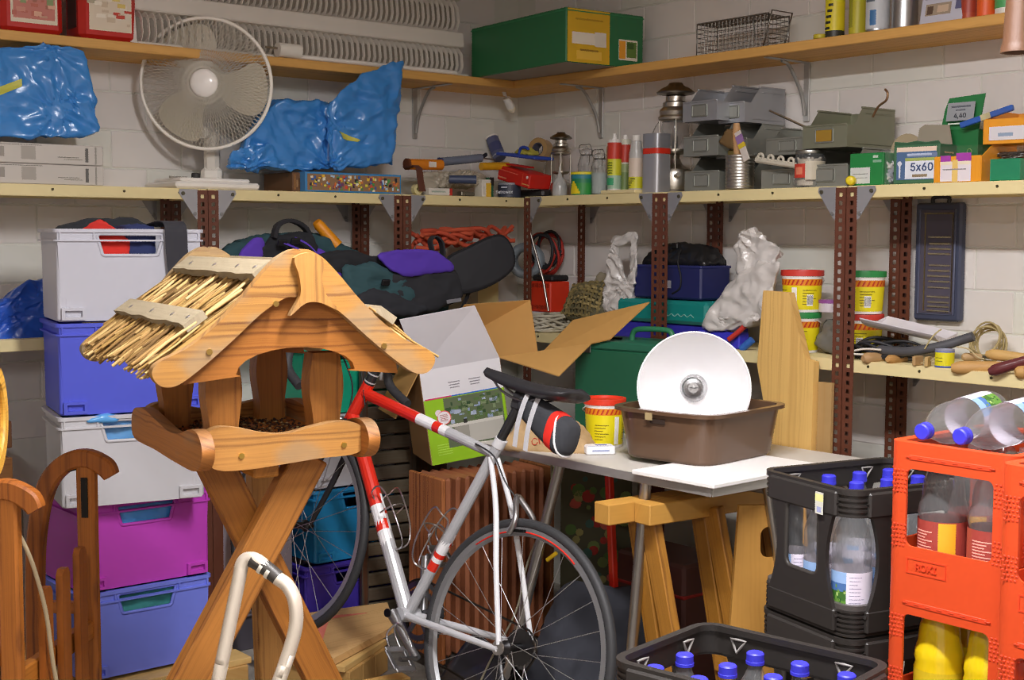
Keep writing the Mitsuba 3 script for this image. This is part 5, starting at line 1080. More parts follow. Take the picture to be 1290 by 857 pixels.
FP0, FP1 = V(*(-1.177, -0.245, 2.024)), V(*(-0.508, -0.245, 2.007)); FP0[2] = FP1[2] = Z_UP + .0095
part(ft, 'tube', [(rod(FP0, FP1, .0085, 12), 'dcd8d0')], 'gloss'); part(ft, 'socket', [(tube([FP0 - V(.085, 0, -.017), FP0 - V(.0, 0, -.017)], .0245, 18), 'd8d4ca')], 'satin'); part(ft, 'pin', [(rod(FP0 - V(.13, 0, -.022), FP0 - V(.085, 0, -.022), .004), 'a89e8c')], 'metal')
# green carton on the corner
gbx = thing('green_carton', 'long dark green carton with a yellow label on the corner of the pine shelves', 'carton')
g0 = V(*(-0.455, -0.802, 2.026)); GT = fr(g0[0], g0[1], Z_UP + .001, -95)          # local origin: the near corner; x to the right-hand end face
GW, GL, GH = .345, .60, .186
part(gbx, 'body', [(bx(GL, GW, GH, (-GL/2, GW/2, GH/2), .003), '24683f')], 'satin', GT)
part(gbx, 'lid_edge', [(bx(GL + .004, GW + .004, .004, (-GL/2, GW/2, GH - .010), .001), '2f7a4c')], 'satin', GT)
part(gbx, 'underside', [(bx(GL - .01, GW - .01, .001, (-GL/2, GW/2, .0002)), '8d8478')], 'matte', GT)
part(gbx, 'yellow_label', [(bx(.001, .185, GH - .004, (.0006, .098, GH/2)), 'c8a020'), (bx(.001, .11, .03, (.0011, .10, .028)), 'd8b040'), (bx(.001, .10, .040, (.0011, .075, .085)), 'd8d0c0'), (bx(.001, .05, .050, (.0013, .150, .085)), 'cfc8ba'), (bx(.001, .08, .006, (.0013, .10, .045)), '8a6a20'), (bx(.001, .12, .006, (.0013, .10, .15)), 'a88418')], 'satin', GT, label='yellow label')
part(gbx, 'picture_label', [(bx(.001, .085, .072, (.0006, .275, .060)), 'd8d4c4'), (bx(.001, .028, .062, (.0011, .248, .060)), 'd8962a'), (bx(.001, .045, .055, (.0011, .290, .062)), '5a7a34'), (bx(.001, .03, .02, (.0014, .285, .075)), '3a5a24')], 'satin', GT, label='small label with a plant picture')
# lower left shelf: blue sack
sack('plastic_sack', 'shiny blue sack lying on the lower shelf at the left edge', 'plastic bag', [[(-2.255, -0.260, 1.189), (-2.190, -0.260, 1.227), (-2.113, -0.260, 1.280), (-2.065, -0.260, 1.284), (-2.070, -0.260, 1.073), (-2.175, -0.260, 1.085), (-2.258, -0.260, 1.087)] + [(-2.173, -0.080, 1.171), (-2.000, -0.080, 1.228), (-2.003, -0.080, 1.077), (-2.152, -0.080, 1.084)]], '2a55b8', seed=23, amp=.010)


# ---------------------------------------------------------------- rucksacks and rope on the lower corner shelf
def lump(t, name, sets, col, seed, amp=.012, freq=12, mat='cloth', edge=.018, smooth=6, label=None): return part(t, name, [(blob(sets, edge, amp, freq, seed, smooth), col)], mat, None, label)
rk = thing('rucksack', 'large teal, purple and black rucksack lying on the shelf behind the bird house roof', 'rucksack')
lump(rk, 'main_bag', [[(-1.530, -0.360, 1.359), (-1.392, -0.360, 1.405), (-1.181, -0.360, 1.406), (-1.055, -0.360, 1.324), (-0.788, -0.360, 1.222), (-0.646, -0.360, 1.199), (-0.646, -0.360, 1.141), (-0.925, -0.360, 1.133), (-1.120, -0.360, 1.135), (-1.480, -0.360, 1.290)] + [(-1.341, -0.100, 1.378), (-1.056, -0.100, 1.405), (-0.677, -0.100, 1.257), (-0.529, -0.100, 1.147), (-1.281, -0.100, 1.239)]], '2c4a50', 41, .016)
lump(rk, 'purple_side', [[(-1.497, -0.400, 1.349), (-1.448, -0.400, 1.400), (-1.414, -0.400, 1.405), (-1.403, -0.400, 1.359), (-1.438, -0.400, 1.328), (-1.486, -0.400, 1.329)] + [(-1.451, -0.340, 1.354), (-1.393, -0.340, 1.390), (-1.393, -0.340, 1.338)]], '5a3cb0', 42, .006, label='purple side panel')
lump(rk, 'purple_pocket', [[(-1.217, -0.420, 1.374), (-1.144, -0.420, 1.331), (-1.119, -0.420, 1.272), (-1.163, -0.420, 1.268), (-1.230, -0.420, 1.327)] + [(-1.169, -0.350, 1.357), (-1.100, -0.350, 1.308), (-1.126, -0.350, 1.271)]], '5838ac', 43, .006, label='purple pocket')
lump(rk, 'black_top', [[(-1.426, -0.400, 1.349), (-1.370, -0.400, 1.406), (-1.251, -0.400, 1.416), (-1.205, -0.400, 1.374), (-1.230, -0.400, 1.316), (-1.386, -0.400, 1.318)] + [(-1.284, -0.220, 1.400), (-1.128, -0.220, 1.406), (-1.129, -0.220, 1.323), (-1.285, -0.220, 1.324)]], '23252a', 44, .012, label='black top flap')
lump(rk, 'black_flap', [[(-1.218, -0.420, 1.348), (-1.093, -0.420, 1.358), (-0.898, -0.420, 1.324), (-0.830, -0.420, 1.281), (-0.898, -0.420, 1.263), (-1.094, -0.420, 1.272), (-1.181, -0.420, 1.310)] + [(-1.113, -0.300, 1.338), (-0.815, -0.300, 1.298), (-1.049, -0.300, 1.282)]], '26282c', 45, .012)
lump(rk, 'teal_pocket', [[(-1.131, -0.440, 1.305), (-1.010, -0.440, 1.312), (-0.871, -0.440, 1.252), (-0.845, -0.440, 1.185), (-1.011, -0.440, 1.167), (-1.107, -0.440, 1.224)] + [(-1.030, -0.320, 1.282), (-0.812, -0.320, 1.236), (-0.931, -0.320, 1.177)]], '35545a', 46, .014, label='teal pocket')
lump(rk, 'black_hem', [[(-1.091, -0.455, 1.198), (-1.021, -0.455, 1.228), (-0.855, -0.455, 1.180), (-0.787, -0.455, 1.161), (-0.855, -0.455, 1.141), (-1.053, -0.455, 1.159)] + [(-1.007, -0.360, 1.186), (-0.753, -0.360, 1.156), (-0.958, -0.360, 1.151)]], '303238', 47, .012)
part(rk, 'strap', [(ribbon(curve([(-1.376, -0.410, 1.406), (-1.355, -0.400, 1.447), (-1.296, -0.380, 1.463), (-1.236, -0.370, 1.440), (-1.212, -0.370, 1.390), (-1.218, -0.400, 1.358)], 6), .040, .014, (.2, 1, 0)), '26262a')], 'cloth', label='padded black shoulder strap')
part(rk, 'strap', [(ribbon(curve([(-1.372, -0.440, 1.395), (-1.320, -0.450, 1.375), (-1.272, -0.450, 1.349), (-1.242, -0.440, 1.312)], 6), .016, .004, (.3, 1, .3)), '5a3cb0')], 'cloth', label='purple strap')
part(rk, 'strap', [(ribbon(curve([(-1.313, -0.440, 1.406), (-1.272, -0.450, 1.385), (-1.236, -0.450, 1.354)], 6), .014, .004, (.3, 1, .3)), '5a3cb0')], 'cloth', label='purple strap')
for q in ((-1.364, -0.445, 1.390), (-1.319, -0.450, 1.395), (-0.982, -0.475, 1.255)): part(rk, 'buckle', [(bx(.032, .012, .022, (0, 0, 0), .003), '17171a')], 'satin', frp(q, 0, 20))
sn = solo('hand_axe_handle', 'orange tool handle sticking out of the rucksack', 'tool handle', [(tube([(-1.156, -0.330, 1.449), (-1.102, -0.360, 1.379)], [.0185, .0205], 16), 'd88a14')], 'satin')
part(sn, 'knob', [(tube([V(*(-1.156, -0.330, 1.449)) + V(-.010, 0, .012), (-1.153, -0.330, 1.446)], [.015, .0195], 16), 'd88a14')], 'satin')
pp = thing('purple_pack', 'black and purple rucksack with a wide hip fin, lying right of the teal one', 'rucksack')
lump(pp, 'body', [[(-0.945, -0.440, 1.270), (-0.776, -0.440, 1.301), (-0.663, -0.440, 1.279), (-0.627, -0.440, 1.201), (-0.706, -0.440, 1.166), (-0.845, -0.440, 1.143), (-0.895, -0.440, 1.186)] + [(-0.746, -0.200, 1.275), (-0.527, -0.200, 1.272), (-0.527, -0.200, 1.166), (-0.711, -0.200, 1.157)]], '303136', 51, .012)
lump(pp, 'purple_pad', [[(-1.004, -0.460, 1.347), (-0.925, -0.460, 1.363), (-0.773, -0.460, 1.362), (-0.692, -0.460, 1.323), (-0.678, -0.460, 1.294), (-0.790, -0.460, 1.290), (-0.885, -0.460, 1.275), (-0.958, -0.460, 1.303)] + [(-0.937, -0.380, 1.346), (-0.732, -0.380, 1.350), (-0.661, -0.380, 1.298), (-0.870, -0.380, 1.295)]], '5a3cb4', 52, .005, label='purple padded back')
lump(pp, 'purple_hem', [[(-1.014, -0.455, 1.168), (-0.896, -0.455, 1.170), (-0.882, -0.455, 1.147), (-0.989, -0.455, 1.143)] + [(-0.971, -0.410, 1.159), (-0.864, -0.410, 1.150)]], '4a3494', 53, .004)
fin = curve([(-0.661, -0.380, 1.321), (-0.537, -0.360, 1.372), (-0.416, -0.340, 1.410), (-0.346, -0.330, 1.408), (-0.303, -0.330, 1.353), (-0.315, -0.340, 1.293), (-0.416, -0.360, 1.241), (-0.552, -0.380, 1.209), (-0.655, -0.400, 1.218)], 5, True)
fc = fin.mean(0); nrm = V(.25, -.95, .2); secs = [fc + (fin - fc) * k + nrm * o for k, o in ((.94, -.012), (1, 0), (.97, .010), (.86, .018))]
part(pp, 'hip_fin', [(ring_sections(secs, ang=40), '3a3b40')], 'cloth', label='wide dark grey hip fin')
part(pp, 'fin_piping', [(tube(fin + nrm * .004, .006, 8, closed=True), '222327')], 'cloth')
part(pp, 'strap', [(ribbon(curve([(-0.758, -0.440, 1.356), (-0.754, -0.420, 1.396), (-0.726, -0.410, 1.413), (-0.705, -0.420, 1.390), (-0.705, -0.430, 1.339)], 5), .045, .006, (.3, 1, 0)), '2b2c30')], 'cloth', label='black strap loop')
part(pp, 'strap', [(ribbon(curve([(-0.529, -0.360, 1.217), (-0.548, -0.360, 1.179), (-0.566, -0.360, 1.150)], 4), .022, .004, (1, .3, 0)), '26262a')], 'cloth')
solo('cream_panel', 'cream coloured panel standing on the lower shelf behind the rucksacks', 'panel', [(bx(.22, .012, .235, (0, 0, .1175), .002), 'cfc08a')], 'satin', fr(-.355, -.165, Z_LOW + .001, -4))
ro = []
q = random.Random(9)
for k in range(9):
    a = [V(*(-0.667, -0.200, 1.389)) * (1 - t) + V(*(-0.183, -0.160, 1.414)) * t + V(0, q.uniform(-.05, .05), q.uniform(-.03, .045)) for t in np.linspace(0, 1, 7)]
    ro.append((tube(curve(a, 5), .0085, 7), q.choice(['c8583a', 'd0623e', 'c04e34'])))
solo('orange_rope', 'heap of orange red rope behind the hip fin of the black rucksack', 'rope', ro, 'matte')
solo('rope_bed', 'low box under the orange rope on the lower shelf', 'box', [(bx(.38, .16, .245, (0, 0, .1225), .003), '9c9482')], 'matte', fr(-.55, -.115, Z_LOW + .001))


# ---------------------------------------------------------------- right wall, middle shelf
RZ = -90
rx_ = random.Random(77)
def canlike(name, label, cat, T, r, h, col, bands=(), top='cfcfd0', mat='satin', dome=False, n=28):
    """A tin or spray can; bands = (z0, z1, colour, a0, a1) as shares of the height."""
    t = thing(name, label, cat)
    p = [(0, .0), (r * .96, 0), (r, .003), (r, h * (.90 if dome else .985)), (r * (.72 if dome else .97), h), (0, h)]
    part(t, 'body', [(lathe(p, n, 40), col)], mat, T)
    if bands: part(t, 'print', [(wrap(r + .0002 * i, h * b[0], h * b[1], b[3] if len(b) > 3 else -270, b[4] if len(b) > 3 else 90, 28), b[2]) for i, b in enumerate(bands)], 'satin', T)
    if top: part(t, 'lid', [(lathe([(0, h + .001), (r * .88, h + .001), (r * .90, h + .004), (r * 1.02, h + .004), (r * 1.02, h - .004)][::-1], n, 40), top)], 'metal' if mat == 'metal' else 'satin', T)
    return t
# dark lettered tin, red box, blue float, roll, bottle
B_ = ((-0.285, -0.277, 1.5626), 0.1668, 0.0640)
tn = canlike('paint_tin', 'dark grey tin with white lettering under the red box', 'tin', on((B_[0][0] + .02, B_[0][1] + .01, B_[0][2]), RZ + 25), .044, .052, '3c4354', [(.03, .97, '3a4050')], '8a8d94')
part(tn, 'lettering', [(txt('Tetrowex', .012, bold=True).at(0, -.0455, .020), 'd0d4dc'), (bx(.026, .001, .006, (0, -.0455, .038)), 'b8bcc8')], 'satin', on((B_[0][0] + .02, B_[0][1] + .01, B_[0][2]), RZ + 25))
carton('small_box', 'small green and black packet between the yellow packet and the dark tin', 'packet', fr(((-0.349, -0.270, 1.5626), 0.0423, 0.1047)[0][0], -.262, Z_MID + .001), .022, .04, .075, '2c5a40', [(0, 1, .6, 1, '20221f')])
rbx = thing('red_box', 'bright red slanted box with a red strip on top, leaning over the dark tin', 'box')
RB = frp((-0.220, -0.305, 1.649), RZ) @ fr(ry=13)
part(rbx, 'body', [(bx(.195, .11, .055, (0, 0, -.008), .004), 'c4241a')], 'satin', RB)
part(rbx, 'print', [(bx(.002, .001, .050, (.055, -.0556, -.008)), 'd8583a'), (cyl(.006, .001, 14).at(.082, -.0553, .006, rx=90), 'e8d0c8'), (bx(.11, .001, .003, (-.03, -.0556, .006)), 'e06a5a'), (bx(.05, .001, .005, (-.065, -.0556, -.022)), 'e0886a'), (bx(.04, .001, .004, (.078, -.0556, -.022)), 'e0a060')], 'satin', RB)
part(rbx, 'lid_flap', [(bx(.13, .05, .006, (-.028, -.01, .030), .002), 'b82018')], 'satin', RB @ fr(0, 0, .004, ry=-5))
solo('box_support', 'black folded pouch under the red box', 'pouch', [(bx(.15, .10, .030, (0, 0, .015), .008), '2a2a2c')], 'satin', on((-.16, (-0.160, -0.325, 1.598)[1], Z_MID), RZ))
flt = thing('plastering_float', 'blue plastic plastering float with a looped handle lying on the red box', 'float')
FLT = frp((-0.200, -0.281, 1.724), RZ) @ fr(ry=7)
part(flt, 'board', [(bx(.235, .10, .012, (0, 0, 0), .003), '2c48a8')], 'satin', FLT)
part(flt, 'handle', [(tube(curve([(-.035, 0, .006), (-.030, 0, .026), (-.015, 0, .034), (.012, 0, .032), (.016, 0, .026)], 6), .006, 8), '2c48a8')], 'satin', FLT)
solo('yellow_cloth', 'small yellow rag lying on the blue float', 'rag', [(blob([[(-.05, -.03, 0), (.05, -.03, 0), (.04, .03, 0), (-.04, .03, 0), (0, 0, .022), (-.03, 0, .018)]], .01, .006, 30, 3, 2), 'b8b04a')], 'cloth', FLT @ fr(-.02, .035, .010))
tcn = canlike('tube_can', 'grey blue canister with a white cap tilted above the blue float', 'canister', frp((-0.160, -0.080, 1.725), RZ) @ fr(ry=-32) , .026, .10, '5a6080', [(.30, .70, '484e78'), (.12, .16, 'a8acb8')], 'dedcd8')
tpr = thing('tape_roll', 'brown packing tape roll standing behind the blue float', 'tape')
TPR = frp((-0.130, -0.294, 1.751), RZ + 15) @ fr(rx=84)
part(tpr, 'tape', [(lathe([(.026, -.022), (.044, -.022), (.045, .022), (.026, .022), (.026, -.022)], 32, 25), 'a8885a')], 'gloss', TPR)
part(tpr, 'core', [(lathe([(.022, -.021), (.026, -.021), (.026, .021), (.022, .021), (.022, -.021)], 32, 25), '4a4a58')], 'matte', TPR)
# paraffin lanterns
def lantern(label, T, h, dark=False, glass=True):
    """Pressure lantern: tank, burner, cage with glass, hood."""
    t = thing('pressure_lantern', label, 'lantern'); k = h / .40; c = 'c8c2b6'
    part(t, 'tank', [(lathe([(q[0] * k, q[1] * k) for q in ((0, 0), (.060, 0), (.066, .006), (.062, .014), (.066, .03), (.066, .072), (.058, .088), (.034, .100), (.024, .112), (.020, .125), (0, .125))], 32, 35), c)], 'metal', T)
    part(t, 'burner', [(lathe([(q[0] * k, q[1] * k) for q in ((.016, .12), (.018, .14), (.045, .146), (.052, .152), (.052, .160), (.012, .162), (.012, .21), (0, .212))], 24, 35), 'b0a898')], 'metal', T)
    if glass: part(t, 'glass', [(lathe([(q[0] * k, q[1] * k) for q in ((.046, .160), (.052, .19), (.052, .235), (.046, .268))], 32, 60), 'c8ccd0')], 'haze', T, label='clear glass chimney')
    part(t, 'upper_ring', [(lathe([(q[0] * k, q[1] * k) for q in ((.046, .262), (.062, .268), (.064, .276), (.056, .284), (.060, .298), (.052, .310), (.046, .314), (.046, .330), (.036, .335), (.036, .352), (.030, .356), (.030, .262))], 32, 35), c)], 'metal', T)
    part(t, 'hood', [(lathe([(q[0] * k, q[1] * k) for q in ((.036, .356), (.068, .362), (.070, .368), (.052, .382), (.030, .392), (.024, .402), (0, .404))], 32, 35), '8a867e')], 'metal', T)
    for i in range(4):
        a = math.radians(45 + 90 * i); part(t, 'cage_rod', [(rod((.058 * k * math.cos(a), .058 * k * math.sin(a), .085 * k), (.058 * k * math.cos(a), .058 * k * math.sin(a), .270 * k), .0022, 6), c)], 'metal', T)
    part(t, 'pump', [(tube([(.04 * k, -.04 * k, .06 * k), (.075 * k, -.06 * k, .065 * k)], .008 * k, 10), c)], 'metal', T)
    part(t, 'bail', [(tube(curve([(-.062 * k, 0, .285 * k), (-.085 * k, -.02, .24 * k), (-.105 * k, -.03, .17 * k), (-.095 * k, -.03, .13 * k)], 6), .0018, 6), '7c7870')], 'metal', T)
    return t
B_ = ((-0.150, -0.436, 1.5626), 0.1624, 0.2910)
lantern('small chrome pressure lantern between the blue float and the wire jars', on(B_[0], RZ), .245, glass=False)
B_ = ((-0.170, -1.050, 1.5626), 0.1410, 0.4008)
lantern('tall chrome pressure lantern with a dark hood beside the grey steel bins', on((B_[0][0], B_[0][1], B_[0][2]), RZ), .375)
# squeeze bottle, tub, jars, cartridges, flask
B_ = ((-0.270, -0.565, 1.5626), 0.0828, 0.1194)
solo('squeeze_bottle', 'milky squeeze bottle with a thin spout in front of the small lantern', 'bottle', [(lathe([(0, 0), (.026, 0), (.0275, .004), (.0275, .030), (.024, .048), (.013, .066), (.009, .072), (.0085, .078), (.005, .082), (.003, .108), (0, .109)], 24, 45), 'a8a8a6')], 'film', on(B_[0], RZ))
B_ = ((-0.260, -0.680, 1.5626), 0.1344, 0.0951)
tb2 = canlike('tub', 'green tub with a yellow lid and a yellow hill on its label', 'tub', on(B_[0], RZ), .0425, .078, '1f7a52', [(.75, .97, '2a7a86'), (.04, .55, '2c8a3c')], None)
part(tb2, 'lid', [(lathe([(0, .083), (.042, .083), (.0455, .081), (.046, .074), (.043, .073)][::-1], 32, 40), 'd8cc28')], 'satin', on(B_[0], RZ))
part(tb2, 'hill_print', [(wrap(.0434, .004 + .009 * i, .0135 + .009 * i, -92 - 36 + 7 * i, -92 + 36 - 7 * i, 10), 'dcc81e') for i in range(5)], 'satin', on(B_[0], RZ))
def jar(label, T, r, h, wire=True):
    t = thing('glass_jar', label, 'jar')
    part(t, 'glass', [(lathe([(0, .003), (r*.9, 0), (r, .008), (r, h*.70), (r*.85, h*.82), (r*.62, h*.88), (r*.62, h*.98)], 28, 50), 'c8d0d0')], 'haze', T)
    part(t, 'glass_lid', [(lathe([(r*.60, h*.985), (r*.72, h*.985), (r*.72, h*1.02), (r*.4, h*1.06), (r*.12, h*1.07), (r*.14, h*1.12), (0, h*1.13)], 28, 40), 'c8d0d0')], 'haze', T)
    part(t, 'contents', [(lathe([(0, .005), (r*.86, .005), (r*.9, h*.56), (0, h*.58)], 20, 40), 'a4aeac')], 'matte', T)
    if wire:
        W = [(tube(curve([(s*r*.66, 0, h*.90), (s*r*.98, -.2*r, h*1.0), (s*r*.8, -.3*r, h*1.14), (0, -.1*r, h*1.15)], 6), .0014, 5), '6c6a64') for s in (-1, 1)] + [(torus(r*.66, .0013, 24, 5).at(0, 0, h*.92), '6c6a64'), (tube(curve([(-r*.7, -.3*r, h*.92), (-r*.8, -r*.5, h*.7), (0, -r*.9, h*.66), (r*.8, -r*.5, h*.7), (r*.7, -.3*r, h*.92)], 6), .0013, 5), '6c6a64')]
        part(t, 'wire_clip', W, 'metal', T)
B_ = ((-0.170, -0.604, 1.5626), 0.0943, 0.2149); jar('clip top glass jar behind the green tub', on(B_[0], RZ), .034, .165)
B_ = ((-0.240, -0.748, 1.5626), 0.0863, 0.1696); jar('clip top glass jar right of the green tub', on(B_[0], RZ), .032, .140)
solo('shelf_insert', 'cream steel strip lying on the shelf under the cartridges', 'strip', [(bx(.17, .10, .012, (0, 0, .006), .002), 'd8ca98')], 'satin', on((-.262, (-0.260, -0.913, 1.569)[1], Z_MID), RZ))
B_ = ((-0.240, -0.823, 1.5626), 0.0722, 0.2104); Tc = on((B_[0][0], B_[0][1], Z_MID + .0125), RZ)
cr = canlike('cartridge', 'standing cartridge with a red upper and yellow lower half', 'cartridge', Tc, .024, .180, 'd8d4d0', [(.04, .30, '9ab8a0'), (.30, .66, 'c8c830'), (.62, .94, 'c03a2a')], None)
part(cr, 'nozzle', [(cyl(.010, .022, 14, .005).at(z=.18), 'e4e2de')], 'satin', Tc)
part(cr, 'print', [(wrap(.0262, .02, .045, -130, -50), '3a9a6a')] + [(wrap(.0262, .06 + .009*i, .064 + .009*i, -125, -60), '6a7a20') for i in range(5)], 'satin', Tc)
B_ = ((-0.200, -0.836, 1.5626), 0.0518, 0.2229); Tc = on((B_[0][0], B_[0][1], Z_MID + .0), RZ)
cr = canlike('cartridge', 'standing cartridge with a red top and green leaf print, half hidden', 'cartridge', Tc, .021, .195, 'c8c8b8', [(.04, .55, '8a9a6a'), (.10, .4, '6a8048'), (.58, .90, 'b83a2c')], None)
part(cr, 'nozzle', [(cyl(.010, .016, 14, .006).at(z=.195), 'e4e2de')], 'satin', Tc)
B_ = ((-0.245, -0.937, 1.5626), 0.0734, 0.2200); Tc = on((B_[0][0], B_[0][1], Z_MID + .0125), RZ)
bt_ = thing('bottle', 'clear bottle with a white cap and a beige and yellow label beside the steel flask', 'bottle')
part(bt_, 'body', [(lathe([(0, 0), (.024, 0), (.0255, .004), (.0255, .125), (.022, .140), (.019, .16), (.018, .168)], 24, 50), 'b4b4b0')], 'film', Tc)
part(bt_, 'cap', [(cyl(.0155, .022, 20, b=.002).at(z=.168), 'dad8d2')], 'satin', Tc)
part(bt_, 'paper_label', [(wrap(.0257, .045, .110, -270, 90, 30), 'd0c0b0'), (wrap(.0258, .005, .045, -270, 90, 30), 'c8c42c'), *[(wrap(.0262, .008 + .007*i, .011 + .007*i, -140 + 12*i, -100 + 12*i, 8), '4a4a28') for i in range(5)]], 'satin', Tc)
solo('wood_stick', 'thin wooden stick standing between the jar and the red cartridge', 'stick', [(bar((0, .0, 0), (0, .006, .175), .008, .006, .001), 'b08a6a')], 'pine', on(((-0.200, -0.739, 1.5626), 0.0206, 0.2173)[0], RZ))
B_ = ((-0.255, -1.045, 1.5626), 0.1230, 0.2050); Tc = on(B_[0], RZ)
fk = thing('steel_flask', 'brushed steel square flask with a red band, in front of the tall lantern', 'flask')
def sq(w, d, p): return lambda z, k=1: np.column_stack([oval(w * k, d * k, p, 36), np.full(36, z)])
sf = sq(.080, .075, 4.5)
part(fk, 'body', [(ring_sections([sf(0), sf(.128), sf(.128, .97), sf(.131, .97)], ang=35), 'b2b2b6')], 'steel', Tc)
part(fk, 'red_band', [(ring_sections([sf(.131, 1.005), sf(.150, 1.005)], ang=35), 'c8301c')], 'satin', Tc)
part(fk, 'cap', [(ring_sections([sf(.150, .97), sf(.156, .97), sf(.156), sf(.196), sf(.200, .97)], ang=35), 'a4a6ac')], 'steel', Tc)
# grey steel stacking bins
GB_ = '94968e'
def steel_bin(label, T, tag=None, w=.150, d=.200, h=.112, col=GB_):
    """An open-fronted stacking bin; front lip at y = 0, local x along the wall."""
    t = thing('steel_bin', label, 'bin')
    side = Polygon([(0, 0), (d, 0), (d, h), (.075, h), (.030, h * .55), (0, h * .55)])
    for s in (-1, 1): part(t, 'side', [(plate(side, .0016).at(s * w/2, 0, 0, rz=90), col), (bar((s * w/2, .07, h), (s * w/2, d, h), .008, .006, .0015), col), (bar((s * (w/2 + .0018), .035, .012), (s * (w/2 + .0018), d - .012, .012), .003, .004, .001), col), (bar((s * (w/2 + .0018), .085, h - .016), (s * (w/2 + .0018), d - .012, h - .016), .003, .004, .001), col)], 'steel', T)
    part(t, 'front', [(bx(w, .0018, h * .56, (0, 0, h * .28)), col), (bar((-w/2, 0, h * .56), (w/2, 0, h * .56), .006, .006, .0015), col)], 'steel', T)
    part(t, 'back', [(bx(w, .0018, h, (0, d, h/2)), col)], 'steel', T)
    part(t, 'floor', [(bx(w, d, .0018, (0, d/2, .002)), col)], 'steel', T)
    o = [(-.032, 0, h * .14), (.032, 0, h * .14), (.032, 0, h * .46), (-.032, 0, h * .46)]
    part(t, 'label_frame', [(bar(o[i], o[(i+1) % 4], .005, .005, .001, (0, -1, 0)), '84867e') for i in range(4)] + ([(bx(.056, .0012, h * .28, (0, -.0016, h * .30)), tag)] if tag else [(bx(.056, .0010, h * .28, (0, -.0016, h * .30)), '9a9c94')]), 'steel', T @ fr(0, -.002, 0))
    return t
RBN = lambda y, z, d=.285: fr(-d, y, Z_MID + .001 + z, RZ)
y1 = (-0.285, -1.280, 1.617)[1]
for i, l in enumerate(('grey steel bin at the foot of the tall bin stack beside the lantern', 'grey steel bin in the middle of the tall bin stack beside the lantern', 'grey steel bin on top of the tall bin stack, paler than those beneath')): steel_bin(l, RBN(y1 + .006 * i, .1135 * i), col=[GB_, GB_, 'a2a4a8'][i], h=.112)
steel_bin('pale grey steel bin high behind the tin can, its plain side in view', fr(-.225, (-0.220, -1.340, 1.847)[1] - .01, Z_MID + .220, RZ) , col='a8aaae', h=.115, w=.11)
steel_bin('grey steel bin under the pale one behind the tin can', fr(-.205, (-0.200, -1.326, 1.721)[1] - .01, Z_MID + .1075, RZ), w=.13, d=.185)
steel_bin('grey steel bin at the bottom behind the tin can', fr(-.205, (-0.200, -1.326, 1.721)[1] - .01, Z_MID + .001, RZ), h=.104, w=.13, d=.185)
y2 = (-0.260, -1.585, 1.656)[1]
steel_bin('grey steel bin behind the white hook rail, lower one of the middle pair', fr(-.255, y2, Z_MID + .001, RZ), h=.104, w=.16, d=.18)
steel_bin('grey steel bin upper one of the middle pair above the white hook rail', fr(-.235, y2 - .005, Z_MID + .1065, RZ), h=.090, w=.17, d=.17)
y3 = (-0.280, -1.775, 1.647)[1]
steel_bin('grey steel bin at the foot of the right bin pair behind the white jar', fr(-.285, y3, Z_MID + .001, RZ), d=.23, h=.114, w=.155)
steel_bin('olive grey steel bin with an orange tag on top of the right bin pair', fr(-.290, y3 + .004, Z_MID + .116, RZ), 'b8923c', d=.235, h=.118, w=.160, col='8a8c78')
hk = solo('metal_hook', 'rusty metal hook sticking out of the bin with the orange tag', 'hook', [(tube(curve([(0, 0, 0), (.02, 0, .03), (.045, 0, .045), (.05, 0, .065), (.04, 0, .078)], 6), .0035, 7), '9a7a5c')], 'metal', fr(-.20, y3 - .10, Z_MID + .205, RZ))
for k in range(4): part(hk, 'rod', [(rod((-.10 - .012 * k, -.05 + .02 * k, -.02), (-.15 - .02 * k, -.12, .018 + .008 * k), .003, 6), ['a89a84', '8a8478'][k % 2])], 'metal', fr(-.20, y3 - .02, Z_MID + .195, RZ))
# tin with brush and spatula
B_ = ((-0.300, -1.424, 1.5626), 0.1207, 0.1181); Tc = on((-.315 + .05, B_[0][1], Z_MID), RZ)
tin = thing('tin_can', 'empty ribbed tin can holding a brush, standing before the grey bins', 'tin can')
zz = np.linspace(.006, .104, 40); rr2 = .046 + .0010 * np.sin(zz * 620)
part(tin, 'body', [(lathe([(0, 0), (.045, 0), (.047, .003)] + list(zip(rr2, zz)) + [(.048, .108), (.046, .110), (.0445, .106), (.0445, .008), (0, .006)], 36, 60), 'c0bcb4')], 'metal', Tc)
brs = thing('paint_brush', 'wooden handled brush with brown bristles standing in the tin can', 'brush')
BRT = Tc @ fr(.004, -.012, .095)
part(brs, 'handle', [(tube([(0, 0, -.06), (0, -.004, .02), (-.002, -.008, .085), (-.002, -.010, .115)], [.010, .013, .014, .010], 12), 'b58e62')], 'pine', BRT)
part(brs, 'bristles', [(blob([[(-.075, -.01, .06), (-.02, .0, .10), (-.01, .012, .02), (-.05, .012, .05), (-.04, -.012, .10), (-.012, -.010, .035)]], .008, .003, 60, 5, 1), '6a5230')], 'matte', BRT)
part(brs, 'ferrule', [(bx(.045, .022, .045, (-.02, .004, .010), .004), 'b0a060')], 'metal', BRT)
spt = solo('spatula', 'white spatula with a purple and yellow print leaning over the tin can', 'spatula', [(bx(.026, .004, .10, (0, 0, 0), .001), 'c4bcb4'), (bx(.027, .0045, .03, (0, 0, .022)), '8a6a9a'), (bx(.026, .0047, .016, (0, 0, .002)), 'c8b030')], 'satin', Tc @ fr(.042, -.040, .135, 0, 0, -24))
hr = thing('hook_rail', 'white wavy hook rail lying on the bins right of the tin can', 'hook rail')
HR = frp((-0.300, -1.597, 1.642), RZ) @ fr(ry=9)
part(hr, 'rail', [(bx(.165, .014, .018, (0, 0, 0), .005), 'b8b2a2')], 'satin', HR)
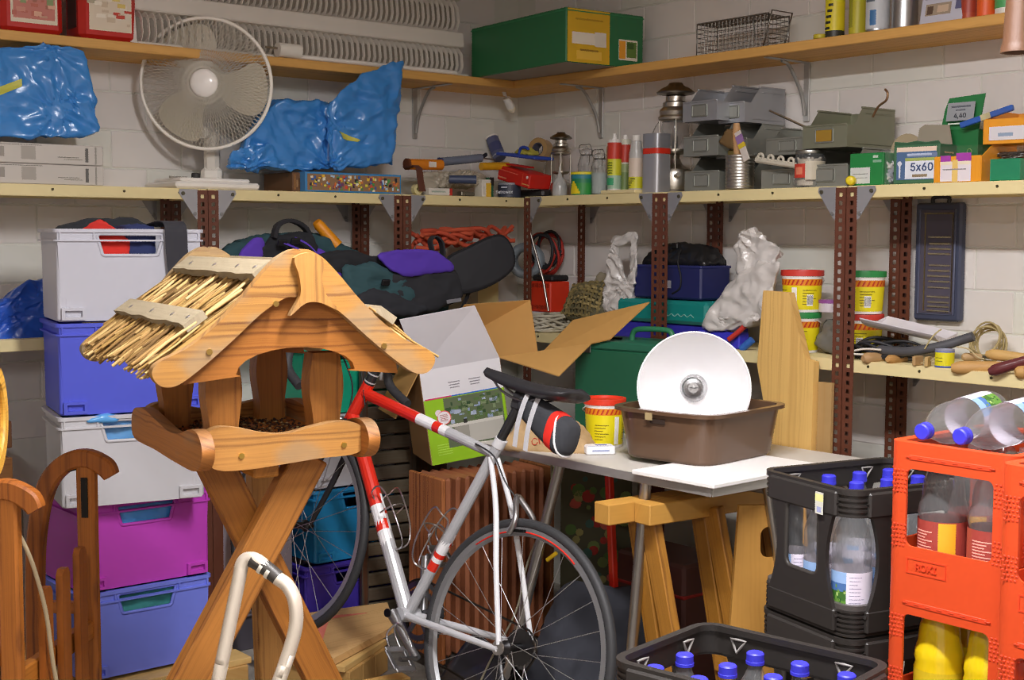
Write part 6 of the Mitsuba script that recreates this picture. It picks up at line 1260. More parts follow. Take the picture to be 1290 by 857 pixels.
for i in range(4): part(hr, 'hook', [(torus(.010, .0045, 14, 8, -20, 200, 'y').at(-.06 + .040 * i, -.002, .010), 'b8b2a2')], 'satin', HR)
# jars and screw boxes
B_ = ((-0.290, -1.708, 1.5626), 0.1232, 0.1098); Tc = on((-.266, B_[0][1] + .008, Z_MID), RZ)
wj = thing('chalk_jar', 'jar with a red paper label, filled with white pegs, before the right bins', 'jar')
part(wj, 'glass', [(lathe([(0, .002), (.044, 0), (.0475, .006), (.0475, .085), (.042, .094), (.042, .102)], 32, 50), 'c8cccc')], 'haze', Tc)
pg = [(rod((rx_.uniform(-.03, .03), rx_.uniform(-.03, .03), rx_.uniform(.008, .09)), (rx_.uniform(-.03, .03), rx_.uniform(-.03, .03), rx_.uniform(.008, .09)), .0042, 6), rx_.choice(['d0c8b8', 'c4bcae', 'b8b0a0'])) for _ in range(60)]
part(wj, 'pegs', pg + [(cyl(.036, .078, 16).at(z=.006), 'b8ae9c')], 'satin', Tc, kind='stuff', label='white pegs')
part(wj, 'lid', [(cyl(.0435, .012, 28, b=.002).at(z=.100), 'a8a8a2')], 'metal', Tc)
part(wj, 'paper_label', [(wrap(.0478, .028, .070, -118, -68), 'b83828'), (wrap(.0482, .038, .060, -108, -78), 'd0785c'), (wrap(.0479, .022, .078, -68, 20), 'b8b09c')], 'satin', Tc)
solo('yellow_disc', 'round yellow cap lying at the shelf edge by the post', 'cap', [(cyl(.014, .024, 18, b=.004).at(0, -.012, .0145, rx=-90), 'd8c020')], 'satin', on((-.300, (-0.300, -1.876, 1.568)[1], Z_MID), RZ + 20))
B_ = ((-0.280, -1.917, 1.5626), 0.1055, 0.0866); carton('screw_box', 'green box with a white label right of the steel bins', 'box', on((-.285, B_[0][1], Z_MID), RZ), .115, .085, .093, '1f7a3c', [(.03, .62, .06, .56, 'c4c8c4'), (.10, .55, .34, .37, '8a8e8a'), (.10, .55, .22, .25, '9a9e9a'), (.70, .95, .70, .78, '7aa88a'), (.70, .85, .84, .92, 'a8c0ac')])
B_ = ((-0.250, -1.974, 1.5626), 0.0503, 0.0875); Tc = on((-.25, B_[0][1], Z_MID), RZ)
pj = thing('peg_jar', 'small clear jar of white plugs between the green box and the lettered screw box', 'jar')
part(pj, 'glass', [(lathe([(0, .002), (.025, 0), (.027, .004), (.027, .10)], 24, 50), 'c8cccc')], 'haze', Tc)
part(pj, 'plugs', [(rod((rx_.uniform(-.015, .015), rx_.uniform(-.015, .015), z), (rx_.uniform(-.018, .018), rx_.uniform(-.018, .018), z + rx_.uniform(-.01, .02)), .0045, 6), rx_.choice(['d8d4cc', 'c8c8c8', 'a8acb4'])) for z in np.linspace(.008, .06, 34)], 'satin', Tc, kind='stuff', label='white plugs')
B_ = ((-0.290, -2.092, 1.5626), 0.1259, 0.1308); Tc = on((-.298, B_[0][1], Z_MID), RZ + 4)
sb_ = carton('screw_box', 'green screw box lettered 5x60 with torn open lid', 'box', Tc, .142, .10, .108, '3c6448', [(.07, .93, .10, .88, '4a6488'), (.07, .93, .82, .94, 'd8c4b0'), (.26, .93, .12, .58, 'd0d4dc'), (.26, .93, .58, .66, '9aa858'), (.30, .95, .68, .78, '6a7a9a')])
part(sb_, 'lettering', [(txt('5x60', .021, bold=True).at(.018, -.002, .046), '3a4a70'), (bx(.045, .001, .007, (.012, -.002, .022)), '8a7a60'), (bx(.005, .001, .036, (-.050, -.002, .034)), 'c8ccd8'), (cyl(.007, .001, 12).at(-.050, -.002, .056, rx=90), 'c8ccd8'), (bx(.075, .001, .006, (.01, -.002, .080)), 'a8b4cc')], 'satin', Tc)
part(sb_, 'torn_flap', [(plate(Polygon([(-.07, 0), (.07, 0), (.066, .010), (.03, .006), (0, .012), (-.03, .007), (-.066, .012)]), .003).at(0, .004, .108, rx=40), '3c6448'), (plate(Polygon([(-.05, 0), (.06, 0), (.045, .055), (-.03, .06), (-.045, .05)]), .003).at(.015, .06, .108, rx=-8), '8a8272')], 'matte', Tc, label='torn brown and green flap')
part(sb_, 'side_text', [(bx(.001, .05, .004, (.0717, .05, .02 + .013 * i)), 'b8a078') for i in range(6)], 'satin', Tc)
solo('cardboard_disc', 'beige cardboard disc standing behind the lettered screw box', 'disc', [(cyl(.055, .006, 32, b=.001).at(rx=90), 'a8987c')], 'matte', fr(-.14, (-0.140, -1.956, 1.668)[1], Z_MID + .1, RZ))
B_ = ((-0.200, -2.147, 1.5626), 0.1013, 0.2508); Tc = on((-.20, (-0.200, -2.161, 1.633)[1], Z_MID), RZ)
gt = carton('screw_box', 'tall green screw box with a raised lid and a grey label, behind the orange bins', 'box', Tc, .118, .07, .150, '1f6a38', [(.0, 1, .0, .24, 'b8bcb8'), (.10, .95, .36, .43, 'b8c4b4')])
part(gt, 'raised_lid', [(plate(Polygon([(-.059, 0), (.059, 0), (.066, .098), (-.044, .092), (-.054, .06)]), .003).at(0, .004, .150, rx=-10), '236f3c')], 'satin', Tc)
part(gt, 'label', [(bx(.085, .0008, .052, (0, 0, 0)), '8e9296'), (txt('4,40 ', .013, bold=True).at(.0, -.001, -.013), '3a3e44'), (bx(.06, .001, .005, (0, -.0002, .014)), '5a5e66'), (bx(.03, .001, .004, (0, -.0002, .004)), '5a5e66'), (bx(.05, .001, .004, (-.01, -.0002, -.034)), 'c8d4c8')], 'satin', Tc @ fr(.004, -.001, .200, rx=-10))
part(gt, 'screw_print', [(bar((-.045, -.0008, .050), (.040, -.0008, .066), .006, .001, .0, (0, -1, 0)), 'b8c4b8'), (torus(.007, .0012, 20, 5, axis='y').at(.035, -.001, .088), '7aa060')], 'satin', Tc)
OB = 'd8901c'
def orange_bin(label, T, w, d, h, prints):
    t = thing('plastic_bin', label, 'bin')
    side = Polygon([(0, 0), (d, 0), (d, h), (.06, h), (.0, h * .66)])
    for s in (-1, 1): part(t, 'side', [(plate(side, .003).at(s * w/2, 0, 0, rz=90), OB)], 'satin', T)
    part(t, 'front', [(bx(w, .003, h * .70, (0, 0, h * .35)), OB), (bx(.014, .004, h * .7, (-w/2 + .008, -.001, h * .35), .001), OB), (bx(.014, .004, h * .7, (w/2 - .008, -.001, h * .35), .001), OB)], 'satin', T)
    part(t, 'back', [(bx(w, .003, h, (0, d, h/2)), OB)], 'satin', T); part(t, 'floor', [(bx(w, d, .003, (0, d/2, .002)), OB)], 'satin', T)
    part(t, 'printed_label', [(bx((b - a) * w, .0006, (f - e) * h, ((a + b - 1)/2 * w, -.0030 - .00025 * i, (e + f)/2 * h)), c) for i, (a, b, e, f, c) in enumerate(prints)], 'satin', T)
    part(t, 'clear_front', [(bx(w * .98, .0010, h * .28, (0, .006, h * .84)), 'ffffff')], 'clear', T)
    return t
B_ = ((-0.295, -2.222, 1.5626), 0.1096, 0.0934); yo = B_[0][1]
orange_bin('orange plastic bin with a purple and white label, lower one at the shelf edge', on((-.300, yo, Z_MID), RZ + 4), .135, .20, .100, [(.14, .80, .02, .48, 'd4ccd0'), (.14, .36, .50, .72, '9a3a9c'), (.48, .80, .54, .78, '9a3a9c'), (.14, .80, .47, .56, 'dcd0b8'), (.40, .52, .0, .60, 'd8b868'), (.2, .7, .33, .36, '8a8488')])
orange_bin('orange plastic bin with a white label, upper one at the back of the shelf', on((-.245, yo - .115, Z_MID + .101), RZ + 4), .140, .20, .095, [(.12, .82, .10, .48, 'ccc8cc'), (.30, .60, .2, .3, '8a9ab0')])
solo('blue_strip', 'blue plastic strip lying across the upper orange bin', 'strip', [(bx(.16, .012, .016, (0, 0, 0), .002), '2c58a8'), (bx(.03, .0126, .0164, (.0, 0, 0)), 'b8b088')], 'satin', frp((-0.230, -2.262, 1.741), RZ) @ fr(ry=-14))
carton('small_box', 'small bright green box at the right end of the shelf', 'box', on((-.290, (-0.290, -2.356, 1.580)[1], Z_MID), RZ), .085, .06, .058, '1a7a54', [(.0, .03, 0, 1, '2a8a64')])
clb = thing('clear_box', 'clear plastic box of nails on the green box at the right picture edge', 'box'); CLB = on((-.225, (-0.220, -2.314, 1.647)[1] - .008, Z_MID + .060), RZ)
part(clb, 'nails', [(rod((rx_.uniform(-.06, .06), rx_.uniform(.01, .09), rx_.uniform(.004, .022)), (rx_.uniform(-.06, .06), rx_.uniform(.01, .09), rx_.uniform(.004, .022)), .0016, 5), rx_.choice(['8a8c90', 'a0a0a0', '6a6c70'])) for _ in range(110)], 'metal', CLB, kind='stuff', label='loose nails')
part(clb, 'case', [(bx(.14, .11, .034, (0, .055, .018), .002), 'ffffff')], 'clear', CLB)
# ---------------------------------------------------------------- right wall, upper shelf
def onU(x0, px, d): return None
cg = thing('wire_cage', 'small wire cage trap standing on the pine shelf right of the green carton', 'cage')
CG = fr(-.20, (-0.200, -1.325, 2.054)[1], Z_UP + .001, RZ); cw = []
for z in np.linspace(0, .105, 8): cw += [(rod((-.15, y, z), (.15, y, z), .0012, 4), '8f8c86') for y in (0, .10)] + [(rod((x, 0, z), (x, .10, z), .0012, 4), '8f8c86') for x in (-.15, .15)]
for x in np.linspace(-.15, .15, 20): cw += [(rod((x, y, 0), (x, y, .105), .0012, 4), '8f8c86') for y in (0, .10)] + [(rod((x, 0, .105), (x, .10, .105), .0012, 4), '8f8c86')]
for y in np.linspace(0, .10, 7): cw += [(rod((-.15, y, .105), (.15, y, .105), .0012, 4), '8f8c86'), (rod((-.15, y, 0), (-.15, y, .105), .0012, 4), '8f8c86')]
part(cg, 'wire_mesh', cw, 'metal', CG, kind='stuff')
part(cg, 'frame', [(tube(np.array([(-.152, y, 0), (.152, y, 0), (.152, y, .107), (-.152, y, .107)]), .0028, 6, closed=True), '9c9992') for y in (-.001, .101)], 'metal', CG)
part(cg, 'trap_door', [(tube(np.array([(.13, .0, .0), (.165, .0, .115), (.165, .1, .115), (.13, .1, .0)]), .0028, 6, closed=True), '8a8780'), (rod((.09, -.002, .10), (.10, -.002, .03), .002, 6), '5c5a54')], 'metal', CG)
def upper(label, name, cat, px, d, r, h, col, bands, top, mat='satin', dome=False):
    return canlike(name, label, cat, fr(-d, px, Z_UP + .001, RZ), r, h, col, bands, top, mat, dome)
YB = '2a2a22'
upper('yellow and black spray can at the pine shelf edge, leftmost of the cans', 'spray_can', 'spray can', (-0.200, -1.732, 2.080)[1], .20, .0285, .19, YB, [(.10, .66, 'd0c020'), (.62, .9, YB), *[(.12 + .09*i, .16 + .09*i, YB, -130 + 9*i, -85 + 5*i) for i in range(6)]], 'd8d020', dome=True)
upper('yellow green tin with a plant print next to the yellow and black can', 'spray_can', 'tin', (-0.170, -1.793, 2.075)[1], .17, .026, .17, 'b0a824', [(.05, .9, 'b4ac2c'), (.15, .75, '8a8a2c', -130, -90)], 'c8c8c0')
upper('silver spray can with a blue dot, second of the metal cans', 'spray_can', 'spray can', (-0.200, -1.884, 2.072)[1], .20, .034, .20, 'b4b8bc', [(.03, .85, 'b8bcc0'), (.08, .30, '3a6a9a', -95, -62), (.42, .47, '5a6470', -125, -70), (.50, .54, '6a7480', -125, -70)], 'd0d0d0', 'metal', True)
upper('plain silver can right of the blue dotted one', 'spray_can', 'spray can', (-0.190, -1.969, 2.062)[1], .19, .037, .20, 'b0b0b0', [(.5, .6, '7a5a9a', -160, -110)], 'c8c8c8', 'metal', True)
solo('yellow_disc', 'small yellow lid lying left of the spray cans on the pine shelf', 'cap', [(cyl(.020, .014, 22, b=.002), 'b8a82c')], 'satin', fr(-.215, (-0.215, -1.689, 2.036)[1], Z_UP + .001, RZ))
T_ = fr(-.215, (-0.215, -2.100, 2.043)[1], Z_UP + .001, RZ)
fk2 = carton('filler_bag', 'white printed packet lying slanted on the pine shelf beside the silver cans', 'packet', T_ @ fr(rx=-12), .135, .03, .17, 'b8b8c4', [(.12, .72, .14, .34, '9a8a78'), (.16, .30, .16, .30, '5a4638'), (.40, .66, .18, .30, 'c0a890'), (.08, .9, .42, .46, '8a8496'), (.08, .8, .52, .55, 'a04a5a'), (.08, .86, .60, .63, '8a8496'), (.82, .96, .2, .8, '5a5a7a')])
upper('red brown bottle behind the white printed packet', 'paint_bottle', 'bottle', (-0.190, -2.176, 2.036)[1], .19, .022, .18, 'a8482c', [(.1, .8, 'a03c28')], 'b0a090')
upper('bright orange can on the pine shelf near the right edge', 'spray_can', 'can', (-0.200, -2.234, 2.042)[1], .20, .025, .19, 'd8581c', [], 'd8581c', dome=True)
upper('white tub with a green print at the right end of the pine shelf', 'paint_tub', 'tub', (-0.190, -2.292, 2.036)[1], .19, .034, .16, 'd4d4cc', [(.10, .30, '4a9a58'), (.45, .9, '4a9a58')], 'd8d8d8')
pn = thing('pendant_lamp', 'brown metal pendant lamp hanging at the upper right picture edge', 'lamp')
PN = frp((-1.070, -2.830, 1.778))
part(pn, 'shade', [(lathe([(.030, 0), (.034, 0), (.0335, .012), (.0300, .02), (.027, .090), (.0255, .108), (.008, .112), (0, .112), (0, .108), (.022, .104), (.024, .090), (.030, 0)], 32, 35), '6a4a36')], 'satin', PN)
part(pn, 'rod', [(rod((0, 0, .11), (0, 0, 2.498 - PN[2, 3]), .0055, 10), 'cfc0a0')], 'satin', PN)
part(pn, 'ceiling_cup', [(cyl(.04, .02, 24, b=.003).at(z=2.478 - PN[2, 3]), '6b4a36')], 'metal', PN)
# clip lamp hanging under the shelf in the corner
sl_ = thing('socket_lamp', 'white lamp socket with a small bulb dangling under the pine shelf in the corner', 'lamp')
q0, q1 = V(*(-0.209, -0.140, 2.006)), V(*(-0.144, -0.140, 1.911)); qd = (q1 - q0) / np.linalg.norm(q1 - q0)
part(sl_, 'arm', [(tube([q0 + V(0, 0, .02), q0 + qd * .045], .0075, 10), 'd8d8d2'), (tube([q0 + qd * .04 + V(.006, 0, 0), q0 + qd * .062], .004, 8), 'c0c0ba')], 'satin')
part(sl_, 'socket', [(tube([q0 + qd * .055, q0 + qd * .10], [.0155, .0175], 16), 'dcdcd6')], 'satin')
part(sl_, 'bulb', [(tube([q0 + qd * .10, q0 + qd * .112, q0 + qd * .120], [.0165, .014, .006], 16), 'f0e8d0')], 'gloss', label='small bulb')


# ---------------------------------------------------------------- right wall, lower shelf
SK = 'c6c2be'
sack('white_sack', 'white plastic sack standing with a raised loop between the posts, left one', 'plastic bag', [[(-0.220, -0.751, 1.144), (-0.220, -0.771, 1.203), (-0.220, -0.774, 1.323), (-0.220, -0.798, 1.395), (-0.220, -0.893, 1.207), (-0.220, -0.902, 1.143)] + [(-0.120, -0.663, 1.143), (-0.120, -0.686, 1.350), (-0.120, -0.792, 1.178)], [(-0.220, -0.798, 1.392), (-0.220, -0.814, 1.415), (-0.220, -0.898, 1.437), (-0.220, -0.922, 1.429), (-0.220, -0.910, 1.409), (-0.220, -0.830, 1.375)] + [(-0.170, -0.754, 1.397), (-0.170, -0.859, 1.429)], [(-0.220, -0.898, 1.426), (-0.220, -0.922, 1.429), (-0.220, -0.919, 1.312), (-0.220, -0.901, 1.199), (-0.220, -0.873, 1.206), (-0.220, -0.895, 1.325)] + [(-0.160, -0.850, 1.421), (-0.160, -0.849, 1.210)]], SK, seed=61, amp=.010, smooth=2, edge=.012, ang=24)
sack('white_sack', 'large white plastic sack with a twisted top beside the pale leaning boards', 'plastic bag', [[(-0.300, -1.289, 1.114), (-0.300, -1.357, 1.174), (-0.300, -1.439, 1.279), (-0.300, -1.550, 1.337), (-0.300, -1.625, 1.338), (-0.300, -1.608, 1.289), (-0.300, -1.554, 1.163), (-0.300, -1.409, 1.110)] + [(-0.120, -1.197, 1.112), (-0.120, -1.300, 1.291), (-0.120, -1.451, 1.307), (-0.120, -1.405, 1.123)], [(-0.260, -1.414, 1.296), (-0.260, -1.418, 1.410), (-0.260, -1.430, 1.436), (-0.260, -1.453, 1.441), (-0.260, -1.464, 1.410), (-0.260, -1.472, 1.335), (-0.260, -1.536, 1.336), (-0.260, -1.580, 1.347), (-0.260, -1.592, 1.381), (-0.260, -1.556, 1.311)] + [(-0.150, -1.332, 1.292), (-0.150, -1.343, 1.423), (-0.150, -1.459, 1.321)], [(-0.240, -1.467, 1.380), (-0.240, -1.518, 1.396), (-0.240, -1.569, 1.381), (-0.240, -1.580, 1.349), (-0.240, -1.526, 1.336)] + [(-0.140, -1.400, 1.379), (-0.140, -1.482, 1.365)]], SK, seed=62, amp=.015, smooth=2, edge=.013, ang=24)
nb = thing('storage_crate', 'dark navy plastic box behind the front post, a black bag on its lid', 'box'); B_ = ((-0.200, -1.045, 1.0549), 0.3290, 0.2506); T_ = fr(-.20, B_[0][1], 1.2, RZ)
part(nb, 'body', [(bx(.32, .15, .115, (0, .075, .0575), .006), '23275a')], 'satin', T_); part(nb, 'lid', [(bx(.325, .155, .010, (0, .075, .111), .003), '2a2f66')], 'satin', T_); part(nb, 'sticker', [(card(.036, .026).at(.005, -.001, .050), 'a8a8b4')], 'satin', T_)
blp = solo('black_pouch', 'shiny black bag lying on the navy plastic box', 'bag', [(blob([[(-.15, .02, 0), (-.15, .12, 0), (.15, .02, 0), (.15, .12, 0), (-.10, .05, .055), (.10, .04, .062), (.13, .1, .05), (-.13, .1, .03), (.02, .04, .07)]], .012, .010, 20, 63, 2), '1c1c1f')], 'film', fr(-.19, B_[0][1], 1.318, RZ))
part(blp, 'buckle', [(bx(.03, .012, .02, (.03, -.0, .065), .003), '101012')], 'satin', fr(-.19, B_[0][1], 1.318, RZ))
part(blp, 'cord', [(tube(curve([(.045, .012, .05), (.055, -.012, .01), (.07, -.012, -.04), (.065, -.012, -.08), (.03, -.012, -.10)], 6), .003, 6), '18181a')], 'rubber', fr(-.19, B_[0][1], 1.318, RZ))
tl = thing('tool_case', 'flat turquoise plastic case under the navy box', 'case'); B_ = ((-0.240, -1.053, 1.0549), 0.4796, 0.1506); T_ = fr(-.24, B_[0][1], 1.118, RZ)
part(tl, 'body', [(bx(.43, .19, .078, (0, .095, .039), .012), '12807a')], 'satin', T_); part(tl, 'wavy_emblem', [(tube(np.stack([np.linspace(.02, .16, 30), np.full(30, -.001), .030 + .004 * np.sin(np.linspace(0, 30, 30))], 1), .0016, 5), '8ac0b8')], 'satin', T_)
blc = thing('storage_crate', 'bright violet blue plastic box under the turquoise case', 'box'); T_ = fr(-.22, (-0.220, -1.069, 1.123)[1] + .02, Z_LOW + .001, RZ)
part(blc, 'body', [(bx(.50, .16, .060, (0, .08, .030), .005), '2f2c9c')], 'satin', T_)
blc = thing('storage_crate', 'small violet blue box at the foot of the large white sack', 'box'); T_ = fr(-.292, (-0.290, -1.366, 1.107)[1], Z_LOW + .001, RZ)
part(blc, 'body', [(bx(.18, .05, .052, (0, .025, .026), .004), '3a38c0')], 'satin', T_)
rdc = thing('red_case', 'orange red ventilated plastic case behind the corner post', 'case'); B_ = ((-0.160, -0.320, 1.0549), 0.1950, 0.1676); T_ = fr(-.17, B_[0][1] - .02, 1.122, RZ)
part(rdc, 'body', [(bx(.125, .10, .118, (0, .05, .059), .004), 'd2361c')], 'satin', T_)
for zz_ in (.018, .102):
    for i in range(14): part(rdc, 'slot', [(bx(.004, .001, .016, (-.052 + .008 * i, -.0006, zz_)), '8a2412')], 'satin', T_)
solo('white_case', 'low white plastic box under the orange red case', 'box', [(bx(.15, .13, .064, (0, .065, .033), .004), 'c8ccd0')], 'satin', fr(-.175, B_[0][1] - .02, Z_LOW + .001, RZ))
solo('cable_coil', 'coiled red and black cable hanging on the wall behind the corner post', 'cable', [(coil(.075, .006, 4, 71, .05), 'a82c22'), (coil(.065, .006, 3, 72, .05).at(.01, .015, .01), '26262a')], 'rubber', fr(-.04, (-0.060, -0.260, 1.266)[1], 1.345, RZ) @ fr(rx=90))
solo('hose_roll', 'grey blue hose roll standing behind the metal rod', 'hose', [(torus(.055, .018, 28, 10, axis='y').at(0, 0, 0), '7f8a92'), (torus(.055, .018, 28, 10, axis='y').at(0, .032, 0), '8a949c')], 'satin', fr(-.14, (-0.120, -0.238, 1.266)[1] + .02, 1.318, RZ + 40))
solo('black_pad', 'black pad on the orange red case', 'pad', [(bx(.12, .09, .022, (0, .05, .011), .006), '202022')], 'rubber', fr(-.165, B_[0][1] - .02, 1.2415, RZ))
solo('metal_rod', 'thin grey metal rod leaning from the upper shelf down to the rope coil', 'rod', [(tube([(-0.295, -0.395, 1.504), (-0.285, -0.491, 1.254), (-0.280, -0.518, 1.136)], .0048, 8), 'b4aea8')], 'metal')
solo('rope_coil', 'messy coil of white cord on the lower corner shelf', 'rope', [(coil(.072, .005, 9, 81, .055), 'b8b2a0'), (coil(.055, .005, 6, 82, .06).at(.045, .01, 0), 'a8a28e'), (coil(.04, .0045, 5, 83, .03).at(-.05, -.01, 0), 'c0baa8')], 'matte', fr(-.235, (-0.235, -0.462, 1.108)[1], Z_LOW + .002, RZ))
# woven camouflage mat
wv = thing('woven_mat', 'folded mat of plaited olive straps lying between the posts left of the white sack', 'mat')
wq = [V(*x) for x in ((-0.240, -0.540, 1.124), (-0.270, -0.771, 1.113), (-0.160, -0.708, 1.257), (-0.140, -0.499, 1.233))]
S_ = lambda u, v, o=0: wq[0]*(1-u)*(1-v) + wq[1]*u*(1-v) + wq[2]*u*v + wq[3]*(1-u)*v + V(-.03, -.02, .02) * math.sin(math.pi * u) * math.sin(math.pi * v) * 1.4 + V(-.5, -.3, .6) * o
wr = random.Random(4)
for i in range(11): part(wv, 'strap', [(ribbon([S_((i + .5) / 11, t, .004 * (1 if (i + k) % 2 else -1)) for k, t in enumerate(np.linspace(0, 1, 12))], .012, .003, tuple((wq[1] - wq[0]) / np.linalg.norm(wq[1] - wq[0]))), wr.choice(['7a6c42', '6a6040', '8c7c50', '5c563a']))], 'cloth')
for i in range(9): part(wv, 'strap', [(ribbon([S_(t, (i + .5) / 9, .004 * (-1 if (i + k) % 2 else 1)) for k, t in enumerate(np.linspace(0, 1, 12))], .012, .003, tuple((wq[3] - wq[0]) / np.linalg.norm(wq[3] - wq[0]))), wr.choice(['84764a', '6e6444', '958558', '625a3c']))], 'cloth')
part(wv, 'lining', [(blob([[tuple(S_(u, v, -.01)) for u in (0, .5, 1) for v in (0, .5, 1)] + [tuple(S_(u, v, -.01) + V(.05, 0, -.02)) for u in (0, 1) for v in (0, .6)]], .02, .004, 14, 85, 2), '5e5a46')], 'cloth')
solo('net_corner', 'grey brown net bag corner rising behind the woven mat', 'net', [(blob([[(-0.160, -0.601, 1.195), (-0.160, -0.673, 1.277), (-0.160, -0.712, 1.269), (-0.160, -0.721, 1.170), (-0.160, -0.671, 1.121), (-0.160, -0.610, 1.136)] + [(-0.080, -0.537, 1.191), (-0.080, -0.611, 1.254), (-0.080, -0.612, 1.155)]], .014, .008, 24, 86, 2), '8f8672')], 'cloth')
# buckets at the back of the shelf
B_ = ((-0.200, -1.629, 1.0549), 0.1089, 0.1219)
bucket('white and yellow bucket with a green lid under the red lidded one behind the boards', fr(-.205, B_[0][1], Z_LOW + .001, RZ + 20), '2a8a46', .061, .118)
bucket('white and yellow bucket with a red lid, uppermost behind the leaning boards', fr(-.205, B_[0][1] - .004, Z_LOW + .1275, RZ + 45), 'c83a30', .063, .122)
B_ = ((-0.130, -1.809, 1.0549), 0.1273, 0.2485)
bucket('yellow bucket with a red lid at the foot of the stack right of the post', fr(-.135, B_[0][1], Z_LOW + .001, RZ + 10), 'c83a30', .061, .118)
bucket('white and yellow bucket with a green lid, uppermost right of the post', fr(-.135, B_[0][1] - .002, Z_LOW + .1275, RZ + 30), '2a8a46', .0635, .122)
solo('grey_tool_case', 'grey plastic power tool between the bucket stacks behind the post', 'tool', [(blob([[(-.05, 0, .03), (.04, 0, 0), (.045, .06, 0), (-.05, .06, .0), (-.03, .03, .10), (.035, .03, .115), (.04, .0, .10)]], .012, .006, 30, 87, 2), '6e6c66')], 'satin', fr(-.21, (-0.200, -1.741, 1.095)[1], Z_LOW + .001, RZ))
solo('small_pot', 'white and purple pot standing on the grey power tool', 'pot', [(cyl(.035, .03, 20, b=.002), 'c8c0c8'), (cyl(.036, .010, 20).at(z=.028), '8a4a90')], 'satin', fr(-.175, (-0.170, -1.719, 1.154)[1], Z_LOW + .128, RZ))
sp = thing('spray_bottle', 'clear bottle with a white top and a red squeezer arm between sack and boards', 'bottle'); T_ = fr(-.27, (-0.270, -1.423, 1.092)[1], Z_LOW + .001, RZ)
part(sp, 'body', [(lathe([(0, .002), (.022, 0), (.024, .004), (.024, .06), (.014, .075)], 20, 50), 'ffffff')], 'clear', T_); part(sp, 'cap', [(cyl(.018, .018, 18, b=.002).at(z=.074), 'd8d8dc')], 'satin', T_)
solo('red_pliers', 'red handled tool leaning between the white sack and the boards', 'tool', [(tube(curve([(-0.310, -1.428, 1.086), (-0.300, -1.475, 1.124), (-0.290, -1.501, 1.165), (-0.285, -1.509, 1.181)], 6), .0085, 10), 'b8342c'), (tube([(-0.285, -1.509, 1.181), (-0.280, -1.527, 1.201)], .006, 8), '6a6a6c')], 'satin')
solo('blue_tool', 'blue tool handle lying behind the lamp shade beside the boards', 'tool', [(tube([(-0.300, -1.473, 1.058), (-0.290, -1.509, 1.090)], .012, 10), '2f62b0')], 'satin')
# organiser on the wall
og = thing('bit_organizer', 'dark blue grey flat organiser case with a clear front hanging on the wall', 'case'); OT = fr(-.034, -1.997, 1.165, RZ)
OW, OH = .155, .352
part(og, 'case', [(bx(OW, .030, OH, (0, .014, OH/2), .006), '3c4258')], 'satin', OT)
part(og, 'rim', [(tube(np.array([(-.060, -.003, .02), (.060, -.003, .02), (.060, -.003, OH - .02), (-.060, -.003, OH - .02)]), .0035, 6, closed=True), '4a5068')], 'satin', OT)
part(og, 'inner_panel', [(bx(.118, .002, OH - .045, (0, -.002, OH/2)), '4a4654')], 'satin', OT)
part(og, 'handle', [(tube(curve([(-.026, .012, OH - .002), (-.024, .012, OH + .016), (.024, .012, OH + .016), (.026, .012, OH - .002)], 6), .006, 8), '26262c')], 'satin', OT)
part(og, 'gold_edge', [(bx(.003, .0015, OH - .06, (-.040, -.004, OH/2)), '9a8a5c'), (bx(.10, .0015, .003, (.005, -.004, OH - .032)), '9a8a5c'), (bx(.003, .0015, OH - .06, (.052, -.004, OH/2)), '7a7058')], 'metal', OT)
for i, z in enumerate((.030, .043, .056, .072, .10, .118, .134, .150, .166, .20, .215, .230, .25)): part(og, 'drill_bit', [(rod((-.028 + .002 * (i % 3), -.0045, z), (.046, -.0045, z), .0026 + .0002 * (i % 4), 6), 'e8e4d0')], 'metal', OT)
# tools and odds along the shelf edge
TZ_ = Z_LOW
hsp = solo('black_hose', 'thick grey black hose lying along the shelf before the white tray', 'hose', [(tube(curve([(-0.270, -1.967, 1.088), (-0.270, -2.026, 1.087), (-0.270, -2.091, 1.094), (-0.250, -2.167, 1.113), (-0.230, -2.203, 1.128), (-0.220, -2.236, 1.141)], 6), .0135, 14), '46464a')], 'rubber')
wt = thing('white_tray', 'white curved plastic tray lying on the cables right of the buckets', 'tray')
secs = []
for u, y_ in zip(np.linspace(0, 1, 9), np.linspace(-1.885, -2.13, 9)):
    a = np.linspace(-1.25, 1.25, 9); zt = .062 - .038 * u; R_ = .075 - .012 * u
    o_ = [(-.185 + R_ * math.sin(q), y_, Z_LOW + .040 + zt + .03 - R_ * .55 * math.cos(q)) for q in a]; i_ = [(x + 0, y, z + .003) for x, y, z in o_[::-1]]
    secs.append(o_ + i_)
part(wt, 'shell', [(ring_sections(secs, ang=35), 'cfcbd0')], 'satin')
cbl = []
q = random.Random(12)
for k in range(7):
    c0 = V(-.22, -1.93 - q.uniform(0, .05), Z_LOW + .012 + .006 * k); th = np.linspace(0, 2 * math.pi, 26)
    cbl.append((tube(c0 + np.stack([.06 * np.sin(th) * q.uniform(.7, 1), .10 * np.cos(th) * q.uniform(.7, 1.1), .014 * np.sin(2 * th + k)], 1), .0045, 6), q.choice(['26262a', '303034', '1e1e20'])))
solo('black_cable', 'tangle of black cable right of the post on the lower shelf', 'cable', cbl, 'rubber')
solo('white_cable', 'loop of white cable hanging at the shelf edge right of the post', 'cable', [(tube(curve([(-0.290, -1.987, 1.090), (-0.300, -1.939, 1.090), (-0.310, -1.903, 1.081), (-0.312, -1.910, 1.074), (-0.310, -1.952, 1.075)], 7), .0032, 7), 'cfc8bc')], 'satin')
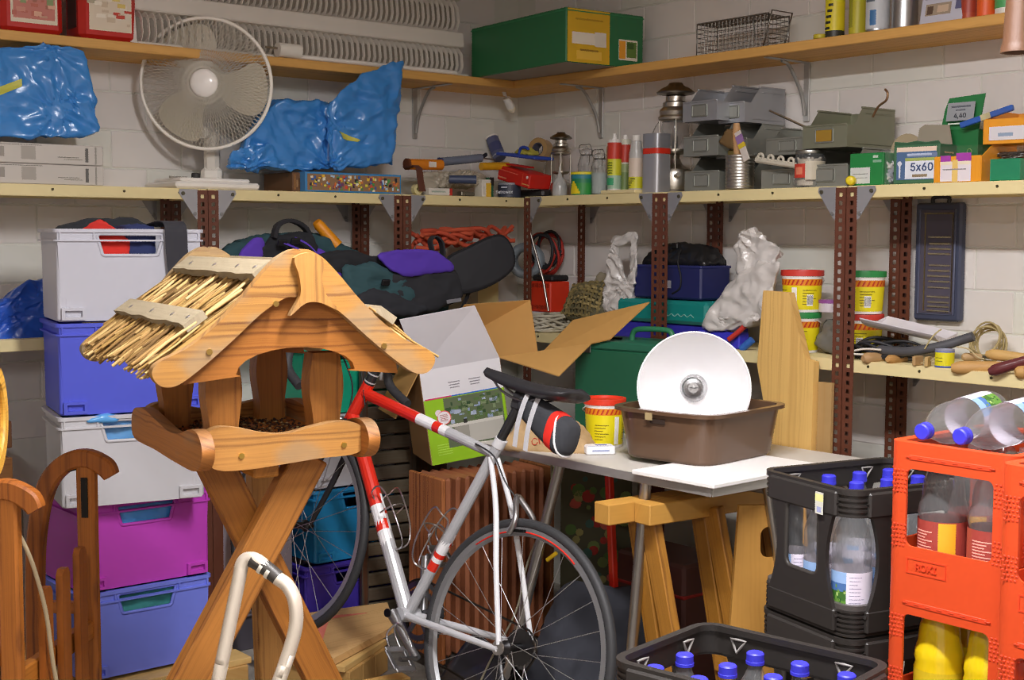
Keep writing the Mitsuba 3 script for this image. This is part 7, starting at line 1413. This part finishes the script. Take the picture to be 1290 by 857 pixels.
def tool_handle(label, a, b, r, c, tip=None, mat='pine', rr=None):
    a, b = V(*a), V(*b); t = np.linspace(0, 1, 9); k = np.array([.55, .95, 1, .97, .92, .88, .84, .80, .76]) if rr is None else rr
    h = thing('hand_tool', label, 'tool'); part(h, 'grip', [(tube(a + (b - a) * t[:, None] * V(1, 1, 1), r * k, 14), c)], mat)
    if tip: part(h, 'blade', [(tube([b, b + (b - a) * tip / np.linalg.norm(b - a)], [r * .4, r * .25], 8), '7a7874')], 'metal')
tool_handle('worn wooden chisel handle at the shelf edge right of the post, leftmost', (-0.325, -1.950, 1.064), (-0.250, -1.976, 1.066), .017, 'a5855c', .08)
tool_handle('orange tipped wooden handle beside the leftmost chisel handle', (-0.315, -2.026, 1.067), (-0.220, -2.020, 1.061), .0135, 'b88a50', .10)
tool_handle('thick pale wooden handle under the dark one at the shelf edge', (-0.325, -2.236, 1.059), (-0.260, -2.348, 1.068), .0185, 'b58e54', .05)
tool_handle('pale wooden handle behind the yellow tin, ending at the picture edge', (-0.250, -2.296, 1.098), (-0.240, -2.422, 1.093), .0155, 'c09a5c', .05)
tool_handle('dark red lacquered handle lying over the pale ones at the right edge', (-0.335, -2.355, 1.058), (-0.300, -2.455, 1.099), .0165, '5c2a2c', .05, 'gloss')
tool_handle('short pale wooden handle below the dark red one at the right edge', (-0.325, -2.424, 1.061), (-0.280, -2.467, 1.070), .0175, 'b88e50', .04)
tool_handle('thin wooden file handle behind the yellow tin', (-0.260, -2.228, 1.085), (-0.220, -2.262, 1.085), .012, 'b09068', .12)
B_ = ((-0.310, -2.189, 1.0549), 0.0580, 0.0517)
yt = canlike('small_tin', 'small yellow tin with a blue rim at the shelf edge', 'tin', fr(-.283, B_[0][1], Z_LOW + .001, RZ), .0255, .046, 'ccc21c', [(.08, .93, 'd2c81c'), (.0, .10, '4a5a9a'), (.90, 1.0, '6a74a4'), (.35, .40, '8a8420', -120, -70), (.55, .60, '8a8420', -120, -70)], '8a8c9c')
tcl = [(coil(.045, .0028, 7, 91, .05).at(0, 0, 0, rx=70), 'a8986c')]
solo('twine_coil', 'coil of pale straw twine leaning on the wall behind the yellow tin', 'twine', tcl, 'matte', fr(-.085, (-0.100, -2.216, 1.132)[1], Z_LOW + .055, RZ))
solo('straw_twine', 'loose straw twine and wood scraps scattered over the tools', 'twine', [(tube(curve([(-0.280, -2.123, 1.101), (-0.270, -2.134, 1.128), (-0.260, -2.147, 1.148), (-0.250, -2.155, 1.157)], 5), .0022, 6), 'b0a070'), (tube(curve([(-0.280, -2.223, 1.114), (-0.270, -2.253, 1.109), (-0.260, -2.276, 1.088), (-0.250, -2.289, 1.084)], 5), .0022, 6), 'b8a880'), (tube(curve([(-0.300, -2.125, 1.062), (-0.290, -2.149, 1.070), (-0.280, -2.172, 1.086), (-0.260, -2.198, 1.094)], 5), .0022, 6), 'a89870')], 'matte')
for i, (x, y) in enumerate(((1156, 456), (1163, 457))): solo('wood_wedge', ('small wooden wedge standing at the shelf edge left of the yellow tin', 'small wooden wedge beside another one left of the yellow tin')[i], 'wedge', [(bx(.010, .04, .026, (0, 0, .013), .001), ['a88a5c', 'b0905c'][i])], 'pine', fr(-.30, (-0.300, -2.115, 1.066)[1] - .032 * i, Z_LOW + .001, RZ + 20 * i))
